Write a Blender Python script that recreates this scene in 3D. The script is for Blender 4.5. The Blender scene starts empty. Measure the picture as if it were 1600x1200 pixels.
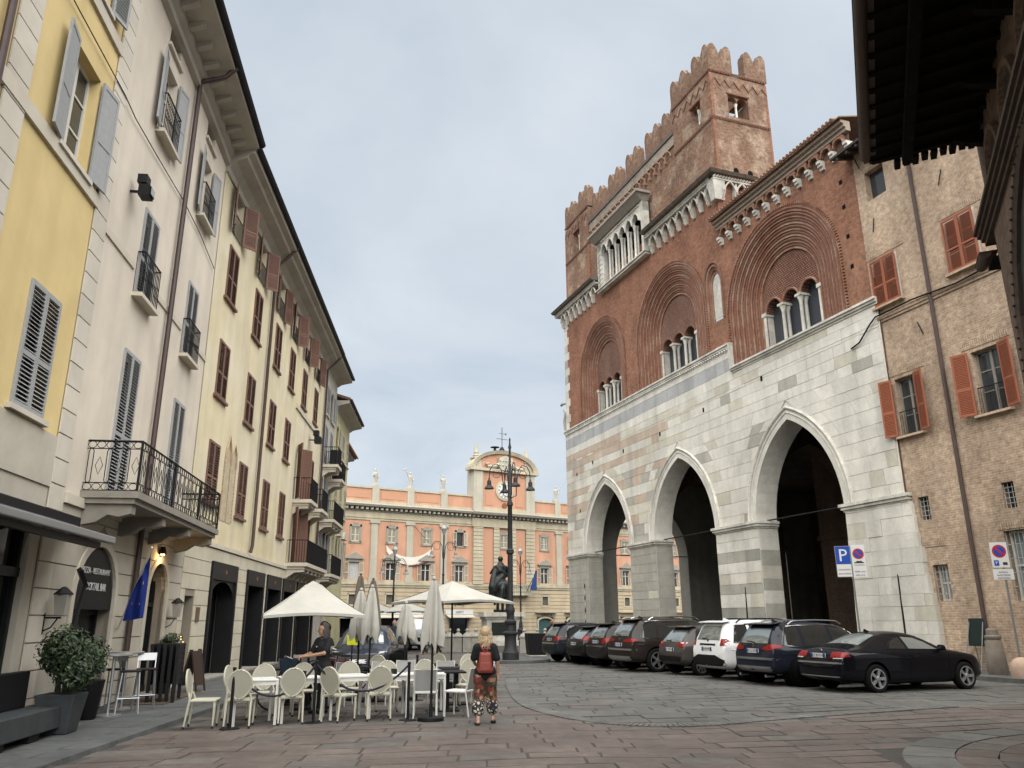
import bpy, bmesh, math, random
from mathutils import Vector, Matrix
from mathutils.bvhtree import BVHTree
sc = bpy.context.scene
col = sc.collection
R = math.radians
sin, cos, pi = math.sin, math.cos, math.pi
rnd = random.Random(11)

# ---------------------------------------------------------------- camera
EYE = 1.74
PITCH, ROLL = R(16.6), R(0.3)
cam = bpy.data.cameras.new('camera')
cam.lens = 27.86; cam.sensor_width = 36; cam.clip_start = .05; cam.clip_end = 2000
camo = bpy.data.objects.new('camera', cam); col.objects.link(camo)
_f = Vector((0, cos(PITCH), sin(PITCH))); _r0 = Vector((1, 0, 0)); _u0 = _r0.cross(_f)
_r = cos(ROLL) * _r0 - sin(ROLL) * _u0; _u = sin(ROLL) * _r0 + cos(ROLL) * _u0
_m = Matrix((( _r.x, _u.x, -_f.x, 0), (_r.y, _u.y, -_f.y, 0), (_r.z, _u.z, -_f.z, EYE), (0, 0, 0, 1)))
camo.matrix_world = _m
sc.camera = camo

# ---------------------------------------------------------------- sky (overcast) and a soft sun
SUN_EL, SUN_AZ = R(62), R(170)          # azimuth clockwise from +Y: high, behind the viewer
w = bpy.data.worlds.new('World'); sc.world = w; w.use_nodes = True
nt = w.node_tree; nt.nodes.clear()
N = nt.nodes.new; L = nt.links.new
sky = N('ShaderNodeTexSky'); sky.sky_type = 'NISHITA'; sky.sun_disc = False
sky.sun_elevation = SUN_EL; sky.sun_rotation = SUN_AZ; sky.air_density = 1.0; sky.dust_density = 2.0
tc = N('ShaderNodeTexCoord')
sep = N('ShaderNodeSeparateXYZ'); L(tc.outputs['Generated'], sep.inputs[0])
zz = N('ShaderNodeMath'); zz.operation = 'MAXIMUM'; L(sep.outputs[2], zz.inputs[0]); zz.inputs[1].default_value = 0.0
za = N('ShaderNodeMath'); za.operation = 'ADD'; L(zz.outputs[0], za.inputs[0]); za.inputs[1].default_value = 0.22
dx = N('ShaderNodeMath'); dx.operation = 'DIVIDE'; L(sep.outputs[0], dx.inputs[0]); L(za.outputs[0], dx.inputs[1])
dy = N('ShaderNodeMath'); dy.operation = 'DIVIDE'; L(sep.outputs[1], dy.inputs[0]); L(za.outputs[0], dy.inputs[1])
cv = N('ShaderNodeCombineXYZ'); L(dx.outputs[0], cv.inputs[0]); L(dy.outputs[0], cv.inputs[1])
n1 = N('ShaderNodeTexNoise'); n1.inputs['Scale'].default_value = 1.25; n1.inputs['Detail'].default_value = 8; n1.inputs['Roughness'].default_value = .55
n1.inputs['Distortion'].default_value = .35
L(cv.outputs[0], n1.inputs['Vector'])
ramp = N('ShaderNodeValToRGB'); L(n1.outputs[0], ramp.inputs[0])
ramp.color_ramp.elements[0].position = .36; ramp.color_ramp.elements[0].color = (1.78, 2.03, 2.29, 1)
ramp.color_ramp.elements[1].position = .76; ramp.color_ramp.elements[1].color = (2.73, 2.88, 3.0, 1)
mix = N('ShaderNodeMix'); mix.data_type = 'RGBA'; mix.inputs[0].default_value = .93
L(sky.outputs[0], mix.inputs[6]); L(ramp.outputs[0], mix.inputs[7])
bg = N('ShaderNodeBackground'); bg.inputs[1].default_value = .05; L(mix.outputs[2], bg.inputs[0])
out = N('ShaderNodeOutputWorld'); L(bg.outputs[0], out.inputs[0])
sun = bpy.data.lights.new('sun', 'SUN'); sun.energy = 1.5; sun.angle = R(110); sun.color = (1, .965, .91)
so = bpy.data.objects.new('sun', sun); col.objects.link(so)
_d = Vector((sin(SUN_AZ) * cos(SUN_EL), cos(SUN_AZ) * cos(SUN_EL), sin(SUN_EL)))
so.rotation_euler = _d.to_track_quat('Z', 'Y').to_euler(); so.location = (0, 0, 60)
vs = sc.view_settings; vs.view_transform = 'Standard'; vs.look = 'None'; vs.exposure = 2.6; vs.gamma = 1
try: vs.use_curve_mapping = False
except Exception: pass
sc.render.engine = 'CYCLES'
sc.cycles.use_denoising = True
sc.cycles.max_bounces = 6; sc.cycles.diffuse_bounces = 3; sc.cycles.glossy_bounces = 3; sc.cycles.transmission_bounces = 4; sc.cycles.transparent_max_bounces = 6
sc.cycles.caustics_reflective = False; sc.cycles.caustics_refractive = False

# ---------------------------------------------------------------- mesh builder
class MB:
    def __init__(s): s.v = []; s.f = []; s.m = []
    def add(s, vs, fs, m=0):
        o = len(s.v); s.v += [tuple(p) for p in vs]
        for f in fs: s.f.append([i + o for i in f]); s.m.append(m)
        return s
    def quad(s, a, b, c, d, m=0): return s.add([a, b, c, d], [(0, 1, 2, 3)], m)
    def hexa(s, p, m=0):      # 8 points: bottom ring 0-3, top ring 4-7
        return s.add(p, [(3, 2, 1, 0), (4, 5, 6, 7), (0, 1, 5, 4), (1, 2, 6, 5), (2, 3, 7, 6), (3, 0, 4, 7)], m)
    def box(s, x0, x1, y0, y1, z0, z1, m=0):
        return s.hexa([(x0, y0, z0), (x1, y0, z0), (x1, y1, z0), (x0, y1, z0), (x0, y0, z1), (x1, y0, z1), (x1, y1, z1), (x0, y1, z1)], m)
    def prism(s, poly, y0, y1, m=0, ax='y'):   # poly in (x,z) CCW seen from -y; extruded in y.  ax 'x': poly (y,z); ax 'z': poly (x,y)
        n = len(poly)
        if ax == 'y': P = [(a, y0, b) for a, b in poly] + [(a, y1, b) for a, b in poly]
        elif ax == 'x': P = [(y0, a, b) for a, b in poly] + [(y1, a, b) for a, b in poly]
        else: P = [(a, b, y0) for a, b in poly] + [(a, b, y1) for a, b in poly]
        fs = [tuple(range(n)), tuple(range(2 * n - 1, n - 1, -1))]
        for i in range(n):
            j = (i + 1) % n; fs.append((j, i, i + n, j + n))
        return s.add(P, fs, m)
    def tube(s, path, r, n=6, m=0, closed=False, cap=True):
        P = [Vector(p) for p in path]; k = len(P); rs = r if isinstance(r, (list, tuple)) else [r] * k
        o = len(s.v); ref = None
        for i, p in enumerate(P):
            if closed: t = P[(i + 1) % k] - P[i - 1]
            else: t = P[min(i + 1, k - 1)] - P[max(i - 1, 0)]
            if t.length < 1e-9: t = Vector((0, 0, 1))
            t.normalize()
            if ref is None:
                ref = Vector((0, 0, 1)) if abs(t.z) < .9 else Vector((1, 0, 0))
            a = t.cross(ref)
            if a.length < 1e-4: a = t.cross(Vector((0, 1, 0)))
            a.normalize(); b = t.cross(a); ref = b if not closed else ref
            ref = a.cross(t) if not closed else ref
            for q in range(n):
                an = 2 * pi * q / n; s.v.append(tuple(p + (a * cos(an) + b * sin(an)) * rs[i]))
        rng = k if closed else k - 1
        for i in range(rng):
            i2 = (i + 1) % k
            for q in range(n):
                q2 = (q + 1) % n
                s.f.append([o + i * n + q, o + i * n + q2, o + i2 * n + q2, o + i2 * n + q]); s.m.append(m)
        if cap and not closed:
            s.f.append([o + q for q in range(n - 1, -1, -1)]); s.m.append(m)
            s.f.append([o + (k - 1) * n + q for q in range(n)]); s.m.append(m)
        return s
    def lathe(s, prof, n=16, c=(0, 0, 0), m=0, sx=1, sy=1, cap=True):
        o = len(s.v); k = len(prof)
        for r, z in prof:
            for q in range(n):
                a = 2 * pi * q / n; s.v.append((c[0] + r * cos(a) * sx, c[1] + r * sin(a) * sy, c[2] + z))
        for i in range(k - 1):
            for q in range(n):
                q2 = (q + 1) % n
                s.f.append([o + i * n + q, o + i * n + q2, o + (i + 1) * n + q2, o + (i + 1) * n + q]); s.m.append(m)
        if cap:
            s.f.append([o + q for q in range(n - 1, -1, -1)]); s.m.append(m)
            s.f.append([o + (k - 1) * n + q for q in range(n)]); s.m.append(m)
        return s
    def build(s, name, mat, parent=None, smooth=False, loc=None, rot=None, bevel=0):
        me = bpy.data.meshes.new(name)
        me.from_pydata(s.v, [], s.f)
        mats = mat if isinstance(mat, (list, tuple)) else [mat]
        for q in mats: me.materials.append(q)
        if len(mats) > 1: me.polygons.foreach_set('material_index', s.m)
        me.update()
        if smooth:
            me.polygons.foreach_set('use_smooth', [True] * len(me.polygons))
            try: me.set_sharp_from_angle(angle=R(38))
            except Exception: pass
        o = bpy.data.objects.new(name, me); col.objects.link(o)
        if parent: o.parent = parent
        if loc: o.location = loc
        if rot: o.rotation_euler = rot
        if bevel:
            b = o.modifiers.new('bevel', 'BEVEL'); b.width = bevel; b.segments = 2; b.limit_method = 'ANGLE'; b.angle_limit = R(40)
        return o

def tag(o, label, cat, group=None):
    o['label'] = label; o['category'] = cat
    if group: o['group'] = group
    return o
def structure(o): o['kind'] = 'structure'; return o
def stuff(o): o['kind'] = 'stuff'; return o
def thing(name, label, cat, loc=(0, 0, 0), rz=0, group=None):
    o = bpy.data.objects.new(name, None); col.objects.link(o)
    o.location = loc; o.rotation_euler = (0, 0, rz); o.empty_display_size = .2
    return tag(o, label, cat, group)
def inst(src, parent, loc=(0, 0, 0), rot=(0, 0, 0), scale=None, name=None):     # linked copy of one mesh object
    o = bpy.data.objects.new(name or src.name.split('.')[0], src.data); col.objects.link(o)
    o.parent = parent; o.location = loc; o.rotation_euler = rot
    if scale: o.scale = scale
    for md in src.modifiers:
        if md.type == 'BEVEL':
            b = o.modifiers.new('bevel', 'BEVEL'); b.width = md.width; b.segments = md.segments; b.limit_method = 'ANGLE'; b.angle_limit = md.angle_limit
    return o
def kids(root):
    return KID.get(root.name) or [c for c in bpy.data.objects if c.parent == root]
KID = {}
def dup(root, loc, rz, label=None, group=None, scale=None):
    r = root.copy(); col.objects.link(r); r.location = loc; r.rotation_euler = (0, 0, rz)
    if scale: r.scale = (scale,) * 3
    if label: r['label'] = label
    if group: r['group'] = group
    for ch in kids(root):
        c = ch.copy(); col.objects.link(c); c.parent = r
        for g in kids(ch):
            d = g.copy(); col.objects.link(d); d.parent = c
    return r
def freeze(root):
    KID[root.name] = [c for c in bpy.data.objects if c.parent == root]
    for c in KID[root.name]: KID[c.name] = [g for g in bpy.data.objects if g.parent == c] 

# ---------------------------------------------------------------- materials
MAT = {}
def _nm(name):
    m = bpy.data.materials.new(name); m.use_nodes = True; t = m.node_tree
    return m, t, t.nodes['Principled BSDF']
def mat(name, c, rough=.8, var=.1, scale=2.0, bump=0.0, bscale=40, metal=0, spec=.3, rand=0.0, streak=0.0, tint=None, coat=0, emit=0, tscale=.35, wst=0.0, wsc=.45, vein=0.0):
    if name in MAT: return MAT[name]
    if not emit: c = tuple(v * .9 for v in c)
    m, t, b = _nm(name); n = t.nodes.new; l = t.links.new
    b.inputs['Roughness'].default_value = rough; b.inputs['Metallic'].default_value = metal
    b.inputs['Specular IOR Level'].default_value = spec
    if coat: b.inputs['Coat Weight'].default_value = coat; b.inputs['Coat Roughness'].default_value = .04
    tcn = n('ShaderNodeTexCoord'); oc_ = tcn.outputs['Object']; geo = n('ShaderNodeNewGeometry')
    if rand:
        oi0 = n('ShaderNodeObjectInfo'); sc0 = n('ShaderNodeMath'); sc0.operation = 'MULTIPLY'; sc0.inputs[1].default_value = 61.0; l(oi0.outputs['Random'], sc0.inputs[0])
        av = n('ShaderNodeVectorMath'); l(oc_, av.inputs[0]); l(sc0.outputs[0], av.inputs[1]); oc_ = av.outputs[0]
    no = n('ShaderNodeTexNoise'); no.inputs['Scale'].default_value = scale; no.inputs['Detail'].default_value = 6; no.inputs['Roughness'].default_value = .6
    l(oc_, no.inputs['Vector'])
    mr = n('ShaderNodeMapRange'); mr.inputs[1].default_value = .3; mr.inputs[2].default_value = .7
    mr.inputs[3].default_value = 1 - var; mr.inputs[4].default_value = 1 + var
    l(no.outputs[0], mr.inputs[0]); val = mr.outputs[0]
    def mul(a, bq):
        q = n('ShaderNodeMath'); q.operation = 'MULTIPLY'; l(a, q.inputs[0]); l(bq, q.inputs[1]); return q.outputs[0]
    if rand:
        oi = n('ShaderNodeObjectInfo'); r2 = n('ShaderNodeMapRange'); l(oi.outputs['Random'], r2.inputs[0])
        r2.inputs[3].default_value = 1 - rand; r2.inputs[4].default_value = 1 + rand; val = mul(val, r2.outputs[0])
    if streak:
        mp = n('ShaderNodeMapping'); mp.inputs['Scale'].default_value = (1.5, 1.5, .16); l(geo.outputs['Position'], mp.inputs[0])
        s2 = n('ShaderNodeTexNoise'); s2.inputs['Scale'].default_value = 1.0; s2.inputs['Detail'].default_value = 7; l(mp.outputs[0], s2.inputs['Vector'])
        r3 = n('ShaderNodeMapRange'); r3.inputs[1].default_value = .38; r3.inputs[2].default_value = .7; r3.inputs[3].default_value = 1; r3.inputs[4].default_value = 1 - streak
        l(s2.outputs[0], r3.inputs[0]); val = mul(val, r3.outputs[0])
    if wst:
        s4 = n('ShaderNodeTexNoise'); s4.inputs['Scale'].default_value = wsc; s4.inputs['Detail'].default_value = 9; s4.inputs['Roughness'].default_value = .62; s4.inputs['Distortion'].default_value = .6; l(geo.outputs['Position'], s4.inputs['Vector'])
        r5 = n('ShaderNodeMapRange'); r5.inputs[1].default_value = .34; r5.inputs[2].default_value = .66; r5.inputs[3].default_value = 1 - wst; r5.inputs[4].default_value = 1 + wst * .6
        l(s4.outputs[0], r5.inputs[0]); val = mul(val, r5.outputs[0])
    if vein:
        s5 = n('ShaderNodeTexNoise'); s5.inputs['Scale'].default_value = 1.3; s5.inputs['Detail'].default_value = 10; s5.inputs['Roughness'].default_value = .7; s5.inputs['Distortion'].default_value = 1.5; l(oc_, s5.inputs['Vector'])
        sb5 = n('ShaderNodeMath'); sb5.operation = 'SUBTRACT'; l(s5.outputs[0], sb5.inputs[0]); sb5.inputs[1].default_value = .5
        ab5 = n('ShaderNodeMath'); ab5.operation = 'ABSOLUTE'; l(sb5.outputs[0], ab5.inputs[0])
        r6 = n('ShaderNodeMapRange'); r6.inputs[1].default_value = 0; r6.inputs[2].default_value = .035; r6.inputs[3].default_value = 1 - vein; r6.inputs[4].default_value = 1; l(ab5.outputs[0], r6.inputs[0]); val = mul(val, r6.outputs[0])
    base = n('ShaderNodeRGB'); base.outputs[0].default_value = (*c, 1); cs = base.outputs[0]
    if tint:
        n3 = n('ShaderNodeTexNoise'); n3.inputs['Scale'].default_value = tscale; n3.inputs['Detail'].default_value = 4; l(oc_, n3.inputs['Vector'])
        r4 = n('ShaderNodeMapRange'); r4.inputs[1].default_value = .42; r4.inputs[2].default_value = .62; l(n3.outputs[0], r4.inputs[0])
        mx = n('ShaderNodeMix'); mx.data_type = 'RGBA'; l(r4.outputs[0], mx.inputs[0]); l(cs, mx.inputs[6]); mx.inputs[7].default_value = (*tint, 1); cs = mx.outputs[2]
    vm = n('ShaderNodeVectorMath'); vm.operation = 'SCALE'; l(cs, vm.inputs[0]); l(val, vm.inputs['Scale'])
    l(vm.outputs[0], b.inputs['Base Color'])
    if bump:
        nb = n('ShaderNodeTexNoise'); nb.inputs['Scale'].default_value = bscale; nb.inputs['Detail'].default_value = 5; l(oc_, nb.inputs['Vector'])
        bp = n('ShaderNodeBump'); bp.inputs['Strength'].default_value = bump; bp.inputs['Distance'].default_value = .02; l(nb.outputs[0], bp.inputs['Height']); l(bp.outputs[0], b.inputs['Normal'])
    if emit:
        b.inputs['Emission Color'].default_value = (*c, 1); b.inputs['Emission Strength'].default_value = emit
    MAT[name] = m; return m

def brick_mat(name, c1, c2, mortar, bw=.27, rh=.078, ms=.012, patch=None, pscale=.25, var=.25, rough=.9, patch2=None, p0=.5, p1=.64, bump=.6):
    m, t, b = _nm(name); n = t.nodes.new; l = t.links.new
    b.inputs['Roughness'].default_value = rough; b.inputs['Specular IOR Level'].default_value = .2
    tcn = n('ShaderNodeTexCoord'); sp = n('ShaderNodeSeparateXYZ'); l(tcn.outputs['Object'], sp.inputs[0])
    ad = n('ShaderNodeMath'); l(sp.outputs[0], ad.inputs[0]); l(sp.outputs[1], ad.inputs[1])
    # hand-laid wobble
    wn = n('ShaderNodeTexNoise'); wn.inputs['Scale'].default_value = 1.3; wn.inputs['Detail'].default_value = 3; l(tcn.outputs['Object'], wn.inputs['Vector'])
    wm = n('ShaderNodeMath'); wm.operation = 'MULTIPLY_ADD'; l(wn.outputs[0], wm.inputs[0]); wm.inputs[1].default_value = .06; l(sp.outputs[2], wm.inputs[2])
    cb = n('ShaderNodeCombineXYZ'); l(ad.outputs[0], cb.inputs[0]); l(wm.outputs[0], cb.inputs[1])
    br = n('ShaderNodeTexBrick'); l(cb.outputs[0], br.inputs['Vector'])
    br.inputs['Scale'].default_value = 1; br.inputs['Mortar Size'].default_value = ms; br.inputs['Mortar Smooth'].default_value = .3; br.inputs['Bias'].default_value = 0
    br.inputs['Brick Width'].default_value = bw; br.inputs['Row Height'].default_value = rh
    br.inputs['Color1'].default_value = (*c1, 1); br.inputs['Color2'].default_value = (*c2, 1); br.inputs['Mortar'].default_value = (*mortar, 1)
    cs = br.outputs[0]
    for (pc, ps, q0, q1, off) in ((patch, pscale, p0, p1, 0), (patch2, pscale * 2.3, .55, .68, 7)):
        if not pc: continue
        mp = n('ShaderNodeMapping'); mp.inputs['Location'].default_value = (off, off, off); l(tcn.outputs['Object'], mp.inputs[0])
        pn = n('ShaderNodeTexNoise'); pn.inputs['Scale'].default_value = ps; pn.inputs['Detail'].default_value = 7; pn.inputs['Roughness'].default_value = .65; l(mp.outputs[0], pn.inputs['Vector'])
        pr = n('ShaderNodeMapRange'); pr.inputs[1].default_value = q0; pr.inputs[2].default_value = q1; pr.inputs[4].default_value = .78; l(pn.outputs[0], pr.inputs[0])
        mx = n('ShaderNodeMix'); mx.data_type = 'RGBA'; l(pr.outputs[0], mx.inputs[0]); l(cs, mx.inputs[6])
        mm = n('ShaderNodeMix'); mm.data_type = 'RGBA'; mm.inputs[0].default_value = .55; l(cs, mm.inputs[6]); mm.inputs[7].default_value = (*pc, 1)
        l(mm.outputs[2], mx.inputs[7]); cs = mx.outputs[2]
    # per-brick-scale speckle and broad weathering
    s1 = n('ShaderNodeTexNoise'); s1.inputs['Scale'].default_value = 5; s1.inputs['Detail'].default_value = 7; s1.inputs['Roughness'].default_value = .75; l(cb.outputs[0], s1.inputs['Vector'])
    r1 = n('ShaderNodeMapRange'); r1.inputs[1].default_value = .3; r1.inputs[2].default_value = .7; r1.inputs[3].default_value = 1 - var; r1.inputs[4].default_value = 1 + var; l(s1.outputs[0], r1.inputs[0])
    s2 = n('ShaderNodeTexNoise'); s2.inputs['Scale'].default_value = .7; s2.inputs['Detail'].default_value = 9; s2.inputs['Roughness'].default_value = .66; m2_ = n('ShaderNodeMapping'); m2_.inputs['Scale'].default_value = (1, 1, .45); l(tcn.outputs['Object'], m2_.inputs[0]); l(m2_.outputs[0], s2.inputs['Vector'])
    r2 = n('ShaderNodeMapRange'); r2.inputs[1].default_value = .3; r2.inputs[2].default_value = .7; r2.inputs[3].default_value = .62; r2.inputs[4].default_value = 1.18; l(s2.outputs[0], r2.inputs[0])
    mu = n('ShaderNodeMath'); mu.operation = 'MULTIPLY'; l(r1.outputs[0], mu.inputs[0]); l(r2.outputs[0], mu.inputs[1])
    vm = n('ShaderNodeVectorMath'); vm.operation = 'SCALE'; l(cs, vm.inputs[0]); l(mu.outputs[0], vm.inputs['Scale'])
    l(vm.outputs[0], b.inputs['Base Color'])
    hm = n('ShaderNodeMath'); hm.operation = 'MULTIPLY_ADD'; l(br.outputs['Fac'], hm.inputs[0]); hm.inputs[1].default_value = -1; l(s1.outputs[0], hm.inputs[2])
    bp = n('ShaderNodeBump'); bp.inputs['Strength'].default_value = bump; bp.inputs['Distance'].default_value = .02; l(hm.outputs[0], bp.inputs['Height']); l(bp.outputs[0], b.inputs['Normal'])
    MAT[name] = m; return m

def glass_mat(name, c=(.03, .035, .04), rough=.06, spec=.6, var=.0):
    if name in MAT: return MAT[name]
    m, t, b = _nm(name); b.inputs['Base Color'].default_value = (*c, 1); b.inputs['Roughness'].default_value = rough
    b.inputs['Specular IOR Level'].default_value = spec
    MAT[name] = m; return m
def clear_glass(name, tint=(.7, .8, .78), alpha=.45):
    if name in MAT: return MAT[name]
    m, t, b = _nm(name); n = t.nodes.new; l = t.links.new
    b.inputs['Base Color'].default_value = (.02, .025, .03, 1); b.inputs['Roughness'].default_value = .04; b.inputs['Specular IOR Level'].default_value = .6
    tr = n('ShaderNodeBsdfTransparent'); tr.inputs[0].default_value = (*tint, 1)
    mx = n('ShaderNodeMixShader'); mx.inputs[0].default_value = alpha; l(tr.outputs[0], mx.inputs[1]); l(b.outputs[0], mx.inputs[2])
    l(mx.outputs[0], t.nodes['Material Output'].inputs[0]); MAT[name] = m; return m

def px_arc(cx, cz, r, a0, a1, n):
    return [(cx + r * cos(R(a0 + (a1 - a0) * i / n)), cz + r * sin(R(a0 + (a1 - a0) * i / n))) for i in range(n + 1)]

def wall_grid(mb, x0, x1, z0, z1, holes, y=0.0, depth=.28, m=0, mr=None):
    """front face at y with rectangular holes (hx0,hx1,hz0,hz1) and their reveals"""
    xs = sorted({x0, x1, *[h[0] for h in holes], *[h[1] for h in holes]}); zs = sorted({z0, z1, *[h[2] for h in holes], *[h[3] for h in holes]})
    xs = [x for x in xs if x0 - 1e-6 <= x <= x1 + 1e-6]; zs = [z for z in zs if z0 - 1e-6 <= z <= z1 + 1e-6]
    for i in range(len(xs) - 1):
        for j in range(len(zs) - 1):
            cx, cz = (xs[i] + xs[i + 1]) / 2, (zs[j] + zs[j + 1]) / 2
            if any(h[0] < cx < h[1] and h[2] < cz < h[3] for h in holes): continue
            mb.quad((xs[i], y, zs[j]), (xs[i + 1], y, zs[j]), (xs[i + 1], y, zs[j + 1]), (xs[i], y, zs[j + 1]), m)
    q = m if mr is None else mr
    for a, b, c, d in holes:
        Y = y + depth
        mb.quad((a, y, c), (a, y, d), (a, Y, d), (a, Y, c), q); mb.quad((b, y, d), (b, y, c), (b, Y, c), (b, Y, d), q)
        mb.quad((a, y, d), (b, y, d), (b, Y, d), (a, Y, d), q); mb.quad((b, y, c), (a, y, c), (a, Y, c), (b, Y, c), q)
def text_mesh(txt, size, name, material, parent, loc, rot, extrude=.004, align='CENTER', sx=1.0):
    cu = bpy.data.curves.new(name, 'FONT'); cu.body = txt; cu.size = size; cu.align_x = align; cu.align_y = 'CENTER'; cu.extrude = extrude; cu.resolution_u = 2
    to = bpy.data.objects.new(name, cu); col.objects.link(to)
    dg = bpy.context.evaluated_depsgraph_get(); me = bpy.data.meshes.new_from_object(to.evaluated_get(dg))
    bpy.data.objects.remove(to); bpy.data.curves.remove(cu)
    me.materials.clear(); me.materials.append(material)
    o = bpy.data.objects.new(name, me); col.objects.link(o); o.parent = parent; o.location = loc; o.rotation_euler = rot; o.scale = (sx, 1, 1)
    return o
# ---------------------------------------------------------------- palette
yellow_w = mat('yellow_plaster', (.72, .565, .275), .9, .05, 1.2, .12, 60, streak=.10, wst=.07)
cream_w = mat('cream_plaster', (.71, .64, .535), .9, .05, 1.0, .12, 60, streak=.12, wst=.08, tint=(.66, .595, .50))
pale_yellow_w = mat('pale_yellow_plaster', (.74, .655, .44), .9, .05, 1.0, .12, 60, streak=.13, wst=.09, tint=(.68, .62, .465))
green_w = mat('greenish_plaster', (.56, .53, .32), .9, .06, 1.0, .1, 60, streak=.1)
grey_w = mat('grey_plaster', (.50, .48, .43), .9, .06, 1.0, .1, 60, streak=.1)
quoin_m = mat('quoin_plaster', (.62, .575, .49), .9, .05, 2, .15, 70, rand=.06, wst=.10)
course_m = mat('base_plaster', (.54, .50, .42), .9, .06, 2, .15, 70, rand=.05, streak=.12, wst=.13)
course2_m = mat('pale_yellow_base', (.62, .575, .45), .9, .06, 2, .15, 70, rand=.04, streak=.12, wst=.13)
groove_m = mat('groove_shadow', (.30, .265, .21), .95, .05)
trim_m = mat('pale_trim', (.58, .53, .44), .85, .06, 3, .1, 50)
grey_shut = mat('grey_shutter_paint', (.34, .35, .35), .6, .08, 8, .1, 90)
brown_shut = mat('brown_shutter_paint', (.185, .100, .074), .6, .1, 8, .1, 90)
red_shut = mat('red_shutter_paint', (.30, .098, .050), .6, .1, 8, .1, 90)
ivory_shut = mat('ivory_shutter_paint', (.52, .48, .38), .7, .06, 8)
wood_w = mat('white_window_paint', (.66, .64, .56), .6, .05, 6)
pane_m = glass_mat('window_glass', (.035, .04, .042), .05, .5)
curtain_m = mat('net_curtain', (.42, .43, .42), .9, .12, 9)
iron_m = mat('wrought_iron', (.012, .012, .013), .6, .2, 12, .2, 80, spec=.2)
pipe_m = mat('brown_downpipe', (.060, .037, .032), .5, .15, 5, spec=.4)
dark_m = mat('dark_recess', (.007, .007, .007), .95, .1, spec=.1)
gutter_m = mat('dark_gutter', (.022, .023, .026), .6, .15, 4, spec=.2)
eave_m = mat('eave_plaster', (.46, .43, .365), .9, .08, 2, .1, 40, streak=.1)
tile_m = mat('clay_roof_tile', (.20, .115, .075), .9, .25, 3, .4, 30)
stone_m = mat('grey_stone', (.30, .285, .25), .85, .15, 4, .3, 50, rand=.08)
shop_m = mat('black_shop_metal', (.010, .0105, .012), .5, .2, 3, spec=.22)
dglass_m = glass_mat('dark_shop_glass', (.006, .0065, .008), .04, .35)

# ---------------------------------------------------------------- ground
ground_m = mat('piazza_bedding', (.062, .057, .053), .95, .2, 3, .5, 40)
gr = MB(); gr.quad((-500, -60, 0), (500, -60, 0), (500, 900, 0), (-500, 900, 0))
ground = structure(gr.build('ground', ground_m))

def slab_mat(name, c, rand=.16):
    return mat(name, c, .78, .20, 5.5, .55, 26, rand=rand * .75, wst=.22, wsc=.7, spec=.35, tint=tuple(v * .78 for v in c), tscale=.9)
red_slab = slab_mat('red_porphyry', (.116, .095, .084))
grey_slab = slab_mat('grey_porphyry', (.100, .099, .092))
tan_slab = slab_mat('brown_porphyry', (.112, .101, .092))
band_slab = slab_mat('border_granite', (.125, .124, .115), .08)
side_slab = slab_mat('pavement_stone', (.095, .100, .098), .08)
CURVE = [(-.32, 60), (-.30, 33.6), (-.25, 24), (-.04, 19.1), (.35, 16.9), (1.1, 15.25), (1.8, 14.55), (2.64, 14.3), (3.5, 14.5), (4.5, 15.1), (6.3, 16.0), (9, 17.2), (16, 20)]
def boundary_y(x):
    P = CURVE[3:]
    for (xa, ya), (xb, yb) in zip(P, P[1:]):
        if xa <= x <= xb: return ya + (yb - ya) * (x - xa) / (xb - xa)
    return 99 if x < P[0][0] else 20
def in_grey(x, y):
    if x < -.3: return False
    return y > boundary_y(x) or (y > 19 and x > -.2)
# paving slabs: rows laid a little askew; near ones are single pieces, far ones one carpet
slabs = []
row = 9.2
ang = R(7)
while row < 46:
    d = .42 + rnd.random() * .12 if row < 26 else .6
    x = -7 - rnd.random()
    half = row * .72 + 2
    while x < half + 3:
        ln = .55 + rnd.random() * .75 if row < 26 else .9 + rnd.random() * .8
        slabs.append((x, row, ln, d)); x += ln
    row += d
singles, rest = [], {0: MB(), 1: MB(), 2: MB()}
def slab_pts(x, y, ln, d):
    j = .008; q = lambda: rnd.uniform(-.012, .012)
    wob = lambda xx: .22 * sin(xx * .55 + y * .21) + .10 * sin(xx * 1.3 + y * .7)
    P = []
    for (a, b) in ((x + j, y + j), (x + ln - j, y + j), (x + ln - j, y + d - j), (x + j, y + d - j)):
        b2 = b + wob(a); P.append((a * cos(ang) - b2 * sin(ang) * .25 + 1.0 + q(), b2 * 1.0 + a * sin(ang) + q()))
    return P
for (x, y, ln, d) in slabs:
    P = slab_pts(x, y, ln, d); cx = sum(p[0] for p in P) / 4; cy = sum(p[1] for p in P) / 4
    if cx < -5.65 - (cy - 10.9) * .055 or abs(cx) > cy * .70 + 1.2: continue
    if cx > 4.2 and cy < 14 and (cx - 8.9) ** 2 + (cy - 8.9) ** 2 < 4.75 ** 2: continue
    dist = min(math.hypot(cx - bx, cy - by) for bx, by in CURVE)
    k = 1 if in_grey(cx, cy) else (2 if (cy > 14.6 and cx < .2) else 0)
    if rnd.random() < .10: k = 2
    h = .012 + rnd.uniform(-.005, .006)
    singles.append((cy, cx, P, k, h))
singles.sort(key=lambda s: s[0])
SM = [red_slab, grey_slab, tan_slab]
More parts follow.
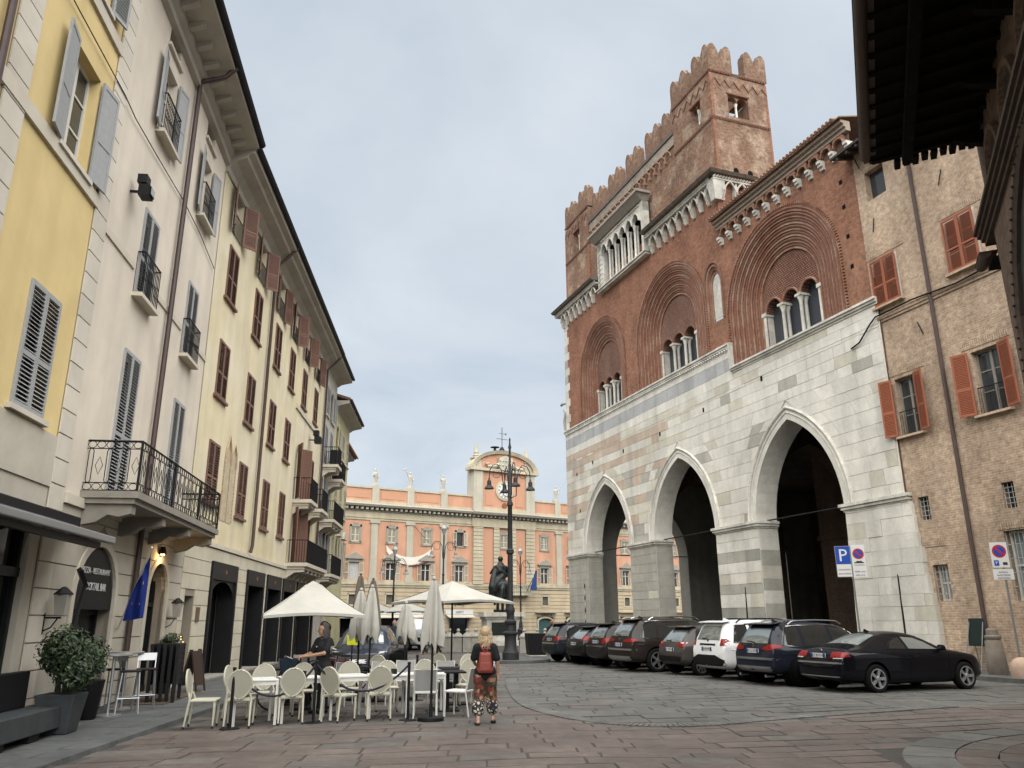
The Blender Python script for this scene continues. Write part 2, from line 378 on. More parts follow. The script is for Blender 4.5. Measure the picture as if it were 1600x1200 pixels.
for i, (cy, cx, P, k, h) in enumerate(singles):
    mbs = MB() if i < 290 else rest[k]
    ox, oy = (cx, cy) if i < 290 else (0, 0)
    b = [(p[0] - ox, p[1] - oy, -.02) for p in P]; t = []
    tz = [h + rnd.uniform(-.003, .003) for _ in P]
    s = .012
    for p, z in zip(P, tz):
        dx_, dy_ = cx - p[0], cy - p[1]; n_ = math.hypot(dx_, dy_)
        t.append((p[0] - ox + dx_ / n_ * s, p[1] - oy + dy_ / n_ * s, z))
    mbs.add(b + t, [(4, 5, 6, 7), (0, 1, 5, 4), (1, 2, 6, 5), (2, 3, 7, 6), (3, 0, 4, 7)])
    if i < 290: mbs.build('paving_slab', SM[k], ground, loc=(cx, cy, 0))
for k in (0, 1, 2): stuff(rest[k].build('far_paving', SM[k], ground))
# flush border band that sweeps across the square
def offset_poly(P, d):
    o = []
    for i, p in enumerate(P):
        a = P[max(i - 1, 0)]; b = P[min(i + 1, len(P) - 1)]
        t = Vector((b[0] - a[0], b[1] - a[1])); t.normalize(); o.append((p[0] - t.y * d, p[1] + t.x * d))
    return o
def densify(P, step):
    o = []
    for a, b in zip(P, P[1:]):
        n = max(1, int(math.hypot(b[0] - a[0], b[1] - a[1]) / step))
        o += [(a[0] + (b[0] - a[0]) * i / n, a[1] + (b[1] - a[1]) * i / n) for i in range(n)]
    return o + [P[-1]]
def smooth_poly(P, it=3):
    for _ in range(it):
        q = [P[0]]
        for a, b in zip(P, P[1:]):
            q += [(a[0] * .75 + b[0] * .25, a[1] * .75 + b[1] * .25), (a[0] * .25 + b[0] * .75, a[1] * .25 + b[1] * .75)]
        P = q + [P[-1]]
    return P
C2 = densify(smooth_poly(CURVE[1:-1]), .8)
i = 0
A_, B_ = C2, offset_poly(C2, .34)
for i in range(len(C2) - 1):
    if A_[i][1] > 27: continue
    mb = MB(); g_ = .012
    a, b, c, d = [Vector((*p, 0)) for p in (A_[i], A_[i + 1], B_[i + 1], B_[i])]
    e = (b - a).normalized() * g_
    a, b, c, d = a + e, b - e, c - e, d + e; o = (a + b + c + d) / 4
    P = [(q.x - o.x, q.y - o.y, -.02) for q in (a, b, c, d)] + [(q.x - o.x, q.y - o.y, .030 + rnd.uniform(-.002, .002)) for q in (a, b, c, d)]
    mb.hexa(P); mb.build('border_stone', band_slab, ground, loc=(o.x, o.y, 0))

# left pavement: raised, slabs in rows parallel with the kerb
pave = MB(); pave.prism([(-5.72, 4), (-5.62, 9), (-5.76, 10.95), (-6.02, 15.5), (-6.4, 20), (-7.6, 26), (-8.6, 60), (-14, 60), (-14, 4)][::-1], -.05, .055, ax='z')
pavement = structure(pave.build('left_pavement', ground_m))
def kerb_x(y): return -5.76 - (y - 10.95) * .057 if y < 20 else -6.28 - (y - 20) * .19
y = 5.0
while y < 27:
    d = .55 + rnd.random() * .35; x0 = kerb_x(y + d / 2)
    # kerbstone
    mb = MB(); xa, xb = kerb_x(y), kerb_x(y + d)
    L1 = d * 1.0
    mb.hexa([(xa - .42, y + .006, 0), (xa + .01, y + .006, 0), (xb + .01, y + d - .006, 0), (xb - .42, y + d - .006, 0),
             (xa - .42, y + .006, .078), (xa, y + .006, .075), (xb, y + d - .006, .075), (xb - .42, y + d - .006, .078)])
    mb.build('kerb_stone', side_slab, pavement)
    xx = x0 - .43
    while xx > -10.2:
        wd = .7 + rnd.random() * .5; mb = MB(); hz = .078 + rnd.uniform(-.003, .003)
        mb.box(xx - wd + .006, xx - .006, y + .006, y + d - .006, .02, hz); mb.build('pavement_slab', side_slab, pavement); xx -= wd
    y += d

# corner island, lower right
isl = MB(); CX, CY, RO = 8.9, 8.9, 4.45
arc = [(CX + RO * cos(R(a)), CY + RO * sin(R(a))) for a in range(60, 221, 8)]
isl.prism((arc + [(CX + 3, CY - 5), (CX + 6, CY + 4)])[::-1], -.05, .07, ax='z')
island = structure(isl.build('corner_pavement', red_slab))
for a in range(72, 216, 12):
    mb = MB(); a0, a1 = R(a + .4), R(a + 11.6)
    ring = lambda r, z: [(CX + r * cos(q), CY + r * sin(q), z) for q in (a0, (a0 + a1) / 2, a1)]
    o0, o1, i0, i1 = ring(RO + .06, -.02), ring(RO + .03, .115), ring(RO - .55, -.02), ring(RO - .55, .118)
    V = o0 + o1 + i0 + i1
    mb.add(V, [(0, 1, 4, 3), (1, 2, 5, 4), (3, 4, 10, 9), (4, 5, 11, 10), (7, 6, 9, 10), (8, 7, 10, 11), (0, 3, 9, 6), (5, 2, 8, 11)])
    mb.build('kerb_stone', band_slab, island)
for r0 in (.555, 1.025, 1.495, 1.965):
    for a in range(72, 214, int(9 + r0 * 3)):
        mb = MB(); st = int(9 + r0 * 3); rr = RO - r0; a0, a1 = R(a + .3), R(a + st - .3)
        P = [(CX + r * cos(q), CY + r * sin(q)) for r, q in ((rr, a0), (rr, a1), (rr - .46, a1), (rr - .46, a0))]
        mb.hexa([(p[0], p[1], .05) for p in P] + [(p[0], p[1], .110 + rnd.uniform(-.003, .003)) for p in P]); mb.build('paving_slab', tan_slab if rnd.random() < .4 else red_slab, island)

# ---------------------------------------------------------------- house kit
LEAF = {}
def leaf(w, h, m, pitch=.075, solid=False, rails=(0, .42, 1), back=False):
    key = (round(w, 2), round(h, 2), m.name, pitch, solid, back)
    if key in LEAF: return LEAF[key]
    mb = MB(); s = .065
    mb.box(0, s, -.022, .022, 0, h); mb.box(w - s, w, -.022, .022, 0, h)
    zs = [.0, h * rails[1] - .04, h - .08]
    for z in zs: mb.box(s, w - s, -.02, .02, z, z + .085)
    if solid:
        mb.box(s, w - s, -.008, .010, .05, h - .05)
    else:
        if back: mb.box(s, w - s, -.004, .004, .05, h - .05)
        z = .1
        while z < h - .1:
            if not (zs[1] - .03 < z < zs[1] + .09):
                mb.hexa([(s, -.026, z - .012), (w - s, -.026, z - .012), (w - s, .020, z + .030), (s, .020, z + .030), (s, -.026, z - .003), (w - s, -.026, z - .003), (w - s, .020, z + .039), (s, .020, z + .039)])
            z += pitch
    o = mb.build('shutter', m); me = o.data; bpy.data.objects.remove(o)
    LEAF[key] = me; return me
WINF = {}
def put(me, name, parent, loc=(0, 0, 0), rot=(0, 0, 0)):
    o = bpy.data.objects.new(name, me); col.objects.link(o); o.parent = parent; o.location = loc; o.rotation_euler = rot; return o
def window(house, xc, z0, w, h, sm, state='closed', wm=None, depth=.22, sill=True, pitch=.075, rails=False, ang=(168, 172), curtain=False, sillm=None, solid=False, hook=True):
    wm = wm or wood_w
    key = (round(w, 2), round(h, 2), wm.name)
    if key not in WINF:
        mb = MB(); f = .07
        mb.box(-w / 2, -w / 2 + f, -.03, .03, 0, h); mb.box(w / 2 - f, w / 2, -.03, .03, 0, h); mb.box(-w / 2 + f, w / 2 - f, -.03, .03, 0, f); mb.box(-w / 2 + f, w / 2 - f, -.03, .03, h - f, h)
        mb.box(-.05, .05, -.04, .03, f, h - f)
        for q in (.36, .68):
            mb.box(-w / 2 + f, -.05, -.02, .02, h * q - .02, h * q + .02); mb.box(.05, w / 2 - f, -.02, .02, h * q - .02, h * q + .02)
        o = mb.build('window', wm); WINF[key] = o.data; bpy.data.objects.remove(o)
        pb = MB(); pb.box(-w / 2 + .03, w / 2 - .03, .004, .012, .03, h - .03); o = pb.build('pane', pane_m); WINF[key + ('p',)] = o.data; bpy.data.objects.remove(o)
        cb = MB(); n = 14; P = [(-w / 2 + .05 + (w - .1) * i / n, .06 + .018 * ((i % 2) * 2 - 1)) for i in range(n + 1)]
        for (a, b), (c, d) in zip(P, P[1:]): cb.quad((a, b, .05), (c, d, .05), (c, d, h - .05), (a, b, h - .05))
        o = cb.build('curtain', curtain_m); WINF[key + ('c',)] = o.data; bpy.data.objects.remove(o)
    win = put(WINF[key], 'window', house, (xc, depth, z0))
    put(WINF[key + ('p',)], 'pane', win)
    if state == 'closed' and not curtain: pass
    if sill:
        sb = MB(); sb.box(-w / 2 - .12, w / 2 + .12, -depth - .10, -depth + .16, -.09, -.005); sb.build('sill', sillm or trim_m, win)
    lw = w / 2 - .005
    if state == 'closed':
        me = leaf(lw, h - .02, sm, pitch, solid)
        put(me, 'shutter', win, (-w / 2 + .002, -depth - .02, .01)); put(me, 'shutter', win, (.003, -depth - .02, .01))
    elif state == 'open':
        me = leaf(lw, h - .02, sm, pitch, solid, back=True)
        put(me, 'shutter', win, (-w / 2 - .01, -depth - .06, .01), (0, 0, -R(ang[0]))); put(me, 'shutter', win, (w / 2 + .01, -depth - .06, .01), (0, 0, R(ang[1] - 180) + 0))
    return win
def hole(xc, z0, w, h): return (xc - w / 2, xc + w / 2, z0, z0 + h)
def railing(mb, x0, x1, y, z0, z1, step=.12, r=.011, fancy=0):
    mb.tube([(x0, y, z1), (x1, y, z1)], .02, 4); mb.tube([(x0, y, z0), (x1, y, z0)], .014, 4)
    n = max(2, round(abs(x1 - x0) / step))
    for i in range(n + 1):
        x = x0 + (x1 - x0) * i / n; mb.tube([(x, y, z0), (x, y, z1)], r, 4)
def rail_y(mb, y0, y1, x, z0, z1, step=.12, r=.011):
    mb.tube([(x, y0, z1), (x, y1, z1)], .02, 4); mb.tube([(x, y0, z0), (x, y1, z0)], .014, 4)
    n = max(1, round(abs(y1 - y0) / step))
    for i in range(n + 1):
        y = y0 + (y1 - y0) * i / n; mb.tube([(x, y, z0), (x, y, z1)], r, 4)
def ornate_panel(mb, p0, p1, z0, z1):
    """iron panel between two plan points: rings above and below, long loops with diamonds between"""
    a, b = Vector(p0), Vector(p1); L_ = (b - a).length; t = (b - a) / L_
    P = lambda s, z: (a.x + t.x * s, a.y + t.y * s, z)
    for z, r in ((z1, .022), (z1 - .15, .010), (z0 + .15, .010), (z0, .016)): mb.tube([P(0, z), P(L_, z)], r, 4)
    n = max(1, round(L_ / .175)); st = L_ / n
    for i in range(n):
        c = (i + .5) * st
        for zc in (z1 - .075, z0 + .075):
            mb.tube([P(c + st * .47 * cos(q * pi / 5), zc + .066 * sin(q * pi / 5)) for q in range(10)], .008, 3, closed=True)
        w_ = st * .26; za, zb = z0 + .15, z1 - .15
        if i % 2 == 0:
            pts = [P(c - w_, za + w_ * 1.2), P(c - w_, zb - w_ * 1.2)] + [P(c - w_ * cos(q * pi / 4), zb - w_ * 1.2 + w_ * 1.2 * sin(q * pi / 4)) for q in range(1, 4)] + \
                  [P(c + w_, zb - w_ * 1.2), P(c + w_, za + w_ * 1.2)] + [P(c + w_ * cos(q * pi / 4), za + w_ * 1.2 - w_ * 1.2 * sin(q * pi / 4)) for q in range(1, 4)]
            mb.tube(pts, .009, 4, closed=True)
        else:
            zm = (za + zb) / 2; mb.tube([P(c - st * .4, zm), P(c, zm + .17), P(c + st * .4, zm), P(c, zm - .17)], .008, 3, closed=True)
def gutter_run(mb, x0, x1, y, z, r=.085):
    n = 7; 
    for i in range(n):
        a0, a1 = pi + pi * i / n, pi + pi * (i + 1) / n
        mb.quad((x0, y + r * cos(a0), z + r * sin(a0)), (x1, y + r * cos(a0), z + r * sin(a0)), (x1, y + r * cos(a1), z + r * sin(a1)), (x0, y + r * cos(a1), z + r * sin(a1)))
    mb.tube([(x0, y - r, z), (x1, y - r, z)], .014, 4)
    mb.box(x0, x1, y - r + .004, y + r + .10, z + .012, z + .034)
    for xe in (x0, x1): mb.add([(xe, y, z)] + [(xe, y + r * cos(pi + pi * i / n), z + r * sin(pi + pi * i / n)) for i in range(n + 1)], [(0, i, i + 1) for i in range(1, n + 1)])
def roof_slab(house, x0, x1, zt, over, depth=7.0, rise=2.4):
    mb = MB(); mb.hexa([(x0, -over, zt), (x1, -over, zt), (x1, depth, zt + rise), (x0, depth, zt + rise), (x0, -over, zt + .1), (x1, -over, zt + .1), (x1, depth, zt + rise + .1), (x0, depth, zt + rise + .1)])
    # barrel tile ridges along the eave
    n = int((x1 - x0) / .26)
    for i in range(n):
        x = x0 + (i + .5) * (x1 - x0) / n
        mb.tube([(x, -over - .03, zt + .12), (x, 1.2, zt + .12 + (1.2 + over) * rise / (depth + over))], .075, 5)
    return mb.build('roof', tile_m, house)
def wall_lamp_flood(house, x, y, z):
    mb = MB(); mb.box(-.05, .05, -.35, .0, -.03, .03); mb.box(-.25, .25, -.62, -.3, -.22, .18); mb.box(-.2, .2, -.66, -.62, -.17, .13)
    mb.box(-.2, .2, -.5, -.22, .28, .6); mb.box(-.03, .03, -.36, -.3, .0, .35)
    return mb
# ---------------------------------------------------------------- left row, near: yellow house and cream house (one street line)
GRL, GRR = (-9.1447, 22.4157, 0), R(97.5)
YLL, YLR = (-9.3367, 25.3655, 0), R(94.2)

h1 = thing('yellow_house', 'yellow plastered house with grey shutters at the left edge, dark shopfront below', 'house', GRL, GRR)
X0, X1 = -19.0, -8.35
wins = [(-10.1, 9.64, 1.18, 2.1), (-10.2, 4.98, 1.12, 2.1), (-14.6, 9.7, 1.0, 2.05), (-14.6, 4.98, 1.12, 2.1), (-10.2, 13.2, 1.0, 1.9), (-14.6, 13.2, 1.0, 1.9)]
mb = MB(); wall_grid(mb, X0, X1, 4.0, 18.2, [hole(*q) for q in wins]); mb.build('wall', yellow_w, h1)
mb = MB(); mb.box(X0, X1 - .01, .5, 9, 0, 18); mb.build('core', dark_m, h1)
for i, q in enumerate(wins):
    st = 'open' if i in (0, 4) else 'closed'
    window(h1, *q, grey_shut, st, pitch=.07, ang=(171, 172) if i == 0 else (165, 165), sillm=quoin_m, solid=(i == 0))
for z in (9.35, 12.8):
    mb = MB(); mb.box(X0, -8.9, -.06, 0, z, z + .26); mb.build('string_course', trim_m, h1)
mb = MB(); mb.box(X0, -8.9, -.03, -.0, 3.98, 4.85); mb.build('base_band', course_m, h1)
def quoins(house, xa, xb, z0, z1, pitch=.44, out=.045):
    z = z0; i = 0
    while z < z1:
        e = .12 if i % 2 else 0
        mb = MB(); mb.box(xa - e * 0, xb, -out, .02, z + .012, min(z + pitch - .012, z1)); mb.build('quoin', quoin_m, house); z += pitch; i += 1
mb = MB(); mb.box(-8.95, X1, -.02, .01, 0, 18.2); mb.build('corner_strip', groove_m, h1)
quoins(h1, -8.95, -8.36, 0.1, 18.0)
mb = MB(); mb.box(-12.6, -11.95, -.02, .01, 0, 18.2); mb.build('corner_strip', groove_m, h1)
quoins(h1, -12.6, -11.95, 4.9, 18.0)
mb = MB(); mb.tube([(-12.95, -.12, 4.5), (-12.95, -.12, 18)], .06, 8); mb.build('downpipe', pipe_m, h1, True)
mb = MB(); mb.box(X0, X1, -.9, .2, 18.2, 18.5); mb.build('cornice', eave_m, h1)
mb = MB(); gutter_run(mb, X0, X1, -.95, 18.55, .1); mb.build('gutter', gutter_m, h1)
roof_slab(h1, X0, X1, 18.5, .9)
# ground floor: dark shopfront
mb = MB(); wall_grid(mb, X0, -8.95, 0, 4.0, [(-17.5, -9.3, .05, 3.3)], depth=.2); mb.build('base_wall', course_m, h1)
mb = MB(); mb.box(-17.5, -9.3, .18, .2, .05, 3.3); mb.build('shop_glass', dglass_m, h1)
mb = MB()
for x in (-17.45, -14.8, -12.3, -9.35): mb.box(x - .05, x + .05, .1, .18, .25, 3.3)
mb.box(-17.5, -9.3, .08, .18, 2.45, 2.6); mb.box(-17.5, -9.3, .06, .18, .05, .5); mb.build('shop_frame', shop_m, h1)
# awning: cassette, cloth, front bar, arms
aw = thing('awning', 'dark retractable awning over the shopfront at far left', 'awning', GRL, GRR)
mb = MB(); mb.box(-18, -8.02, -.26, -.06, 3.34, 3.56); mb.build('cassette', shop_m, aw, bevel=.02)
mb = MB(); mb.hexa([(-18, -1.0, 3.10), (-8.72, -1.0, 3.10), (-8.3, -.2, 3.42), (-18, -.2, 3.42), (-18, -1.0, 3.115), (-8.72, -1.0, 3.115), (-8.3, -.2, 3.435), (-18, -.2, 3.435)]); mb.build('cloth', mat('awning_cloth', (.05, .05, .055), .9, .1), aw)
mb = MB(); mb.box(-18, -8.66, -1.12, -1.0, 3.04, 3.16); mb.build('front_bar', mat('awning_bar', (.33, .34, .35), .35, .05, metal=.6), aw, bevel=.02)
mb = MB(); mb.box(-16.5, -9.0, -1.0, -.90, 2.94, 3.04); mb.build('light_strip', shop_m, aw)
for x in (-16, -12.5, -9.5): mb = MB(); mb.tube([(x, -.15, 3.35), (x - .7, -.6, 3.2), (x, -.98, 3.06)], .035, 6); mb.build('folding_arm', shop_m, aw)

# ---- cream house
h2 = thing('cream_house', 'cream plastered house with grey shutters and a long iron balcony above the restaurant', 'house', GRL, GRR)
X0, X1 = -8.35, 0.0
cx1, cx2 = -5.85, -2.0
top = [(cx1, 12.85, 1.0, 1.95), (cx2, 12.75, 1.0, 1.9)]; mid = [(cx1, 8.7, 1.02, 2.1), (cx2, 8.6, 1.02, 2.1)]; low = [(cx1 - .05, 4.2, 1.05, 3.2), (cx2 - .05, 4.2, 1.05, 3.15)]
att = [(cx1, 15.3, .9, .55), (cx2, 15.25, .9, .55)]
mb = MB(); wall_grid(mb, X0, X1, 3.9, 16.0, [hole(*q) for q in top + mid + low + att]); mb.build('wall', cream_w, h2)
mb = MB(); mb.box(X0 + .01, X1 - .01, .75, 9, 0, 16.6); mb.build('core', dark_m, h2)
for i, q in enumerate(top): window(h2, *q, grey_shut, 'open', pitch=.07, ang=(169, 168), solid=True)
for q in mid: window(h2, *q, grey_shut, 'closed', pitch=.07, sill=False)
for q in low: window(h2, *q, grey_shut, 'closed', pitch=.07, sill=False)
for q in att:
    mb = MB(); mb.box(q[0] - .45, q[0] + .45, .2, .22, q[1], q[1] + .55); o = mb.build('attic_opening', dark_m, h2)
    mb = MB(); mb.box(q[0] - .55, q[0] + .55, -.08, .05, q[1] - .1, q[1] - .01); mb.build('sill', trim_m, o)
for q in top + mid:
    mb = MB(); z = q[1]
    railing(mb, q[0] - .56, q[0] + .56, -.17, z - .02, z + .95, .10)
    rail_y(mb, -.17, 0, q[0] - .56, z - .02, z + .95, .12); rail_y(mb, -.17, 0, q[0] + .56, z - .02, z + .95, .12)
    mb.tube([(q[0] - .56, -.17, z + .75), (q[0] + .56, -.17, z + .75)], .009, 4)
    for k in range(10): xx = q[0] - .5 + k * .11; mb.tube([(xx, -.17, z + .3), (xx + .05, -.17, z + .42), (xx, -.17, z + .54), (xx - .05, -.17, z + .42)], .006, 3, closed=True)
    o = mb.build('railing', iron_m, h2)
    sb = MB(); sb.box(q[0] - .62, q[0] + .62, -.22, .0, z - .12, z - .03); sb.build('ledge', trim_m, o)
for a, b in ((X0, cx1 - .72), (cx1 + .72, cx2 - .72), (cx2 + .72, X1)):
    mb = MB(); mb.box(a, b, -.035, 0, 9.15, 9.3); mb.build('string_course', trim_m, h2)
# ground floor openings
GF = [(-7.25, -5.15, 3.15), (-4.95, -4.35, 2.3), (-2.85, -1.35, 3.1)]
mb = MB(); mb.box(X0, X1, .0, .02, 0, 3.9)
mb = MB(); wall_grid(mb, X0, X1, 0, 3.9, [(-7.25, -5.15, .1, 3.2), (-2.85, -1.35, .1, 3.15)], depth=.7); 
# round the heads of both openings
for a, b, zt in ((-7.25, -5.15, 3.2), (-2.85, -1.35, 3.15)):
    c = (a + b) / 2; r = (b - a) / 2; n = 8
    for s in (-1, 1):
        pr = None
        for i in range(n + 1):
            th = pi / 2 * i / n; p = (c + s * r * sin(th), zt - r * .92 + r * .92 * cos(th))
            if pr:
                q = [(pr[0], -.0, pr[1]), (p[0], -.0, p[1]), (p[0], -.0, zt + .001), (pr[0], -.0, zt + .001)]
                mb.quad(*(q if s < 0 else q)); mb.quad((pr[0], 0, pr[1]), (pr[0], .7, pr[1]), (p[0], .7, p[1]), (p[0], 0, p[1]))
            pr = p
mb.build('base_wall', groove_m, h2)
def arch_head_x(z, a, b, zt):
    c = (a + b) / 2; r = (b - a) / 2; zs = zt - r * .92
    if z <= zs: return a, b
    if z >= zt: return None
    k = math.sqrt(max(0, 1 - ((z - zs) / (r * .92)) ** 2)) * r
    return c - k, c + k
z = .1; i = 0
OPN = [(-7.25 - .17, -5.15 + .17, 3.37), (-2.85 - .15, -1.35 + .15, 3.3)]
while z < 3.75:
    zb = min(z + .44, 3.8); spans = []
    lo = [arch_head_x(z + .02, *q) for q in OPN]; hi = [arch_head_x(zb - .02, *q) for q in OPN]
    edges_lo, edges_hi = [X0 + .01], [X0 + .01]
    for l_, h_, q in zip(lo, hi, OPN):
        if l_ is None: continue
        h2_ = h_ or ((q[0] + q[1]) / 2 - .01, (q[0] + q[1]) / 2 + .01)
        edges_lo += [l_[0], l_[1]]; edges_hi += [h2_[0], h2_[1]]
    edges_lo.append(X1); edges_hi.append(X1)
    for k in range(0, len(edges_lo), 2):
        xa, xb, xc_, xd = edges_lo[k], edges_lo[k + 1], edges_hi[k + 1], edges_hi[k]
        m_ = MB(); m_.hexa([(xa, -.03, z + .012), (xb, -.03, z + .012), (xb, .01, z + .012), (xa, .01, z + .012), (xd, -.03, zb - .012), (xc_, -.03, zb - .012), (xc_, .01, zb - .012), (xd, .01, zb - .012)])
        m_.build('plaster_course', course_m, h2)
    z += .44
for a, b, zt in ((-7.25, -5.15, 3.2), (-2.85, -1.35, 3.15)):
    c = (a + b) / 2; r = (b - a) / 2; zs = zt - r * .92; m_ = MB()
    def ring(rr): return [(c - rr, .1)] + [(c - rr * cos(pi * i / 16), zs + rr * .92 * sin(pi * i / 16)) for i in range(17)] + [(c + rr, .1)]
    A, B = ring(r), ring(r + .17)
    for i in range(len(A) - 1):
        (x1_, z1_), (x2_, z2_), (x3_, z3_), (x4_, z4_) = A[i], A[i + 1], B[i + 1], B[i]
        m_.hexa([(x1_, -.06, z1_), (x2_, -.06, z2_), (x3_, -.06, z3_), (x4_, -.06, z4_), (x1_, .1, z1_), (x2_, .1, z2_), (x3_, .1, z3_), (x4_, .1, z4_)])
    m_.build('door_surround', trim_m, h2)
    g = MB(); g.box(a, b, .30, .32, .1, zt); o = g.build('shop_glass', clear_glass('shop_glass_clear', (.25, .27, .27), .6), h2)
    f = MB(); f.box(a, a + .07, .24, .34, .1, zt); f.box(b - .07, b, .24, .34, .1, zt); f.box(a, b, .24, .34, zs - .35, zs - .25); f.box(a, b, .22, .34, .1, .25)
    f.build('frame', shop_m, o)
    if c < -4:
        s = MB(); pts = [(c - r * cos(pi * i / 14) * .99, zs - .25 + (r * .92 + .2) * sin(pi * i / 14)) for i in range(15)]
        s.prism(pts[::-1], .0, .03); sg = s.build('sign_board', shop_m, h2)
        wt = mat('sign_white', (.75, .75, .74), .6, .02)
        text_mesh('PIZZA - RESTAURANT', .165, 'lettering', wt, sg, (c, -.006, zs + .48), (R(90), 0, 0), sx=.92)
        text_mesh('COCKTAIL BAR', .21, 'lettering', wt, sg, (c, -.006, zs + .18), (R(90), 0, 0), sx=.82)
mb = MB(); mb.box(X0 + .01, X1, -.09, 0, 3.8, 3.98); mb.build('string_course', trim_m, h2)
# eaves with brackets
mb = MB(); mb.prism([(0, 15.75), (-.14, 15.8), (-.14, 16.0), (-.25, 16.1), (-.25, 16.28), (-.98, 16.42), (-.98, 16.6), (.3, 16.6), (.3, 15.75)], X0, X1, ax='x'); mb.build('cornice', eave_m, h2)
x = X0 + .3
while x < X1 - .1:
    mb = MB(); mb.prism([(0, 16.1), (-.3, 16.12), (-.66, 16.27), (-.66, 16.36), (-.2, 16.29), (0, 16.25)], x - .085, x + .085, ax='x'); mb.build('bracket', eave_m, h2); x += .74
mb = MB(); gutter_run(mb, X0, X1, -1.05, 16.62, .1); mb.build('gutter', gutter_m, h2)
roof_slab(h2, X0, X1, 16.62, 1.0)
mb = MB(); mb.tube([(-3.95, -1.02, 16.52), (-3.95, -.75, 16.2), (-3.98, -.12, 15.95), (-4.0, -.12, 15.6), (-4.15, -.12, 4.2), (-4.17, -.12, .3)], .065, 8); mb.build('downpipe', pipe_m, h2, True)
# long balcony
bal = MB(); bal.box(-7.6, -.75, -1.05, .0, 4.0, 4.13); bal.box(-7.55, -.8, -.98, .0, 3.9, 4.0); bo = bal.build('balcony', mat('shaded_balcony_stone', (.27, .25, .215), .9, .12, 4, .3, 40), h2)  # stone darkened to carry the shade on slab underside and brackets
mb = MB(); zb, zt = 4.14, 5.1
for a, b in (((-7.55, 0), (-7.55, -1.0)), ((-7.55, -1.0), (-5.2, -1.0)), ((-5.2, -1.0), (-2.9, -1.0)), ((-2.9, -1.0), (-.8, -1.0)), ((-.8, -1.0), (-.8, 0))):
    ornate_panel(mb, a, b, zb, zt)
for x in (-7.55, -5.2, -2.9, -.8): mb.box(x - .02, x + .02, -1.02, -.98, zb, zt)
mb.build('railing', iron_m, bo)
for x in (-7.35, -5.3, -3.2, -1.0):
    mb = MB(); mb.prism([(0, 3.9), (-.92, 3.9), (-.92, 3.72), (-.7, 3.66), (-.5, 3.7), (-.3, 3.56), (0, 3.5)], x - .12, x + .12, ax='x'); mb.build('bracket', MAT['shaded_balcony_stone'], bo)
# floodlights on the wall
fl = thing('floodlight', 'pair of black floodlights bolted to the cream house wall', 'floodlight', GRL, GRR)
wl = wall_lamp_flood(None, 0, 0, 0); wl.v = [(x * .62 - 7.35, y * .7, z * .62 + 10.62) for x, y, z in wl.v]; wl.build('lamp_housing', shop_m, fl)
gm = MB(); gm.box(-7.46, -7.24, -.472, -.465, 10.53, 10.69); gm.build('lamp_glass', mat('lamp_lens', (.35, .36, .36), .2, .1), fl)
# cable that sags across the front
cb = MB(); pts = [(-14, -.06, 12.2), (-11, -.06, 12.18), (-8.5, -.06, 12.2), (-7.8, -.06, 12.13), (-6.3, -.05, 12.2), (-3.9, -.05, 12.32), (-2.2, -.05, 12.28), (-.3, -.05, 12.05)]
cb.tube(pts, .012, 5); tag(cb.build('cable', shop_m, None, loc=GRL, rot=(0, 0, GRR)), 'thin black cable drawn across the cream house front', 'cable')

# ---------------------------------------------------------------- long pale yellow house
h3 = thing('long_yellow_house', 'long pale yellow house with brown shutters and black shopfronts at street level', 'house', YLL, YLR)
X0, X1 = -3.03, 18.0
cols = [-1.28, 2.28, 5.88, 8.95, 12.1, 15.4]
W_, holes3, spec = 1.12, [], []
for i, c in enumerate(cols):
    for z0, h_, st in ((14.05, 1.55, 'open' if i in (0, 1, 3, 4) else 'half'), (11.75, 1.85, 'closed'), (8.5, 1.82, 'closed'), (5.2, 1.88, 'closed')):
        if z0 == 5.2 and i >= 4: z0, h_ = 4.3, 2.5
        if z0 == 8.5 and i >= 4: z0, h_ = 7.2, 2.6
        spec.append((c, z0, W_, h_, st)); holes3.append(hole(c, z0, W_, h_))
mb = MB(); wall_grid(mb, X0, X1, 3.95, 16.0, holes3); mb.build('wall', pale_yellow_w, h3)
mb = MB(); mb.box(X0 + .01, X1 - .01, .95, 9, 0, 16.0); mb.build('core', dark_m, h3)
for (c, z0, w_, h_, st) in spec:
    if z0 in (4.3, 7.2): window(h3, c, z0, w_, h_, brown_shut, 'open' if (c < 13) else 'closed', pitch=.09, sill=False, ang=(150, 140))
    elif st == 'closed': window(h3, c, z0, w_, h_, brown_shut, 'closed', pitch=.08, sillm=brown_shut)
    else:
        window(h3, c, z0, w_, h_, brown_shut, 'open', pitch=.08, ang=(168, 160) if st == 'half' else (160, 138), sill=False, solid=False)
        mb = MB(); railing(mb, c - .5, c + .5, -.03, z0, z0 + .75, .11); mb.build('railing', iron_m, h3)
# blocked gothic twin window between the first columns
gw = MB()
for cx_ in (.28, .95):
    pts = [(cx_ - .3, 4.85), (cx_ + .3, 4.85), (cx_ + .3, 6.75), (cx_ + .22, 7.15), (cx_, 7.55 if cx_ < .5 else 7.4), (cx_ - .22, 7.15), (cx_ - .3, 6.75)]
    gw.prism(pts, -.012, .02)
o = gw.build('gothic_window', mat('old_brick_plaster', (.50, .43, .30), .95, .2, 4, .4, 30), h3)
tw = MB()
for cx_, zt in ((.28, 7.55), (.95, 7.4)):
    P1 = [(cx_ - .34, 6.7), (cx_ - .26, 7.15), (cx_, zt + .08), (cx_ + .26, 7.15), (cx_ + .34, 6.7)]
    tw.tube([(x, -.03, z) for x, z in P1], .035, 5)
for x in (-.05, .615, 1.28):
    for k in range(16): tw.box(x - .03, x + .03, -.035, 0, 4.9 + k * .115, 4.9 + k * .115 + .09)
tw.build('terracotta_moulding', mat('terracotta', (.44, .32, .21), .9, .2, 8, .3, 40), o)
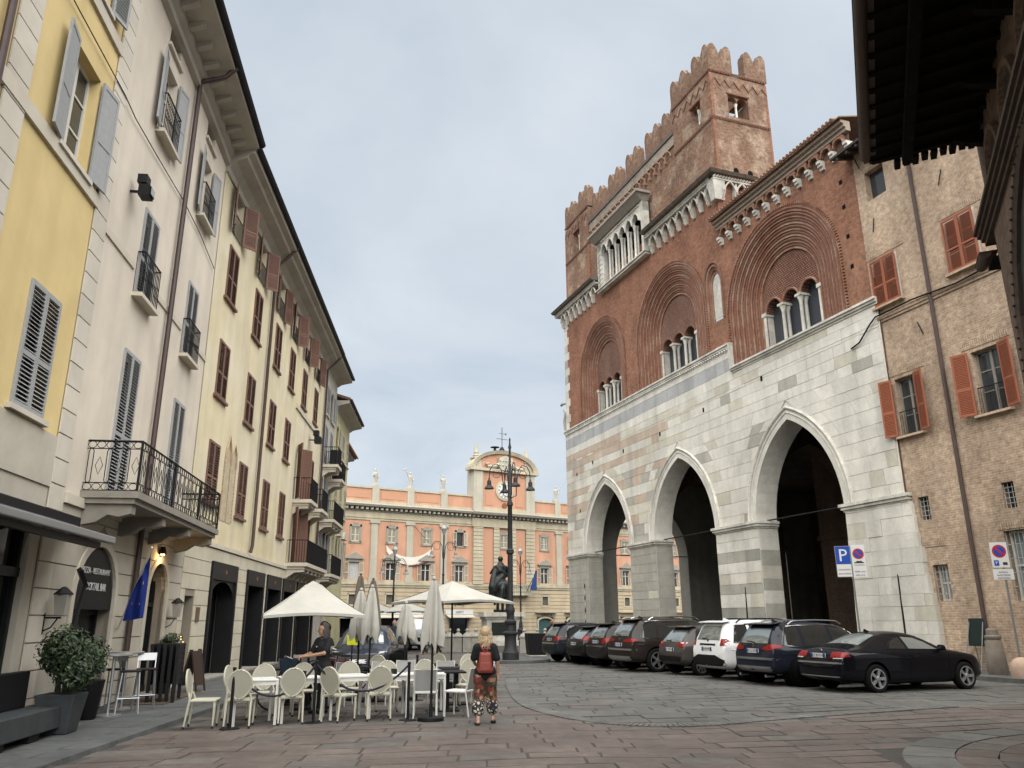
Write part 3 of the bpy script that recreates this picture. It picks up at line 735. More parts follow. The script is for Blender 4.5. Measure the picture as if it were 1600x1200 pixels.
mb = MB(); mb.box(X0, X1, -.07, 0, 3.95, 4.08); mb.build('string_course', trim_m, h3)
mb = MB(); mb.box(10.4, X1, -.07, 0, 11.3, 11.5); mb.build('string_course', trim_m, h3)
# ground floor with black shopfronts
shops = [(-.4, 2.6), (4.0, 6.7), (7.2, 9.9), (10.3, 13.0), (13.5, 17.4)]
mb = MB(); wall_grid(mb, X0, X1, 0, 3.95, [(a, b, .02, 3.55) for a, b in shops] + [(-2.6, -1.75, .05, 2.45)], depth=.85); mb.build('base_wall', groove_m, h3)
z = .05
while z < 3.9:
    zb = min(z + .43, 3.93); ed = [X0 + .01]
    for a, b, zt in [(-2.6, -1.75, 2.45)] + [(a, b, 3.55) for a, b in shops]:
        if z < zt - .1: ed += [a - .02, b + .02]
    ed.append(X1 - .01)
    for k in range(0, len(ed), 2):
        m_ = MB(); m_.box(ed[k], ed[k + 1], -.025, .01, z + .01, zb - .01); m_.build('plaster_course', course2_m, h3)
    z += .43
for i, (a, b) in enumerate(shops):
    f = MB(); f.box(a, b, -.09, .4, 3.0, 3.55); f.box(a, a + .16, -.09, .5, .03, 3.0); f.box(b - .16, b, -.09, .5, .03, 3.0)
    if i == 0:
        c = (a + b) / 2; r = (b - a) / 2 - .16
        for s in (-1, 1):
            pr = None
            for k in range(7):
                th = pi / 2 * k / 6; p = (c + s * r * sin(th), 2.35 + .62 * cos(th))
                if pr: f.quad((pr[0], -.02, pr[1]), (p[0], -.02, p[1]), (p[0], -.02, 3.01), (pr[0], -.02, 3.01))
                pr = p
    o = f.build('shopfront', shop_m, h3, bevel=.015)
    g = MB(); g.box(a + .1, b - .1, .55, .58, .05, 3.05); g.build('shop_glass', dglass_m, o)
    s = MB(); s.box(a + .1, b - .1, -.2, .85, .02, .12); s.build('step', stone_m, o)
    h_ = MB(); h_.tube([((a + b) / 2 + .06, .5, .9), ((a + b) / 2 + .06, .5, 1.6)], .02, 6); h_.build('handle', gutter_m, o)
    e = MB(); e.box((a + b) / 2 - .05, (a + b) / 2 + .05, -.1, -.088, 3.22, 3.34); e.build('emblem', mat('dull_gold', (.30, .14, .08), .5, .1), o)
mb = MB(); mb.box(-1.5, -1.2, -.06, -.02, 1.75, 2.15); mb.build('brass_plate', mat('brass_plate', (.20, .14, .08), .4, .2, metal=.5), h3)
mb = MB(); mb.box(-2.6, -1.75, .5, .55, .05, 2.45); mb.build('door', mat('beige_door', (.36, .31, .24), .8, .1), h3)
# cove cornice, gutter, pipes
mb = MB(); mb.prism([(0, 15.55), (-.06, 15.58), (-.1, 15.75), (-.3, 15.95), (-.62, 16.08), (-.66, 16.2), (-.85, 16.26), (-.85, 16.45), (.3, 16.45), (.3, 15.55)], X0, X1, ax='x'); mb.build('cornice', eave_m, h3)
mb = MB(); gutter_run(mb, X0, X1 - .02, -.93, 16.5, .1); mb.build('gutter', gutter_m, h3)
roof_slab(h3, X0, X1, 16.5, .88)
for xx, zb in ((4.05, 4.4), (17.85, .3)):
    mb = MB(); mb.tube([(xx + .1, -.9, 16.42), (xx, -.6, 16.0), (xx, -.12, 15.5), (xx, -.12, zb), (xx - .1, -.1, zb - .25)], .06, 8); mb.build('downpipe', pipe_m, h3, True)
def balcony(house, x0, x1, z, d=.9, rh=1.0, mats=None, step=.11, name='balcony', belly=False):
    b = MB(); b.box(x0, x1, -d, 0, z - .16, z); b.box(x0 + .1, x1 - .1, -d + .12, 0, z - .28, z - .16); o = b.build(name, mats or trim_m, house)
    r = MB(); railing(r, x0 + .05, x1 - .05, -d + .05, z, z + rh, step); rail_y(r, -d + .05, 0, x0 + .05, z, z + rh, step); rail_y(r, -d + .05, 0, x1 - .05, z, z + rh, step)
    r.tube([(x0 + .05, -d + .05, z + rh - .15), (x1 - .05, -d + .05, z + rh - .15)], .008, 4); r.build('railing', iron_m, o)
    n = max(2, int((x1 - x0) / 1.1) + 1)
    for i in range(n):
        x = x0 + .25 + (x1 - x0 - .5) * i / (n - 1)
        k = MB(); k.prism([(0, z - .28), (-d + .15, z - .28), (-d + .15, z - .4), (-d * .4, z - .42), (0, z - .7)], x - .1, x + .1, ax='x'); k.build('bracket', mats or trim_m, o)
    return o
balcony(h3, 11.2, 13.1, 7.15, .85); balcony(h3, 14.5, 16.4, 7.15, .85); balcony(h3, 10.7, 16.6, 4.25, .95)
fl = thing('floodlight', 'pair of black floodlights on the long pale yellow house', 'floodlight', YLL, YLR)
wl = wall_lamp_flood(None, 0, 0, 0); wl.v = [(x * .8 + 14.2, y, z * .8 + 10.6) for x, y, z in wl.v]; wl.build('lamp_housing', shop_m, fl)

# ---------------------------------------------------------------- houses farther down the left side
def far_house(name, label, x0, x1, zt, wall_m, shut, rows, cols_, over=.8, bals=(), yoff=0.0, shop=True):
    h = thing(name, label, 'house', YLL, YLR)
    hs = [hole(c, z, .95, hh) for c in cols_ for z, hh in rows] 
    mb = MB(); wall_grid(mb, x0, x1, 0, zt, hs + ([(x0 + .6, x1 - .6, .1, 3.2)] if shop else []), y=yoff); mb.box(x0 + .01, x1 - .01, yoff + 1, yoff + 9, 0, zt)
    mb.quad((x1, yoff, 0), (x1, yoff + 9, 0), (x1, yoff + 9, zt), (x1, yoff, zt)); mb.build('wall', wall_m, h)
    if shop:
        mb = MB(); mb.box(x0 + .6, x1 - .6, yoff + .3, yoff + .35, .1, 3.2); mb.build('shop_glass', dglass_m, h)
        for k in range(4):
            mb = MB(); xx = x0 + .6 + (x1 - x0 - 1.2) * k / 3; mb.box(xx - .16, xx + .16, yoff - .03, yoff + .3, .1, 3.2); mb.build('shop_pier', wall_m, h)
    for c in cols_:
        for k, (z, hh) in enumerate(rows):
            wn = window(h, c, z, .95, hh, shut, 'closed' if (k + int(c * 3)) % 3 else 'open', pitch=.1, sill=True)
            wn.location.y += yoff
    mb = MB(); mb.prism([(yoff, zt - .35), (yoff - .2, zt - .2), (yoff - over, zt - .05), (yoff - over, zt + .12), (yoff + .4, zt + .12), (yoff + .4, zt - .35)], x0, x1 + .35, ax='x'); mb.build('cornice', eave_m, h)
    mb = MB(); gutter_run(mb, x0, x1 + .35, yoff - over - .08, zt + .17, .09); mb.build('gutter', gutter_m, h)
    roof_slab(h, x0, x1, zt + .15, over - yoff)
    for b in bals: balcony(h, *b)
    return h
h4 = far_house('grey_house', 'narrow grey house with small iron balconies after the long yellow house', 18.05, 22.6, 16.3, grey_w, grey_shut, ((13.2, 1.7), (10.3, 2.3), (7.2, 2.3), (4.3, 2.3)), (19.4, 21.3), .85,
    bals=((18.6, 20.1, 10.2), (20.6, 22.2, 9.7), (18.3, 22.3, 7.1), (18.4, 22.4, 4.2)))
mb = MB(); mb.box(19.0, 19.9, -.75, -.35, 10.25, 11.1); mb.build('condenser', shop_m, h4)
mb = MB(); mb.lathe([(.3, 0), (.38, .5), (.3, .95)], 10, (21.4, -.5, 9.75)); mb.build('barrel', shop_m, h4, True)
h5 = far_house('olive_house', 'olive yellow house with arched window hoods at the far end of the left row', 22.6, 29.3, 14.9, green_w, ivory_shut, ((11.9, 1.7), (8.3, 2.0), (4.6, 2.2)), (24.2, 26.4, 28.6), .8)
for c in (24.2, 26.4, 28.6):
    mb = MB(); mb.prism([(c + .7 * cos(pi * i / 8), 6.95 + .5 * sin(pi * i / 8)) for i in range(9)], -.22, .0); mb.build('window_hood', trim_m, h5)
h6 = far_house('corner_house', 'grey house end with projecting cornice beyond the olive house', 33.0, 45.0, 15.6, grey_w, grey_shut, ((9.0, 1.9), (5.2, 1.9)), (35, 38, 41), 1.0, yoff=2.6)
# ---------------------------------------------------------------- gothic palace: marble arcade below, brick above
GOL, GOR = (4.081, 59.0594, 0), R(-70.2)
pal = thing('gothic_palace', 'medieval gothic palace with white marble arcade, red brick upper floor and swallowtail merlons', 'palace', GOL, GOR)
red_brick = brick_mat('red_brick', (.225, .098, .060), (.285, .135, .085), (.24, .165, .12), patch=(.36, .215, .135), pscale=.22, patch2=(.17, .095, .07), ms=.008, var=.42, p0=.52, p1=.70)
old_brick = brick_mat('weathered_brick', (.165, .082, .050), (.235, .135, .085), (.24, .185, .14), patch=(.45, .36, .27), pscale=.75, patch2=(.13, .09, .07), ms=.012, var=.5, p0=.50, p1=.60)
tan_brick = brick_mat('tan_brick', (.36, .25, .17), (.45, .33, .235), (.45, .37, .28), patch=(.50, .40, .30), pscale=.3, patch2=(.30, .21, .15), ms=.014, var=.40, bw=.25, rh=.085)
terra = mat('moulded_terracotta', (.255, .118, .074), .9, .28, 7, .5, 45, tint=(.30, .19, .135), tscale=1.2)
terra_d = mat('dark_terracotta', (.18, .092, .064), .9, .28, 7, .5, 45)
lattice_b = brick_mat('lattice_brick', (.25, .115, .075), (.30, .15, .095), (.09, .05, .04), bw=.15, rh=.11, ms=.028, var=.25, bump=1.0)
lattice_d = brick_mat('dark_lattice_brick', (.19, .105, .075), (.24, .135, .10), (.13, .075, .055), bw=.15, rh=.11, ms=.02, var=.25, bump=1.0)
def marble(name, c, rand=.06): return mat(name, c, .62, .07, 3.2, .22, 30, rand=rand, streak=.20, wst=.13, wsc=.55, vein=.10, spec=.3, tint=tuple(v * .86 for v in c), tscale=1.6)
mw = marble('white_marble', (.70, .675, .60)); mgy = marble('grey_marble', (.42, .405, .35)); mpk = marble('pink_marble', (.55, .44, .345)); mbl = marble('blue_grey_marble', (.43, .435, .43)); mbg = marble('beige_marble', (.60, .565, .47))
mdg = marble('dark_grey_marble', (.33, .32, .285))
white_st = mat('carved_white_stone', (.64, .62, .55), .75, .14, 5, .3, 40, streak=.28, wst=.2, wsc=1.2)
vault_m = brick_mat('vault_brick', (.10, .062, .045), (.13, .08, .06), (.12, .09, .07), var=.3)  # albedo kept low: the hall's darkness is put into the brick
lead_m = mat('leaded_glass', (.045, .05, .06), .35, .5, 26, .6, 60, spec=.5)
AR = [(3.2, 9.5), (12.6, 18.85), (22.3, 28.15)]
SPR, RISE, BAND, TH = 6.1, 4.42, .58, 1.15
def arch_r(a, b): w_ = (b - a) / 2; return w_, (RISE * RISE + w_ * w_) / (2 * w_)
def half(a, b, z, e=0.0):
    w_, r_ = arch_r(a, b)
    if z <= SPR: return w_ + e
    q = (r_ + e) ** 2 - (z - SPR) ** 2
    return (math.sqrt(q) - (r_ - w_)) if q > 0 else -1
def apex(a, b, e=0.0): w_, r_ = arch_r(a, b); return SPR + math.sqrt((r_ + e) ** 2 - (r_ - w_) ** 2)
def arch_pts(a, b, e=0.0, n=12, zb=SPR):
    c = (a + b) / 2; za = apex(a, b, e); w_, r_ = arch_r(a, b); P = []
    amax = math.asin((za - SPR) / (r_ + e))
    for i in range(n + 1):
        th = amax * i / n; P.append((c - ((r_ + e) * cos(th) - (r_ - w_)), SPR + (r_ + e) * sin(th)))
    return P + [(2 * c - x, z) for x, z in P[-2::-1]]
STEPX = 21.35
# wall core behind the facing, with arch soffits
mb = MB()
def core_wall(mb, ars, x0, x1, zt, y0, y1, swap=False):
    q = (lambda x, y, z: (y, x, z)) if swap else (lambda x, y, z: (x, y, z))
    ed = [x0] + [v for a in ars for v in a] + [x1]
    for k in range(0, len(ed), 2):
        a, b = ed[k], ed[k + 1]
        for y in (y0, y1): mb.quad(q(a, y, 0), q(b, y, 0), q(b, y, zt), q(a, y, zt))
        mb.quad(q(a, y0, 0), q(a, y1, 0), q(a, y1, SPR), q(a, y0, SPR)); mb.quad(q(b, y0, 0), q(b, y1, 0), q(b, y1, SPR), q(b, y0, SPR))
    for a, b in ars:
        P = arch_pts(a, b)
        for (xa, za), (xb, zb) in zip(P, P[1:]):
            for y in (y0, y1): mb.quad(q(xa, y, za), q(xb, y, zb), q(xb, y, zt), q(xa, y, zt))
            mb.quad(q(xa, y0, za), q(xa, y1, za), q(xb, y1, zb), q(xb, y0, zb))
core_wall(mb, AR, 0, 31.3, 14.0, .03, TH)
mb.quad((0, .03, 14.0), (STEPX, .03, 14.0), (STEPX, .03, 15.3), (0, .03, 15.3))
mb.build('arcade_wall', mw, pal)
mb = MB(); core_wall(mb, [(3.2, 9.2), (12.2, 18.2)], TH, 34, 14.0, 0.0, 1.3, swap=True); mb.build('side_arcade_wall', mgy, pal)
# the dark vaulted hall behind
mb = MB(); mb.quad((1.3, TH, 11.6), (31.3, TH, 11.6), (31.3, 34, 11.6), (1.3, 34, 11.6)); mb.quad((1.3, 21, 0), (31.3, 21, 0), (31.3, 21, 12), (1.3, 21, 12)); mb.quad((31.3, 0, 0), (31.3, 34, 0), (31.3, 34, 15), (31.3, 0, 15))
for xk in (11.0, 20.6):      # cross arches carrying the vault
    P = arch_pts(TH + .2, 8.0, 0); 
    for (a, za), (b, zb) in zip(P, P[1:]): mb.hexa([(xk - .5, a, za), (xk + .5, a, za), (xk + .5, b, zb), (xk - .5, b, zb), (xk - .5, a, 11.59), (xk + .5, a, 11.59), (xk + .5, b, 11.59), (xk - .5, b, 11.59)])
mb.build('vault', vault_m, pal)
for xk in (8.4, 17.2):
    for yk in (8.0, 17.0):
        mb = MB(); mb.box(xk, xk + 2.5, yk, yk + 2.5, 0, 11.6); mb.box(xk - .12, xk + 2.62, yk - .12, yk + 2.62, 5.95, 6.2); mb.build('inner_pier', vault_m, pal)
mb = MB(); mb.box(-.1, 31.4, -.1, .35, 15.5, 15.6)
# marble facing blocks
def zone(x, z):
    r = rnd.random()
    if z < 5.9:
        if x < 12.7: return mgy if r < .93 else mbg
        if x < 22.4:
            band = any(a < z < b for a, b in ((4.45, 5.05), (1.7, 2.4), (.2, .7), (3.1, 3.5)))
            return (mgy if r < .8 else mdg) if band else (mw if r < .75 else mbg)
        return mw if r < .95 else mbg
    if x < STEPX:
        if z > 14.75: return mw
        if 14.05 < z: return mbl if r < .9 else mgy
        if 13.5 < z: return mw
        if 12.9 < z: return (mpk if x < 9 else mbg) if r < .85 else mw
    if z > 13.2: return mbg if r < .35 else mw
    if x < 15.5 and 10.3 < z < 13.0 and r < (.62 if int(z * 1.7) % 2 else .2): return mpk
    if x < 15 and 7.2 < z < 10.3 and r < (.55 if int(z * 1.7) % 2 else .25): return mpk if r < .25 else mgy
    if 9 < x < 22 and z < 8.2 and r < .40: return mgy if r < .34 else mdg
    return mw if r < (.86 if x > 18 else .72) else (mbg if r < .95 else mgy)
blocks = []
zs = [.0]
while zs[-1] < 13.4: zs.append(zs[-1] + rnd.choice((.46, .52, .58, .64)))
zs = [z for z in zs if not (5.75 < z < 6.45)]; zs = sorted(set([z for z in zs if z < 13.3] + [5.95, 6.22, 12.9, 13.5, 14.05]))
def lay(x0l, x0h, x1l, x1h, za, zb):
    L_ = ((x1l + x1h) - (x0l + x0h)) / 2
    if L_ < .06: return
    xs = [0.0]
    while xs[-1] < L_ - .55: xs.append(xs[-1] + rnd.uniform(.7, 1.75))
    xs = [v for v in xs if v < L_ - .35] + [L_]
    for a, b in zip(xs, xs[1:]):
        f0, f1 = a / L_, b / L_
        q = (x0l + (x1l - x0l) * f0, x0l + (x1l - x0l) * f1, x0h + (x1h - x0h) * f1, x0h + (x1h - x0h) * f0)
        blocks.append((q, za, zb))
for za, zb in zip(zs, zs[1:]):
    if abs(za - 5.95) < .01: continue
    lo, hi = [0.0], [0.0]; skip = False
    for a, b in AR:
        c = (a + b) / 2; e = BAND - .04 if za >= SPR else 0
        hl, hh = half(a, b, za, e), half(a, b, zb, e)
        if hl <= 0.02 and hh <= .02: continue
        if hh < 0: hh = 0.01
        if za >= SPR - .01 and za < apex(a, b, e): lo += [c - max(hl, .01), c + max(hl, .01)]; hi += [c - hh, c + hh]
        elif za < SPR: lo += [a, b]; hi += [a, b]
    lo.append(31.2); hi.append(31.2)
    for k in range(0, len(lo), 2): lay(lo[k], hi[k], lo[k + 1], hi[k + 1], za, zb)
for za, zb in ((14.05, 14.75), (14.75, 15.28)): lay(0, 0, STEPX, STEPX, za, zb)
blocks.sort(key=lambda b: -((b[0][1] - b[0][0]) * (b[2] - b[1]) / (1.3 + (31.3 - b[0][0]) * .06) ** 2))
restb = {}
for i, (q, za, zb) in enumerate(blocks):
    xm, zm = sum(q) / 4, (za + zb) / 2; m_ = zone(xm, zm); g_ = .007; pr = -.012 - rnd.random() * .014
    if i < 290: t_ = MB(); ox, oz = xm, zm
    else: t_ = restb.setdefault(m_.name, (MB(), m_))[0]; ox, oz = 0, 0
    a, b, c, d = q[0] + g_ - ox, q[1] - g_ - ox, q[2] - g_ - ox, q[3] + g_ - ox
    t_.hexa([(a, pr, za + g_ - oz), (b, pr, za + g_ - oz), (b, .05, za + g_ - oz), (a, .05, za + g_ - oz), (d, pr, zb - g_ - oz), (c, pr, zb - g_ - oz), (c, .05, zb - g_ - oz), (d, .05, zb - g_ - oz)])
    if i < 290: t_.build('marble_block', m_, pal, loc=(xm, 0, zm))
for t_, m_ in restb.values(): stuff(t_.build('small_marble_blocks', m_, pal))
# pier sides (reveals) in coursed stone
for (x, sgn) in ((3.2, 1), (9.5, -1), (12.6, 1), (18.85, -1), (22.3, 1), (28.15, -1)):
    z = 0
    while z < 5.9:
        hgt = min(rnd.uniform(.5, .75), 5.94 - z); m_ = MB(); xa, xb = (x - .01, x + .012) if sgn > 0 else (x - .012, x + .01)
        m_.box(xa, xb, .045, TH - .01, z + .005, z + hgt - .005); m_.build('reveal_block', zone(x - .5 * sgn if x < 13 else x - .4 * sgn, z + hgt / 2), pal); z += hgt
# archivolts with roll moulding
for a, b in AR:
    A, B = arch_pts(a, b, 0, 14), arch_pts(a, b, BAND, 14); m_ = MB()
    for i in range(len(A) - 1):
        (x1_, z1_), (x2_, z2_), (x3_, z3_), (x4_, z4_) = A[i], A[i + 1], B[i + 1], B[i]
        m_.hexa([(x1_, -.035, z1_), (x2_, -.035, z2_), (x3_, -.035, z3_), (x4_, -.035, z4_), (x1_, .06, z1_), (x2_, .06, z2_), (x3_, .06, z3_), (x4_, .06, z4_)])
    o = m_.build('archivolt', mw, pal)
    t_ = MB(); t_.tube([(x, -.05, z) for x, z in arch_pts(a, b, BAND - .06, 16)], .075, 6); t_.tube([(x, -.045, z) for x, z in arch_pts(a, b, .30, 16)], .03, 5); t_.build('roll_moulding', white_st, o, True)
# imposts wrap the piers
for xa, xb in ((-.02, 3.2), (9.5, 12.6), (18.85, 22.3), (28.15, 31.35)):
    m_ = MB()
    for o_, za, zb in ((.06, 5.9, 5.98), (.13, 5.98, 6.10), (.19, 6.10, 6.22)): m_.box(xa - o_, xb + o_, -o_, TH, za, zb)
    m_.build('impost', white_st, pal)
# right pier: battered rough base that leans out over the brick house
z = 0
while z < 5.88:
    hh = min(rnd.uniform(.42, .68), 5.9 - z); xr = 32.15 - .70 * z / 5.9 + rnd.uniform(-.05, .06); x = 28.16
    while x < xr - .1:
        x2 = min(x + rnd.uniform(.6, 1.5), xr)
        if xr - x2 < .3: x2 = xr
        f0, f1 = -.17 + .13 * z / 5.9, -.17 + .13 * (z + hh) / 5.9; j = rnd.uniform(-.012, .012)
        m_ = MB(); m_.hexa([(x + .004, f0 + j, z + .004), (x2 - .004, f0 + j, z + .004), (x2 - .004, .3, z + .004), (x + .004, .3, z + .004), (x + .004, f1 + j, z + hh - .004), (x2 - .004, f1 + j, z + hh - .004), (x2 - .004, .3, z + hh - .004), (x + .004, .3, z + hh - .004)]); m_.build('marble_block', mw if rnd.random() < .93 else mbg, pal); x = x2
    z += hh
# plate, tie rods, little lead-shadow holes
for k, (a, b) in enumerate(AR):
    m_ = MB(); m_.tube([(a - .1, .6, 6.25), (b + .1, .6, 6.25)], .035, 6); m_.build('tie_rod', iron_m, pal)
m_ = MB(); m_.tube([(1.25, 3.0, 6.25), (1.25, 9.4, 6.25)], .035, 6); m_.build('tie_rod', iron_m, pal)
for (x, z) in ((1.9, 11.9), (4.6, 12.3), (9.2, 12.2), (13.9, 12.3), (18.6, 12.6), (23.7, 12.9), (2.3, 9.2)):
    m_ = MB(); m_.box(x - .07, x + .07, -.034, .0, z - .12, z + .12); m_.build('putlog_hole', dark_m, pal)
m_ = MB(); m_.box(2.6, 2.85, -.06, -.02, 1.3, 4.2); sgn_ = m_.build('sign_strip', mat('sign_strip_grey', (.30, .29, .27), .6, .1), pal)
for k in range(7):
    t_ = MB(); t_.box(2.65, 2.80, -.066, -.058, 1.45 + k * .4, 1.7 + k * .4); t_.build('letter_panel', white_st if k % 2 else dark_m, sgn_)
# string course on top of the marble, with the step
m_ = MB()
for o_, za, zb in ((.05, 15.2, 15.28), (.12, 15.28, 15.40), (.18, 15.40, 15.5)): m_.box(-.05, STEPX + .03, -o_, .12, za, zb)
for o_, za, zb in ((.06, 13.85, 13.95), (.13, 13.95, 14.05), (.2, 14.05, 14.15)): m_.box(STEPX + .10, 31.35, -o_, .12, za, zb)
m_.box(STEPX + .03, STEPX + .16, -.15, .12, 13.95, 15.5)
m_.build('string_course', white_st, pal)
m_ = MB()
for k in range(int(STEPX / .22)): m_.tube([(.1 + k * .22, -.10, 15.22), (.1 + k * .22 + .1, -.10, 15.14)], .05, 4)
stuff(m_.build('rope_moulding', white_st, pal))

# ---- red brick storey with recessed windows
WN = [dict(x=6.35, r=3.42, zb=15.5, zs=18.9, ri=1.85, tri=.50, ts=17.85), dict(x=15.55, r=3.85, zb=15.5, zs=18.55, ri=2.0, tri=.54, ts=17.9), dict(x=25.55, r=4.05, zb=14.15, zs=16.8, ri=2.08, tri=.56, ts=16.65)]
ZT = 25.3
def brick_face(mb, x0, x1, z0, z1, ops, y=.10):
    ed = [x0] + [v for o_ in ops for v in (o_['x'] - o_['r'], o_['x'] + o_['r'])] + [x1]
    for k in range(0, len(ed), 2): mb.quad((ed[k], y, z0), (ed[k + 1], y, z0), (ed[k + 1], y, z1), (ed[k], y, z1))
    for o_ in ops:
        n = 24; P = [(o_['x'] - o_['r'] * cos(pi * i / n), o_['zs'] + o_['r'] * o_.get('k', 1) * sin(pi * i / n)) for i in range(n + 1)]
        for (a, za), (b, zb) in zip(P, P[1:]): mb.quad((a, y, za), (b, y, zb), (b, y, z1), (a, y, z1))
        if o_['zb'] > z0 + .01: mb.quad((o_['x'] - o_['r'], y, z0), (o_['x'] + o_['r'], y, z0), (o_['x'] + o_['r'], y, o_['zb']), (o_['x'] - o_['r'], y, o_['zb']))
mb = MB()
nic = dict(x=20.28, r=.78, zb=17.1, zs=19.35, k=1.5)
brick_face(mb, .55, STEPX, 15.45, ZT, [WN[0], WN[1], nic]); brick_face(mb, STEPX, 31.0, 14.1, 22.4, [WN[2]])
mb.build('brick_wall', red_brick, pal)
m_ = MB()
def ringpts(o_, r, n=28, k=1.0): return [(o_['x'] - r, o_['zb'])] + [(o_['x'] - r * cos(pi * i / n), o_['zs'] + r * k * sin(pi * i / n)) for i in range(n + 1)] + [(o_['x'] + r, o_['zb'])]
def ringband(mb, o_, ra, rb, y, yb, k=1.0, n=28):
    A, B = ringpts(o_, ra, n, k), ringpts(o_, rb, n, k)
    for i in range(len(A) - 1):
        mb.quad((A[i][0], y, A[i][1]), (A[i + 1][0], y, A[i + 1][1]), (B[i + 1][0], y, B[i + 1][1]), (B[i][0], y, B[i][1]))
        mb.quad((B[i][0], y, B[i][1]), (B[i + 1][0], y, B[i + 1][1]), (B[i + 1][0], yb, B[i + 1][1]), (B[i][0], yb, B[i][1]))
for wi, o_ in enumerate(WN):
    fr = MB(); n = 7; y = .10; dr = (o_['r'] - o_['ri']) / n
    for i in range(n):
        ra = o_['r'] - i * dr; rb = ra - dr; yb = .10 + (i + 1) * .085
        ringband(fr, o_, ra, rb, y, yb); y = yb
    win = fr.build('great_window', terra, pal)
    rl = MB()
    for i in range(n):
        ra = o_['r'] - i * dr; rl.tube([(x, .10 + i * .085 - .01, z) for x, z in ringpts(o_, ra - dr * .42)], dr * (.24 if i % 2 else .17), 6, cap=False)
    rl.build('roll_moulding', terra_d, win, True)
    dn = MB()
    for rr, yy, sz, st in ((o_['r'] + .10, .07, .075, .145), (o_['r'] - dr * 1.95, .28, .05, .13), (o_['r'] - dr * 4.9, .52, .05, .12)):
        Ln = pi * rr + 2 * (o_['zs'] - o_['zb']); k = int(Ln / st); P = []
        for i in range(k):
            s = Ln * (i + .5) / k; hj = o_['zs'] - o_['zb']
            if s < hj: x, z, an = o_['x'] - rr, o_['zb'] + s, 0
            elif s > Ln - hj: x, z, an = o_['x'] + rr, o_['zb'] + (Ln - s), 0
            else: an = (s - hj) / rr; x, z = o_['x'] - rr * cos(an), o_['zs'] + rr * sin(an)
            ca, sa = cos(-an) * sz * .8, sin(-an) * sz * .8; cb_, sb_ = -sin(-an) * sz * .45, cos(-an) * sz * .45
            q = [(x - ca - cb_, z - sa - sb_), (x + ca - cb_, z + sa - sb_), (x + ca + cb_, z + sa + sb_), (x - ca + cb_, z - sa + sb_)]
            dn.hexa([(u_, yy - .05, v_) for u_, v_ in q] + [(u_, yy + .06, v_) for u_, v_ in q])
    stuff(dn.build('dentils', terra, win))
    # tympanum with three lights
    yt = .10 + n * .085; tt = MB(); sp = o_['tri'] * 2 + .16
    ops = [dict(x=o_['x'] + d_ * sp, r=o_['tri'], zb=o_['zb'], zs=o_['ts'] - o_['tri'] * .55) for d_ in (-1, 0, 1)]
    def tymp_top(x): return o_['zs'] + math.sqrt(max(0, (o_['ri'] + .02) ** 2 - (x - o_['x']) ** 2))
    xs = sorted({o_['x'] - o_['ri'], o_['x'] + o_['ri'], *[p['x'] + p['r'] * q / 6 for p in ops for q in range(-6, 7)], *[o_['x'] + o_['ri'] * cos(pi * i / 20) for i in range(21)]})
    def bot(x):
        for p in ops:
            if abs(x - p['x']) <= p['r'] + 1e-6: return p['zs'] + math.sqrt(max(0, p['r'] ** 2 - (x - p['x']) ** 2))
        return o_['zb']
    for a, b in zip(xs, xs[1:]):
        if b - a < 1e-5: continue
        mid_ = (a + b) / 2; inside = any(abs(mid_ - p['x']) < p['r'] for p in ops)
        if inside: za, zb = bot(a), bot(b)
        else: za = zb = o_['zb']
        tt.quad((a, yt, za), (b, yt, zb), (b, yt, tymp_top(b)), (a, yt, tymp_top(a)))
        if inside: tt.quad((a, yt, za), (a, yt + .5, za), (b, yt + .5, zb), (b, yt, zb))
    tt.build('tympanum', lattice_b if wi == 2 else lattice_d, win)
    ab = MB()
    for p in ops:
        ab.tube([(p['x'] - (p['r'] + .05) * cos(pi * i / 12), yt - .02, p['zs'] + (p['r'] + .05) * sin(pi * i / 12)) for i in range(13)], .06, 6)
    ab.build('light_arch', terra if wi == 2 else terra_d, win, True)
    gl = MB(); gl.quad((o_['x'] - o_['ri'], yt + .42, o_['zb']), (o_['x'] + o_['ri'], yt + .42, o_['zb']), (o_['x'] + o_['ri'], yt + .42, o_['zs'] + 1.2), (o_['x'] - o_['ri'], yt + .42, o_['zs'] + 1.2)); gl.build('leaded_pane', lead_m, win)
    for d_ in (-.5, .5):
        for off in (0.02, .30):
            c_ = MB(); x = o_['x'] + d_ * sp; hcol = ops[0]['zs'] - o_['zb']
            c_.lathe([(.13, 0), (.13, .12), (.10, .16), (.095, .22), (.088, hcol - .34), (.1, hcol - .3), (.11, hcol - .27), (.10, hcol - .24), (.17, hcol - .06), (.18, hcol)], 10, (x, yt + off, o_['zb'])); c_.build('column', white_st, win, True)
        c_ = MB(); c_.box(x - .2, x + .2, yt - .16, yt + .45, o_['zb'] + hcol - .02, o_['zb'] + hcol + .10); c_.build('capital', white_st, win)
    for s in (-1, 1):
        c_ = MB(); xj = o_['x'] + s * (1.5 * sp - .02); c_.box(min(xj, xj + s * .22), max(xj, xj + s * .22), yt - .05, yt + .42, o_['zb'], o_['zb'] + hcol - .12); c_.box(min(xj - s * .05, xj + s * .26), max(xj - s * .05, xj + s * .26), yt - .1, yt + .42, o_['zb'] + hcol - .12, o_['zb'] + hcol + .06); c_.build('jamb', white_st, win)
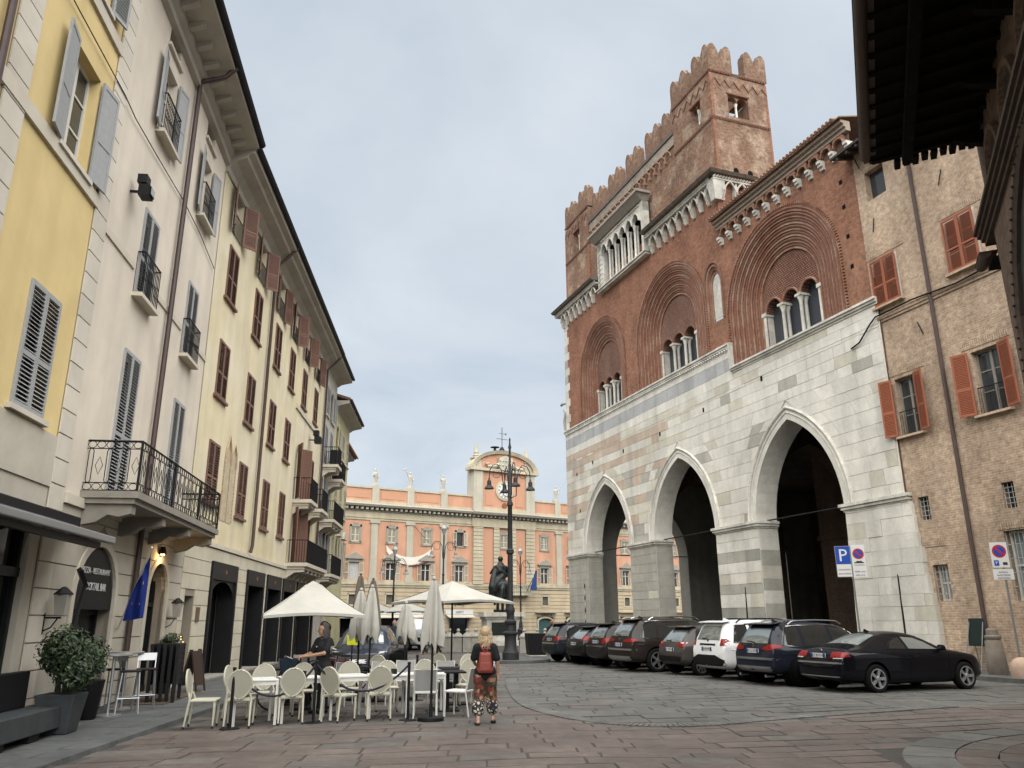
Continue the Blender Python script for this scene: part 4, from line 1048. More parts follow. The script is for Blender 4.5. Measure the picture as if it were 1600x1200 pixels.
# niche between the windows
fr = MB(); y = .10
for i in range(3):
    ra = nic['r'] - i * .13; yb = .10 + (i + 1) * .09; ringband(fr, nic, ra, ra - .13, y, yb, k=1.5, n=16); y = yb
ni = fr.build('niche', terra, pal)
rl = MB(); rl.tube([(x, .08, z) for x, z in ringpts(nic, nic['r'] + .02, 16, 1.5)], .07, 6); rl.tube([(x, .2, z) for x, z in ringpts(nic, nic['r'] - .2, 16, 1.5)], .05, 6); rl.build('roll_moulding', terra_d, ni, True)
b_ = MB(); P = ringpts(dict(x=nic['x'] + .02, zb=17.35, zs=19.2), .40, 12, 1.6); b_.prism(P[::-1], .33, .36); b_.build('niche_back', white_st, ni)
# corner quoins of stone at the left edge
z = 15.5; i = 0
while z < 24.0:
    hh = .62; w_ = .55 + (.28 if i % 2 else 0); m_ = MB(); m_.box(0, w_, .07, .3, z + .006, z + hh - .006); m_.build('corner_stone', mgy if i in (6, 8) else (mbg if i % 3 == 1 else mw), pal); z += hh; i += 1
m_ = MB(); m_.box(0.02, .6, .12, .4, 15.4, 25.4); m_.quad((.02, .12, 14), (.02, 34, 14), (.02, 34, 25.3), (.02, .12, 25.3)); m_.build('side_wall', mw, pal)
# putlog holes
for z in (15.9, 17.3, 18.7, 19.9, 21.3):
    m_ = MB(); m_.box(30.1, 30.28, .09, .13, z, z + .2); m_.build('putlog_hole', dark_m, pal)

# ---- white corbel table and heavy eave
ca = MB(); P = .79
for s in (0, 1):
    pts = [(s * P, -.30, .42), (P * .5 + (s - .5) * P * .72, -.31, .72), (P * .5 + (s - .5) * P * .30, -.31, .93), (P * .5, -.31, 1.03)]
    ca.tube(pts, .055, 5)
ca.prism([(-.28, .0), (-.30, .45), (-.10, .45), (.0, .2), (0, 0), (-.1, -.05)][::-1], -.0, .0001, ax='x')
ca.hexa([(-.09, -.14, .05), (.09, -.14, .05), (.09, 0, .05), (-.09, 0, .05), (-.115, -.33, .48), (.115, -.33, .48), (.115, 0, .48), (-.115, 0, .48)])
ca.hexa([(-.10, -.12, -.07), (.10, -.12, -.07), (.10, 0, -.07), (-.10, 0, -.07), (-.13, -.16, .05), (.13, -.16, .05), (.13, 0, .05), (-.13, 0, .05)])
ca.hexa([(-.10, -.32, .48), (.10, -.32, .48), (.10, 0, .48), (-.10, 0, .48), (-.03, -.32, .95), (.03, -.32, .95), (.03, 0, .95), (-.03, 0, .95)])
src = ca.build('corbel_arch', white_st, None)
ZC = 23.95
LOG0, LOG1 = 7.0, 13.8
n_ = 0; x = .1
while x < STEPX - .3:
    if not (LOG0 - .6 < x < LOG1 + .1): inst(src, pal, (x, .10, ZC))
    x += P
for k in range(3): inst(src, pal, (STEPX + .02, .35 + k * P, ZC), (0, 0, R(90)))
bpy.data.objects.remove(src)
def eave_run(a, b, nm='eave'):
    m_ = MB(); m_.box(a, b, -.36, .12, ZC + 1.02, ZC + 1.12); m_.build('eave_board', white_st, pal)
    m_ = MB(); k = int((b - a) / .17)
    for i in range(k): xx = a + (b - a) * i / k; m_.tube([(xx, -.36, ZC + 1.13), (xx + .13, -.40, ZC + 1.24)], .06, 5)
    stuff(m_.build('rope_moulding', white_st, pal))
    m_ = MB(); m_.hexa([(a, -.62, ZC + 1.28), (b, -.62, ZC + 1.28), (b, .3, ZC + 1.26), (a, .3, ZC + 1.26), (a, -.75, ZC + 1.42), (b, -.75, ZC + 1.42), (b, .3, ZC + 1.75), (a, .3, ZC + 1.75)]); m_.build(nm, mat('mossy_eave_stone', (.16, .14, .115), .95, .3, 3, .5, 30), pal)
eave_run(-.72, LOG0 - .25); eave_run(LOG1 + .2, STEPX + .02)
m_ = MB(); m_.hexa([(STEPX + .02, -.62, ZC + 1.28), (STEPX + .6, -.62, ZC + 1.28), (STEPX + .6, 2.9, ZC + 1.28), (STEPX + .02, 2.9, ZC + 1.28), (STEPX + .02, -.75, ZC + 1.42), (STEPX + .74, -.75, ZC + 1.42), (STEPX + .74, 2.9, ZC + 1.42), (STEPX + .02, 2.9, ZC + 1.7)]); m_.build('eave', MAT['mossy_eave_stone'], pal)
m_ = MB(); m_.box(STEPX + .02, STEPX + .38, -.36, 2.7, ZC + 1.02, ZC + 1.12)
for i in range(16): m_.tube([(STEPX + .38, -.36 + i * .19, ZC + 1.13), (STEPX + .42, -.36 + i * .19 + .13, ZC + 1.24)], .065, 5)
m_.build('eave_board', white_st, pal)
m_ = MB(); m_.hexa([(STEPX - .2, -.2, ZC - .1), (STEPX + .2, -.2, ZC - .1), (STEPX + .2, .2, ZC - .1), (STEPX - .2, .2, ZC - .1), (STEPX - .3, -.36, ZC + 1.0), (STEPX + .36, -.36, ZC + 1.0), (STEPX + .36, .4, ZC + 1.0), (STEPX - .3, .4, ZC + 1.0)]); m_.build('corner_corbel', white_st, pal)
m_ = MB(); m_.quad((STEPX, .10, 22), (STEPX, 8, 22), (STEPX, 8, 25.4), (STEPX, .10, 25.4)); m_.build('side_brick_wall', red_brick, pal)

# ---- white loggia
lg = MB(); a, b, d_ = LOG0, LOG1, -.30
lg.box(a - .1, b + .1, d_, .2, 24.05, 24.2); lg.box(a - .2, b + .2, d_ - .1, .2, 24.2, 24.28)
lg.box(a, a + 1.0, d_ + .05, .2, 24.28, 27.9); lg.box(b - .28, b, d_ + .02, .2, 24.28, 28.3)
lg.box(a, b, d_ + .05, .2, 27.2, 27.9); lg.box(a + 1.0, b - .28, .3, .35, 24.28, 27.3)
loggia = lg.build('loggia', white_st, pal)
m_ = MB(); m_.box(a - .3, b + .35, d_ - .55, .2, 28.3, 28.48); m_.hexa([(a - .15, d_ - .1, 27.9), (b + .02, d_ - .1, 27.9), (b + .02, .2, 27.9), (a - .15, .2, 27.9), (a - .3, d_ - .5, 28.3), (b + .2, d_ - .5, 28.3), (b + .2, .2, 28.3), (a - .3, .2, 28.3)]); m_.build('cornice', mat('loggia_cornice', (.30, .27, .23), .9, .15, 4, .3, 40), loggia)
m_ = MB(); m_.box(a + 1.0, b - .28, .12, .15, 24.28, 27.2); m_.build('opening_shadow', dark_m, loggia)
n = 6; xs = [a + 1.0 + (b - .28 - a - 1.0) * i / n for i in range(n + 1)]
for i in range(1, n):
    for yy in (-.22, -.02):
        c_ = MB(); c_.lathe([(.12, 0), (.12, .1), (.085, .15), (.08, 2.0), (.09, 2.05), (.14, 2.25), (.15, 2.32)], 8, (xs[i], yy, 24.28)); c_.build('column', white_st, loggia, True)
m_ = MB()
for i in range(n):
    xa, xb = xs[i], xs[i + 1]; c = (xa + xb) / 2; w_ = (xb - xa) / 2
    for s in (-1, 1):
        P_ = [(c + s * w_, 26.55), (c + s * w_ * .86, 26.85), (c + s * w_ * .5, 27.1), (c, 27.24)]
        for (p, z1), (q, z2) in zip(P_, P_[1:]):
            m_.hexa([(p, -.42, z1), (q, -.42, z2), (q, -.2, z2), (p, -.2, z1), (c + s * w_, -.42, z1 + .04), (c + s * w_ if s * (q - c) > 0 else c + s * w_, -.42, z2 + .04), (c + s * w_, -.2, z2 + .04), (c + s * w_, -.2, z1 + .04)])
        m_.tube([(p, -.44, z) for p, z in P_], .045, 5)
m_.build('tracery', white_st, loggia)
m_ = MB(); k = 22
for i in range(k):
    xx = a + .9 + (b - a - 1.2) * i / k; m_.lathe([(.02, -.08), (.1, -.02), (.1, .04), (.03, .09)], 6, (xx, d_ + .02, 27.72)); m_.box(xx - .07, xx + .07, d_ - .06, d_ + .1, 27.35, 27.52)
for i in range(9): m_.lathe([(.02, -.06), (.07, 0), (.02, .06)], 6, (a + .75, d_ + .04, 24.6 + i * .36)); m_.tube([(a + .15, d_ + .03, 24.4 + i * .38), (a + .5, d_ + .03, 24.65 + i * .38)], .05, 4)
stuff(m_.build('carved_beads', white_st, loggia))

# ---- merloned attic and towers
def strip_face(mb, y, x0, x1, z0, z1, ops=(), swap=None):
    q = (lambda x, z: (x, y, z)) if swap is None else (lambda x, z: (swap, x, z))
    ed = [x0] + [v for o_ in ops for v in (o_[0], o_[1])] + [x1]
    for k in range(0, len(ed), 2): mb.quad(q(ed[k], z0), q(ed[k + 1], z0), q(ed[k + 1], z1), q(ed[k], z1))
    for a, b, za, zb in ops: mb.quad(q(a, z0), q(b, z0), q(b, za), q(a, za)); mb.quad(q(a, zb), q(b, zb), q(b, z1), q(a, z1))
YA = .28
T0, T1, TD = 17.15, STEPX, 4.2
tw_f = [(19.15, 20.2, 29.65, 31.15)]; tw_s = [(1.4, 2.8, 29.6, 31.05)]; lt_f = [(1.9, 3.0, 29.5, 31.3)]
mb = MB()
strip_face(mb, YA, .3, 4.65, 25.2, 32.3, lt_f); strip_face(mb, YA + .12, 4.65, T0, 25.2, 31.05); strip_face(mb, YA, T0, T1, 25.2, 32.35, tw_f)
strip_face(mb, 0, YA, TD, 25.2, 32.35, tw_s, swap=T1); strip_face(mb, 0, YA, TD, 25, 32.35, [(1.2, 3.2, 29.6, 31.1)], swap=T0); strip_face(mb, 0, YA, YA + TD, 29, 32.35, (), swap=4.65)
strip_face(mb, TD, T0, T1, 25.2, 32.35, [(18.6, 20.2, 29.6, 31.1)]); mb.quad((.3, YA, 25.2), (.3, 5, 25.2), (.3, 5, 32.3), (.3, YA, 32.3)); mb.quad((.3, 5, 25), (4.65, 5, 25), (4.65, 5, 32.3), (.3, 5, 32.3))
pass
for a, b, za, zb, ax_ in ((19.15, 20.2, 29.65, 31.15, 'f'), (1.4, 2.8, 29.6, 31.05, 's'), (1.9, 3.0, 29.5, 31.3, 'f')):
    if ax_ == 'f':
        for x in (a, b): mb.quad((x, YA, za), (x, YA + .55, za), (x, YA + .55, zb), (x, YA, zb))
        mb.quad((a, YA, za), (b, YA, za), (b, YA + .55, za), (a, YA + .55, za)); mb.quad((a, YA, zb), (b, YA, zb), (b, YA + .55, zb), (a, YA + .55, zb))
    else:
        for y in (a, b): mb.quad((T1, y, za), (T1 - .55, y, za), (T1 - .55, y, zb), (T1, y, zb))
        mb.quad((T1, a, za), (T1, b, za), (T1 - .55, b, za), (T1 - .55, a, za)); mb.quad((T1, a, zb), (T1, b, zb), (T1 - .55, b, zb), (T1 - .55, a, zb))
mb.build('attic_wall', old_brick, pal)
for q in ((T1 - .16, T1 + .02, YA - .02, YA + .16, 25.2, 32.3), (T1 - .16, T1 + .02, TD - .14, TD + .02, 25.2, 32.3), (4.4, 4.68, YA - .03, YA + .25, 25.2, 31.0), (.28, .5, YA - .03, YA + .25, 25.2, 32)):
    m_ = MB(); m_.box(*q); m_.build('brick_corner', red_brick, pal)
# twin-light windows of the towers
def bifora(front, a, b, za, zb):
    q = (lambda u_, v_, z_: (u_, YA + v_, z_)) if front else (lambda u_, v_, z_: (T1 - v_, u_, z_))
    m_ = MB(); c = (a + b) / 2; w_ = (b - a) / 4
    for cc in (a + w_, b - w_):
        P_ = [(cc - w_ * cos(pi * i / 8), zb - w_ * 1.05 + w_ * sin(pi * i / 8)) for i in range(9)]
        for (p, z1), (r_, z2) in zip(P_, P_[1:]):
            pts = [q(p, .12, z1), q(r_, .12, z2), q(r_, .4, z2), q(p, .4, z1), q(p, .12, zb + .02), q(r_, .12, zb + .02), q(r_, .4, zb + .02), q(p, .4, zb + .02)]; m_.hexa(pts)
    o = m_.build('twin_light', terra, pal)
    k = MB(); k.lathe([(.1, 0), (.07, .08), (.065, zb - za - w_ * 1.1 - .2), (.12, zb - za - w_ * 1.05)], 8, q(c, .26, za)); k.build('column', white_st, o, True)
    f = MB(); pts = [q(a - .08, -.05, zb + .03), q(b + .08, -.05, zb + .03), q(b + .08, .02, zb + .03), q(a - .08, .02, zb + .03), q(a - .08, -.05, zb + .13), q(b + .08, -.05, zb + .13), q(b + .08, .02, zb + .13), q(a - .08, .02, zb + .13)]; f.hexa(pts); f.build('hood', terra_d, o)
bifora(True, 19.15, 20.2, 29.65, 31.15); bifora(False, 1.4, 2.8, 29.6, 31.05); bifora(True, 1.9, 3.0, 29.5, 31.3)
# string bands, zigzag, frieze
def saw(mb, q, a, b, z, st, sz):
    k = int((b - a) / st)
    for i in range(k):
        u_ = a + (b - a) * (i + .5) / k; mb.hexa([q(u_ - sz, -.06, z - .05), q(u_ + sz, -.06, z - .05), q(u_ + sz, .02, z - .05), q(u_ - sz, .02, z - .05), q(u_ - sz, -.06, z + .05), q(u_ + sz, -.06, z + .05), q(u_ + sz, .02, z + .05), q(u_ - sz, .02, z + .05)])
qf = lambda u_, v_, z_: (u_, YA + v_, z_)
qs = lambda u_, v_, z_: (T1 - v_, u_, z_)
m_ = MB(); 
for q, a, b in ((qf, T0, T1), (qs, YA, TD), (qf, .3, 4.65)):
    for z in (32.42, 29.25):
        saw(m_, q, a, b, z, .18, .055)
        m_.hexa([q(a, -.07, z + .05), q(b, -.07, z + .05), q(b, .02, z + .05), q(a, .02, z + .05), q(a, -.07, z + .12), q(b, -.07, z + .12), q(b, .02, z + .12), q(a, .02, z + .12)])
    k = max(4, int((b - a) / .62))
    for i in range(k):
        for s in (0, 1):
            u0, u1 = a + (b - a) * (i + s * .5) / k, a + (b - a) * (i + .5 + s * .5) / k; z0, z1 = (31.5, 31.95) if s == 0 else (31.95, 31.5)
            m_.hexa([q(u0, -.05, z0), q(u1, -.05, z1), q(u1, .02, z1), q(u0, .02, z0), q(u0, -.05, z0 + .09), q(u1, -.05, z1 + .09), q(u1, .02, z1 + .09), q(u0, .02, z0 + .09)])
stuff(m_.build('brick_zigzag', terra_d, pal))
mb_ = MB(); mb_.box(4.7, T0 - .03, YA + .02, YA + .15, 30.12, 30.8); mb_.build('reticulated_band', brick_mat('reticulate', (.36, .32, .265), (.20, .165, .13), (.28, .24, .19), bw=.16, rh=.13, ms=.03, var=.2), pal)
mb_ = MB(); mb_.box(4.7, T0 - .03, YA - .06, YA + .6, 30.8, 31.02); mb_.build('coping', mat('coping_slate', (.12, .10, .09), .9, .2), pal)
fa = MB(); P = .66; c = P / 2
fa.tube([(0, -.05, 0), (.08, -.05, .3), (c, -.05, .55), (P - .08, -.05, .3), (P, -.05, 0)], .05, 5); fa.hexa([(-.07, -.12, -.2), (.07, -.12, -.2), (.07, .1, -.2), (-.07, .1, -.2), (-.09, -.14, 0), (.09, -.14, 0), (.09, .1, 0), (-.09, .1, 0)])
src = fa.build('frieze_arch', terra, None); x = 4.8
while x < T0 - .5: inst(src, pal, (x, YA + .06, 29.5)); x += P
bpy.data.objects.remove(src)
# swallowtail merlons
def merlon_mesh(w_, h_, th):
    Q_ = [(.5, .78), (.47, .88), (.40, .97), (.31, 1.0), (.22, .95), (.12, .80), (.04, .62)]; R_ = [(x * w_, z * h_) for x, z in Q_]
    pts = [(-w_ / 2, 0), (w_ / 2, 0)] + R_ + [(0, .58 * h_)] + [(-x, z) for x, z in R_[::-1]]
    m_ = MB(); m_.prism(pts, 0, th); k = len(pts)
    return m_, pts
m_, pts = merlon_mesh(1.75, 2.0, .55); src = m_.build('merlon', old_brick, None)
cp = MB(); cp.tube([(x, .27, z + .03) for x, z in pts[2:]], .05, 4); capsrc = cp.build('merlon_coping', MAT['coping_slate'], None)
def merlon(loc, rot=0, sc_=(1, 1, 1)):
    o = inst(src, pal, loc, (0, 0, rot), sc_); o.name = 'merlon'; inst(capsrc, o)
for x in (6.1, 8.85, 11.6, 14.35, 16.6): merlon((x, YA + .1, 31.02), 0, (1, 1, 1.02))
for x in (1.15, 3.8): merlon((x, YA, 32.5), 0, (.95, 1, .95))
merlon((.85, YA + 1.4, 32.5), R(90), (.95, 1, .95))
for x in (18.0, 20.45): merlon((x, YA, 32.54), 0, (1, 1, .95))
for y in (1.12, 3.55): merlon((T1, y, 32.54), R(90), (.88, 1, .95))
merlon((19, TD - .4, 32.54), 0, (1, 1, .95))
merlon((27.3, 3.4, 23.0), 0, (.75, 1, .85))
m_ = MB()
for y in (1.5, 2.45): m_.lathe([(.0, -.005), (.16, -.004), (.16, .03)], 10, (0, 0, 0)); 
for y in (1.5, 2.45):
    h_ = MB(); h_.prism([(y + .17 * cos(pi * i / 6), 26.0 + .2 * sin(pi * i / 6)) for i in range(7)] + [(y - .17, 25.7), (y + .17, 25.7)], T1 - .2, T1 + .006, ax='x'); h_.build('drain_hole', dark_m, pal)
bpy.data.objects.remove(src); bpy.data.objects.remove(capsrc)
# right wing: round corbel table, eave, tiles
m_ = MB(); m_.box(STEPX - .1, 31.1, -.10, .15, 22.03, 22.2); m_.box(STEPX - .15, 31.1, -.2, .15, 22.2, 22.36); m_.box(STEPX - .2, 31.1, -.34, .15, 22.36, 22.5); m_.build('cornice', mat('wing_cornice', (.33, .27, .215), .9, .15, 5, .3, 40), pal)
k = 12; st = (31.0 - STEPX - .2) / k
ca = MB(); w_ = st
P_ = [(w_ / 2 - (w_ / 2 - .09) * cos(pi * i / 8), .2 + (w_ / 2 - .09) * sin(pi * i / 8)) for i in range(9)]
for (a, za), (b, zb) in zip(P_, P_[1:]): ca.hexa([(a, -.12, za), (b, -.12, zb), (b, .05, zb), (a, .05, za), (a, -.12, .62), (b, -.12, .62), (b, .05, .62), (a, .05, .62)])
ca.tube([(a, -.14, z) for a, z in P_], .04, 5)
src = ca.build('round_corbel_arch', terra, None)
cc = MB()
for o_, za, zb in ((.13, -.26, -.08), (.26, -.08, .08), (.34, .08, .24)): cc.box(-.13, .13, -o_, .1, za, zb)
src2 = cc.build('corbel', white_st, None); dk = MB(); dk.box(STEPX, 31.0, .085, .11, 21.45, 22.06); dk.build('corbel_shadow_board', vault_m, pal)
for i in range(k):
    x = STEPX + .1 + i * st; inst(src, pal, (x, .05, 21.42)); inst(src2, pal, (x, .08, 21.30), scale=(.85, .85, .85))
inst(src2, pal, (31.0, .08, 21.30), scale=(.85, .85, .85)); bpy.data.objects.remove(src); bpy.data.objects.remove(src2)
m_ = MB(); m_.hexa([(STEPX - .2, -.5, 22.5), (31.2, -.5, 22.5), (31.2, 6, 24.2), (STEPX + .1, 6, 24.2), (STEPX - .2, -.5, 22.56), (31.2, -.5, 22.56), (31.2, 6, 24.26), (STEPX + .1, 6, 24.26)])
k = 40
for i in range(k):
    x = STEPX - .1 + (31.1 - STEPX) * i / k; m_.tube([(x, -.56, 22.62), (x, 2, 23.3)], .09, 6)
m_.build('tiled_roof', tile_m, pal)
# bronze bracket figure at the far corner
m_ = MB(); m_.tube([(-.02, .1, 17.75), (-.35, -.05, 17.8), (-.55, -.1, 17.7)], [.08, .12, .1], 6); m_.tube([(-.12, .1, 15.6), (-.2, 0, 16.3), (-.1, .05, 17.0), (-.25, -.05, 17.3)], [.16, .12, .1, .05], 6); m_.build('corner_figure', stone_m, pal)

# ---------------------------------------------------------------- brick house right of the palace
bh = thing('brick_house', 'tan brick house with red louvred shutters right of the gothic palace', 'house', GOL, GOR)
X0, X1 = 31.0, 46.0
WB = [(32.0, 8.35, 1.05, 2.25, 'open', .95), (35.5, 8.35, 1.15, 2.25, 'open', 1.0)]
WU = [(31.85, 13.68, 1.28, 1.98), (35.4, 13.65, 1.3, 2.08)]
mb = MB(); sm_h = [(32.0 - .25 + .0, 32.0 + .22, 5.15, 6.0), (35.4 - .22, 35.4 + .22, 5.15, 6.0), (31.95, 32.6, 2.3, 3.55), (34.95, 36.3, 2.25, 4.45), (31.5, 32.5, 18.33, 19.65)]
wall_grid(mb, X0, X1, 0, 20.8, [hole(*q[:4]) for q in WB] + [hole(*q) for q in WU] + sm_h, y=.10, depth=.34); mb.build('wall', tan_brick, bh)
mb = MB(); mb.box(X0 + .3, X1, .5, 9, 0, 20.8); mb.quad((31.02, .1, 0), (31.02, 8, 0), (31.02, 8, 20.8), (31.02, .1, 20.8)); mb.build('core', dark_m, bh)
for q in WB:
    w_ = window(bh, *q[:4], red_shut, 'open', wm=mat('grey_window_paint', (.24, .22, .19), .7, .1), depth=.36, pitch=.058, ang=(163, 163), sill=True, sillm=tan_brick)
    m_ = MB(); railing(m_, -q[2] / 2, q[2] / 2, -.22, 0, .95, .1); m_.build('railing', iron_m, w_)
for q in WU:
    w_ = window(bh, *q, red_shut, 'closed', depth=.12, pitch=.058, sill=True, sillm=tan_brick)
for a, b, za, zb in sm_h:
    big = (b - a) > 1.2; lit = (za < 3)
    f = MB(); f.box(a, b, .40, .44, za, zb); o = f.build('window', pane_m if not lit else mat('pale_pane', (.23, .26, .26), .3, .25, 6), bh)  # the lit flag gives the low windows a paler pane
    if za < 17:
        g_ = MB(); k = max(3, int((b - a) / .14))
        for i in range(k + 1): g_.tube([(a + (b - a) * i / k, .2, za), (a + (b - a) * i / k, .2, zb)], .014, 4)
        for i in range(1, 5): g_.tube([(a, .2, za + (zb - za) * i / 5), (b, .2, za + (zb - za) * i / 5)], .012, 4)
        g_.build('grille', mat('grey_grille', (.35, .36, .35), .6, .1), o)
        if lit:
            fr = MB()
            for x in (a + .06, (a + b) / 2, b - .06): fr.box(x - .04, x + .04, .35, .4, za, zb)
            for z in (za + .05, (za + zb) / 2, zb - .05): fr.box(a, b, .355, .4, z - .035, z + .035)
            fr.build('frame', wood_w, o)
m_ = MB()
for (a, b, z) in ((31.4, 32.7, 4.2), (34.8, 36.5, 4.5), (31.1, 33.0, 10.75), (34.6, 36.5, 10.75), (31.0, 33.0, 15.8), (34.6, 36.4, 15.85), (31.4, 32.6, 19.7)):
    k = int((b - a) / .085)
    for i in range(k): m_.box(a + i * .085 + .008, a + (i + 1) * .085 - .008, .075, .12, z, z + .3)
stuff(m_.build('brick_lintels', tan_brick, bh))
m_ = MB(); m_.box(X0, X1, .0, .12, 13.15, 13.3); m_.box(X0, X1, .04, .12, 13.05, 13.15); m_.build('string_course', tan_brick, bh)
m_ = MB(); m_.tube([(33.75, -.45, 20.5), (33.8, -.0, 20.2), (33.8, -.02, 1.3), (33.8, -.1, 1.05)], .07, 8); m_.build('downpipe', pipe_m, bh, True)
m_ = MB(); m_.tube([(31.55, .03, .2), (31.5, .03, 3.9), (31.42, .03, 4.3)], .03, 6); m_.build('downpipe', mat('thin_brown_pipe', (.16, .10, .075), .6, .1), bh, True)
m_ = MB()
for y in (-.85,): m_.hexa([(X0 - .3, y, 20.55), (X1, y, 20.55), (X1, .2, 20.8), (X0 - .3, .2, 20.8), (X0 - .3, y, 20.66), (X1, y, 20.66), (X1, 8, 23.2), (X0 - .3, 8, 23.2)])
m_.build('roof', mat('dark_eave_timber', (.05, .042, .038), .9, .2), bh)
x = X0
while x < X1:
    m_ = MB(); m_.hexa([(x, -.8, 20.40), (x + .1, -.8, 20.40), (x + .1, .2, 20.64), (x, .2, 20.64), (x, -.8, 20.54), (x + .1, -.8, 20.54), (x + .1, .2, 20.78), (x, .2, 20.78)]); m_.build('rafter', MAT['dark_eave_timber'], bh); x += .55
for x, z, a in ((31.6, 16.9, .3), (31.35, 20.0, -.35), (34.9, 17.2, .5), (33.2, 11.9, -.4)):
    m_ = MB(); m_.tube([(x, .04, z), (x + a * .45, .03, z + .55)], .022, 5); m_.build('tie_anchor', iron_m, bh)
m_ = MB(); pts = [(29.7, -.08, 12.45), (30.2, -.1, 12.55), (30.9, -.12, 13.1), (31.2, -.1, 13.3), (33.0, -.06, 13.35), (35.0, -.06, 13.2), (38, -.06, 13.4)]
m_.tube(pts, .035, 5); tag(m_.build('cable', shop_m, None, loc=GOL, rot=(0, 0, GOR)), 'thick dark cable strung along the tan brick house', 'cable')

# kerb pavement along the palace and brick house
m_ = MB(); m_.box(-3, 48, -2.9, TH + 30, -.03, .11); pv = structure(m_.build('arcade_pavement', side_slab, None, loc=GOL, rot=(0, 0, GOR)))
x = 12
while x < 48:
    m_ = MB(); m_.box(x + .006, x + 1.2 - .006, -2.98, -2.62, 0, .13); m_.build('kerb_stone', band_slab, pv); x += 1.2
x = 28
while x < 46:
    yy = -2.6
    while yy < -.2:
        m_ = MB(); m_.box(x + .006, x + .994, yy + .006, yy + .594, .05, .118 + rnd.uniform(-.003, .003)); m_.build('pavement_slab', side_slab, pv); yy += .6
    x += 1.0

# ---------------------------------------------------------------- church wall near the camera, upper right
CHL, CHR = (9.42, 14.0, 0), R(-114)
ch = thing('brick_church', 'dark brick church wall with deep timber eaves at upper right', 'church', CHL, CHR)
ch_brick = brick_mat('church_brick', (.15, .10, .075), (.19, .13, .10), (.18, .145, .115), bw=.27, rh=.075, ms=.012, var=.3, patch=(.26, .19, .14), pscale=.6)
mb = MB(); mb.box(2.0, 11, -.34, -.002, 0, 8.12); mb.quad((0, 0, 0), (11, 0, 0), (11, 0, 11), (0, 0, 11)); mb.quad((0, 0, 0), (0, 0, 11), (0, 12, 11), (0, 12, 0)); mb.build('wall', ch_brick, ch)
# blind arcading high on the wall
for i in range(5):
    c = 1.6 + i * 1.9; m_ = MB(); P_ = [(c - .7, 8.7)] + [(c - .7 * cos(pi * k / 10), 9.5 + .75 * sin(pi * k / 10)) for k in range(11)] + [(c + .7, 8.7)]
    m_.tube([(x, -.03, z) for x, z in P_], .09, 5); m_.build('blind_arch', ch_brick, ch)
    m_ = MB(); m_.prism([(x * .8 + c * .2, z) for x, z in P_][::-1], -.012, .0); m_.build('blind_arch_recess', mat('dark_plaster', (.05, .048, .045), .95, .2), ch)  # near-black panel filling each blind arch
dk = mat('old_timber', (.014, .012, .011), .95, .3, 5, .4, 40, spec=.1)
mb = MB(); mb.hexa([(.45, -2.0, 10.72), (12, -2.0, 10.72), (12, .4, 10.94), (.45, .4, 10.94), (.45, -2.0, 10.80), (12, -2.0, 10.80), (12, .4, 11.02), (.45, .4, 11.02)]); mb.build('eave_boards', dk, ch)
x = .5
while x < 10:
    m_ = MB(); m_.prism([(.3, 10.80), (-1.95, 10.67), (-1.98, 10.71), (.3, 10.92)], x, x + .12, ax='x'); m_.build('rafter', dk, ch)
    x += .5
m_ = MB(); m_.box(.62, 12, -1.42, -1.24, 10.46, 10.62); m_.build('purlin', dk, ch)
for i in range(6):
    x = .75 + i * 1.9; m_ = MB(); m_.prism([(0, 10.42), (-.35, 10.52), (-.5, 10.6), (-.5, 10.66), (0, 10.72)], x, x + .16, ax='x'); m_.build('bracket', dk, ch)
for k in range(9):     # carved rafter ends on the gable side
    y = -.12 - k * .17; m_ = MB(); m_.box(.14 + (k % 2) * .06, .47, y - .055, y + .055, 10.60 + (y + 2) * .09, 10.74 + (y + 2) * .09); m_.build('carved_end', dk, ch)
m_ = MB(); gutter_run(m_, .8, 12, -2.08, 10.70, .1); m_.build('gutter', mat('rusty_gutter', (.085, .055, .042), .6, .2), ch)
rfm = MB(); rfm.hexa([(.3, -2.1, 10.83), (12, -2.1, 10.83), (12, 8, 13.2), (.3, 8, 13.2), (.3, -2.1, 10.93), (12, -2.1, 10.93), (12, 8, 13.3), (.3, 8, 13.3)]); rfm.build('roof', tile_m, ch)
# lower moulded cornice with its gutter
m_ = MB()
for o_, za, zb in ((.40, 8.12, 8.2), (.45, 8.2, 8.28), (.50, 8.28, 8.35), (.55, 8.35, 8.42)): m_.box(1.3 + (.55 - o_) * .3, 11, -o_, 0, za, zb)
m_.build('lower_cornice', mat('dark_moulded_brick', (.10, .075, .06), .9, .2, 6, .4, 40), ch)
m_ = MB(); gutter_run(m_, .70, 1.35, -.42, 8.0, .10); m_.build('gutter', MAT['rusty_gutter'], ch)
m_ = MB(); m_.box(.85, 1.4, -.34, 0, 7.84, 7.90); m_.build('gutter_shelf', dk, ch)
# pointed window with studded moulding
m_ = MB(); c, w_ = 5.6, 2.8
P_ = [(c - w_, 2.0), (c - w_, 5.2), (c - w_ * .93, 6.2), (c - w_ * .75, 6.9), (c - w_ * .5, 7.45), (c - w_ * .25, 7.8), (c, 7.95)]; P_ = P_ + [(2 * c - x, z) for x, z in P_[-2::-1]]
m_.prism(P_[::-1], -.36, -.342); o = m_.build('pointed_window', mat('dim_leaded_glass', (.035, .038, .035), .4, .3, 8), ch)
m_ = MB(); m_.tube([(x, -.36, z) for x, z in P_], .1, 6); m_.build('moulding', MAT['dark_moulded_brick'], o)
m_ = MB()
for (a, za), (b, zb) in zip(P_, P_[1:]):
    k = max(1, int(math.hypot(b - a, zb - za) / .16))
    for i in range(k): m_.lathe([(.0, -.03), (.035, 0), (.0, .03)], 5, (a + (b - a) * i / k + .0, -.46, za + (zb - za) * i / k))
stuff(m_.build('studs', MAT['dark_plaster'], o))
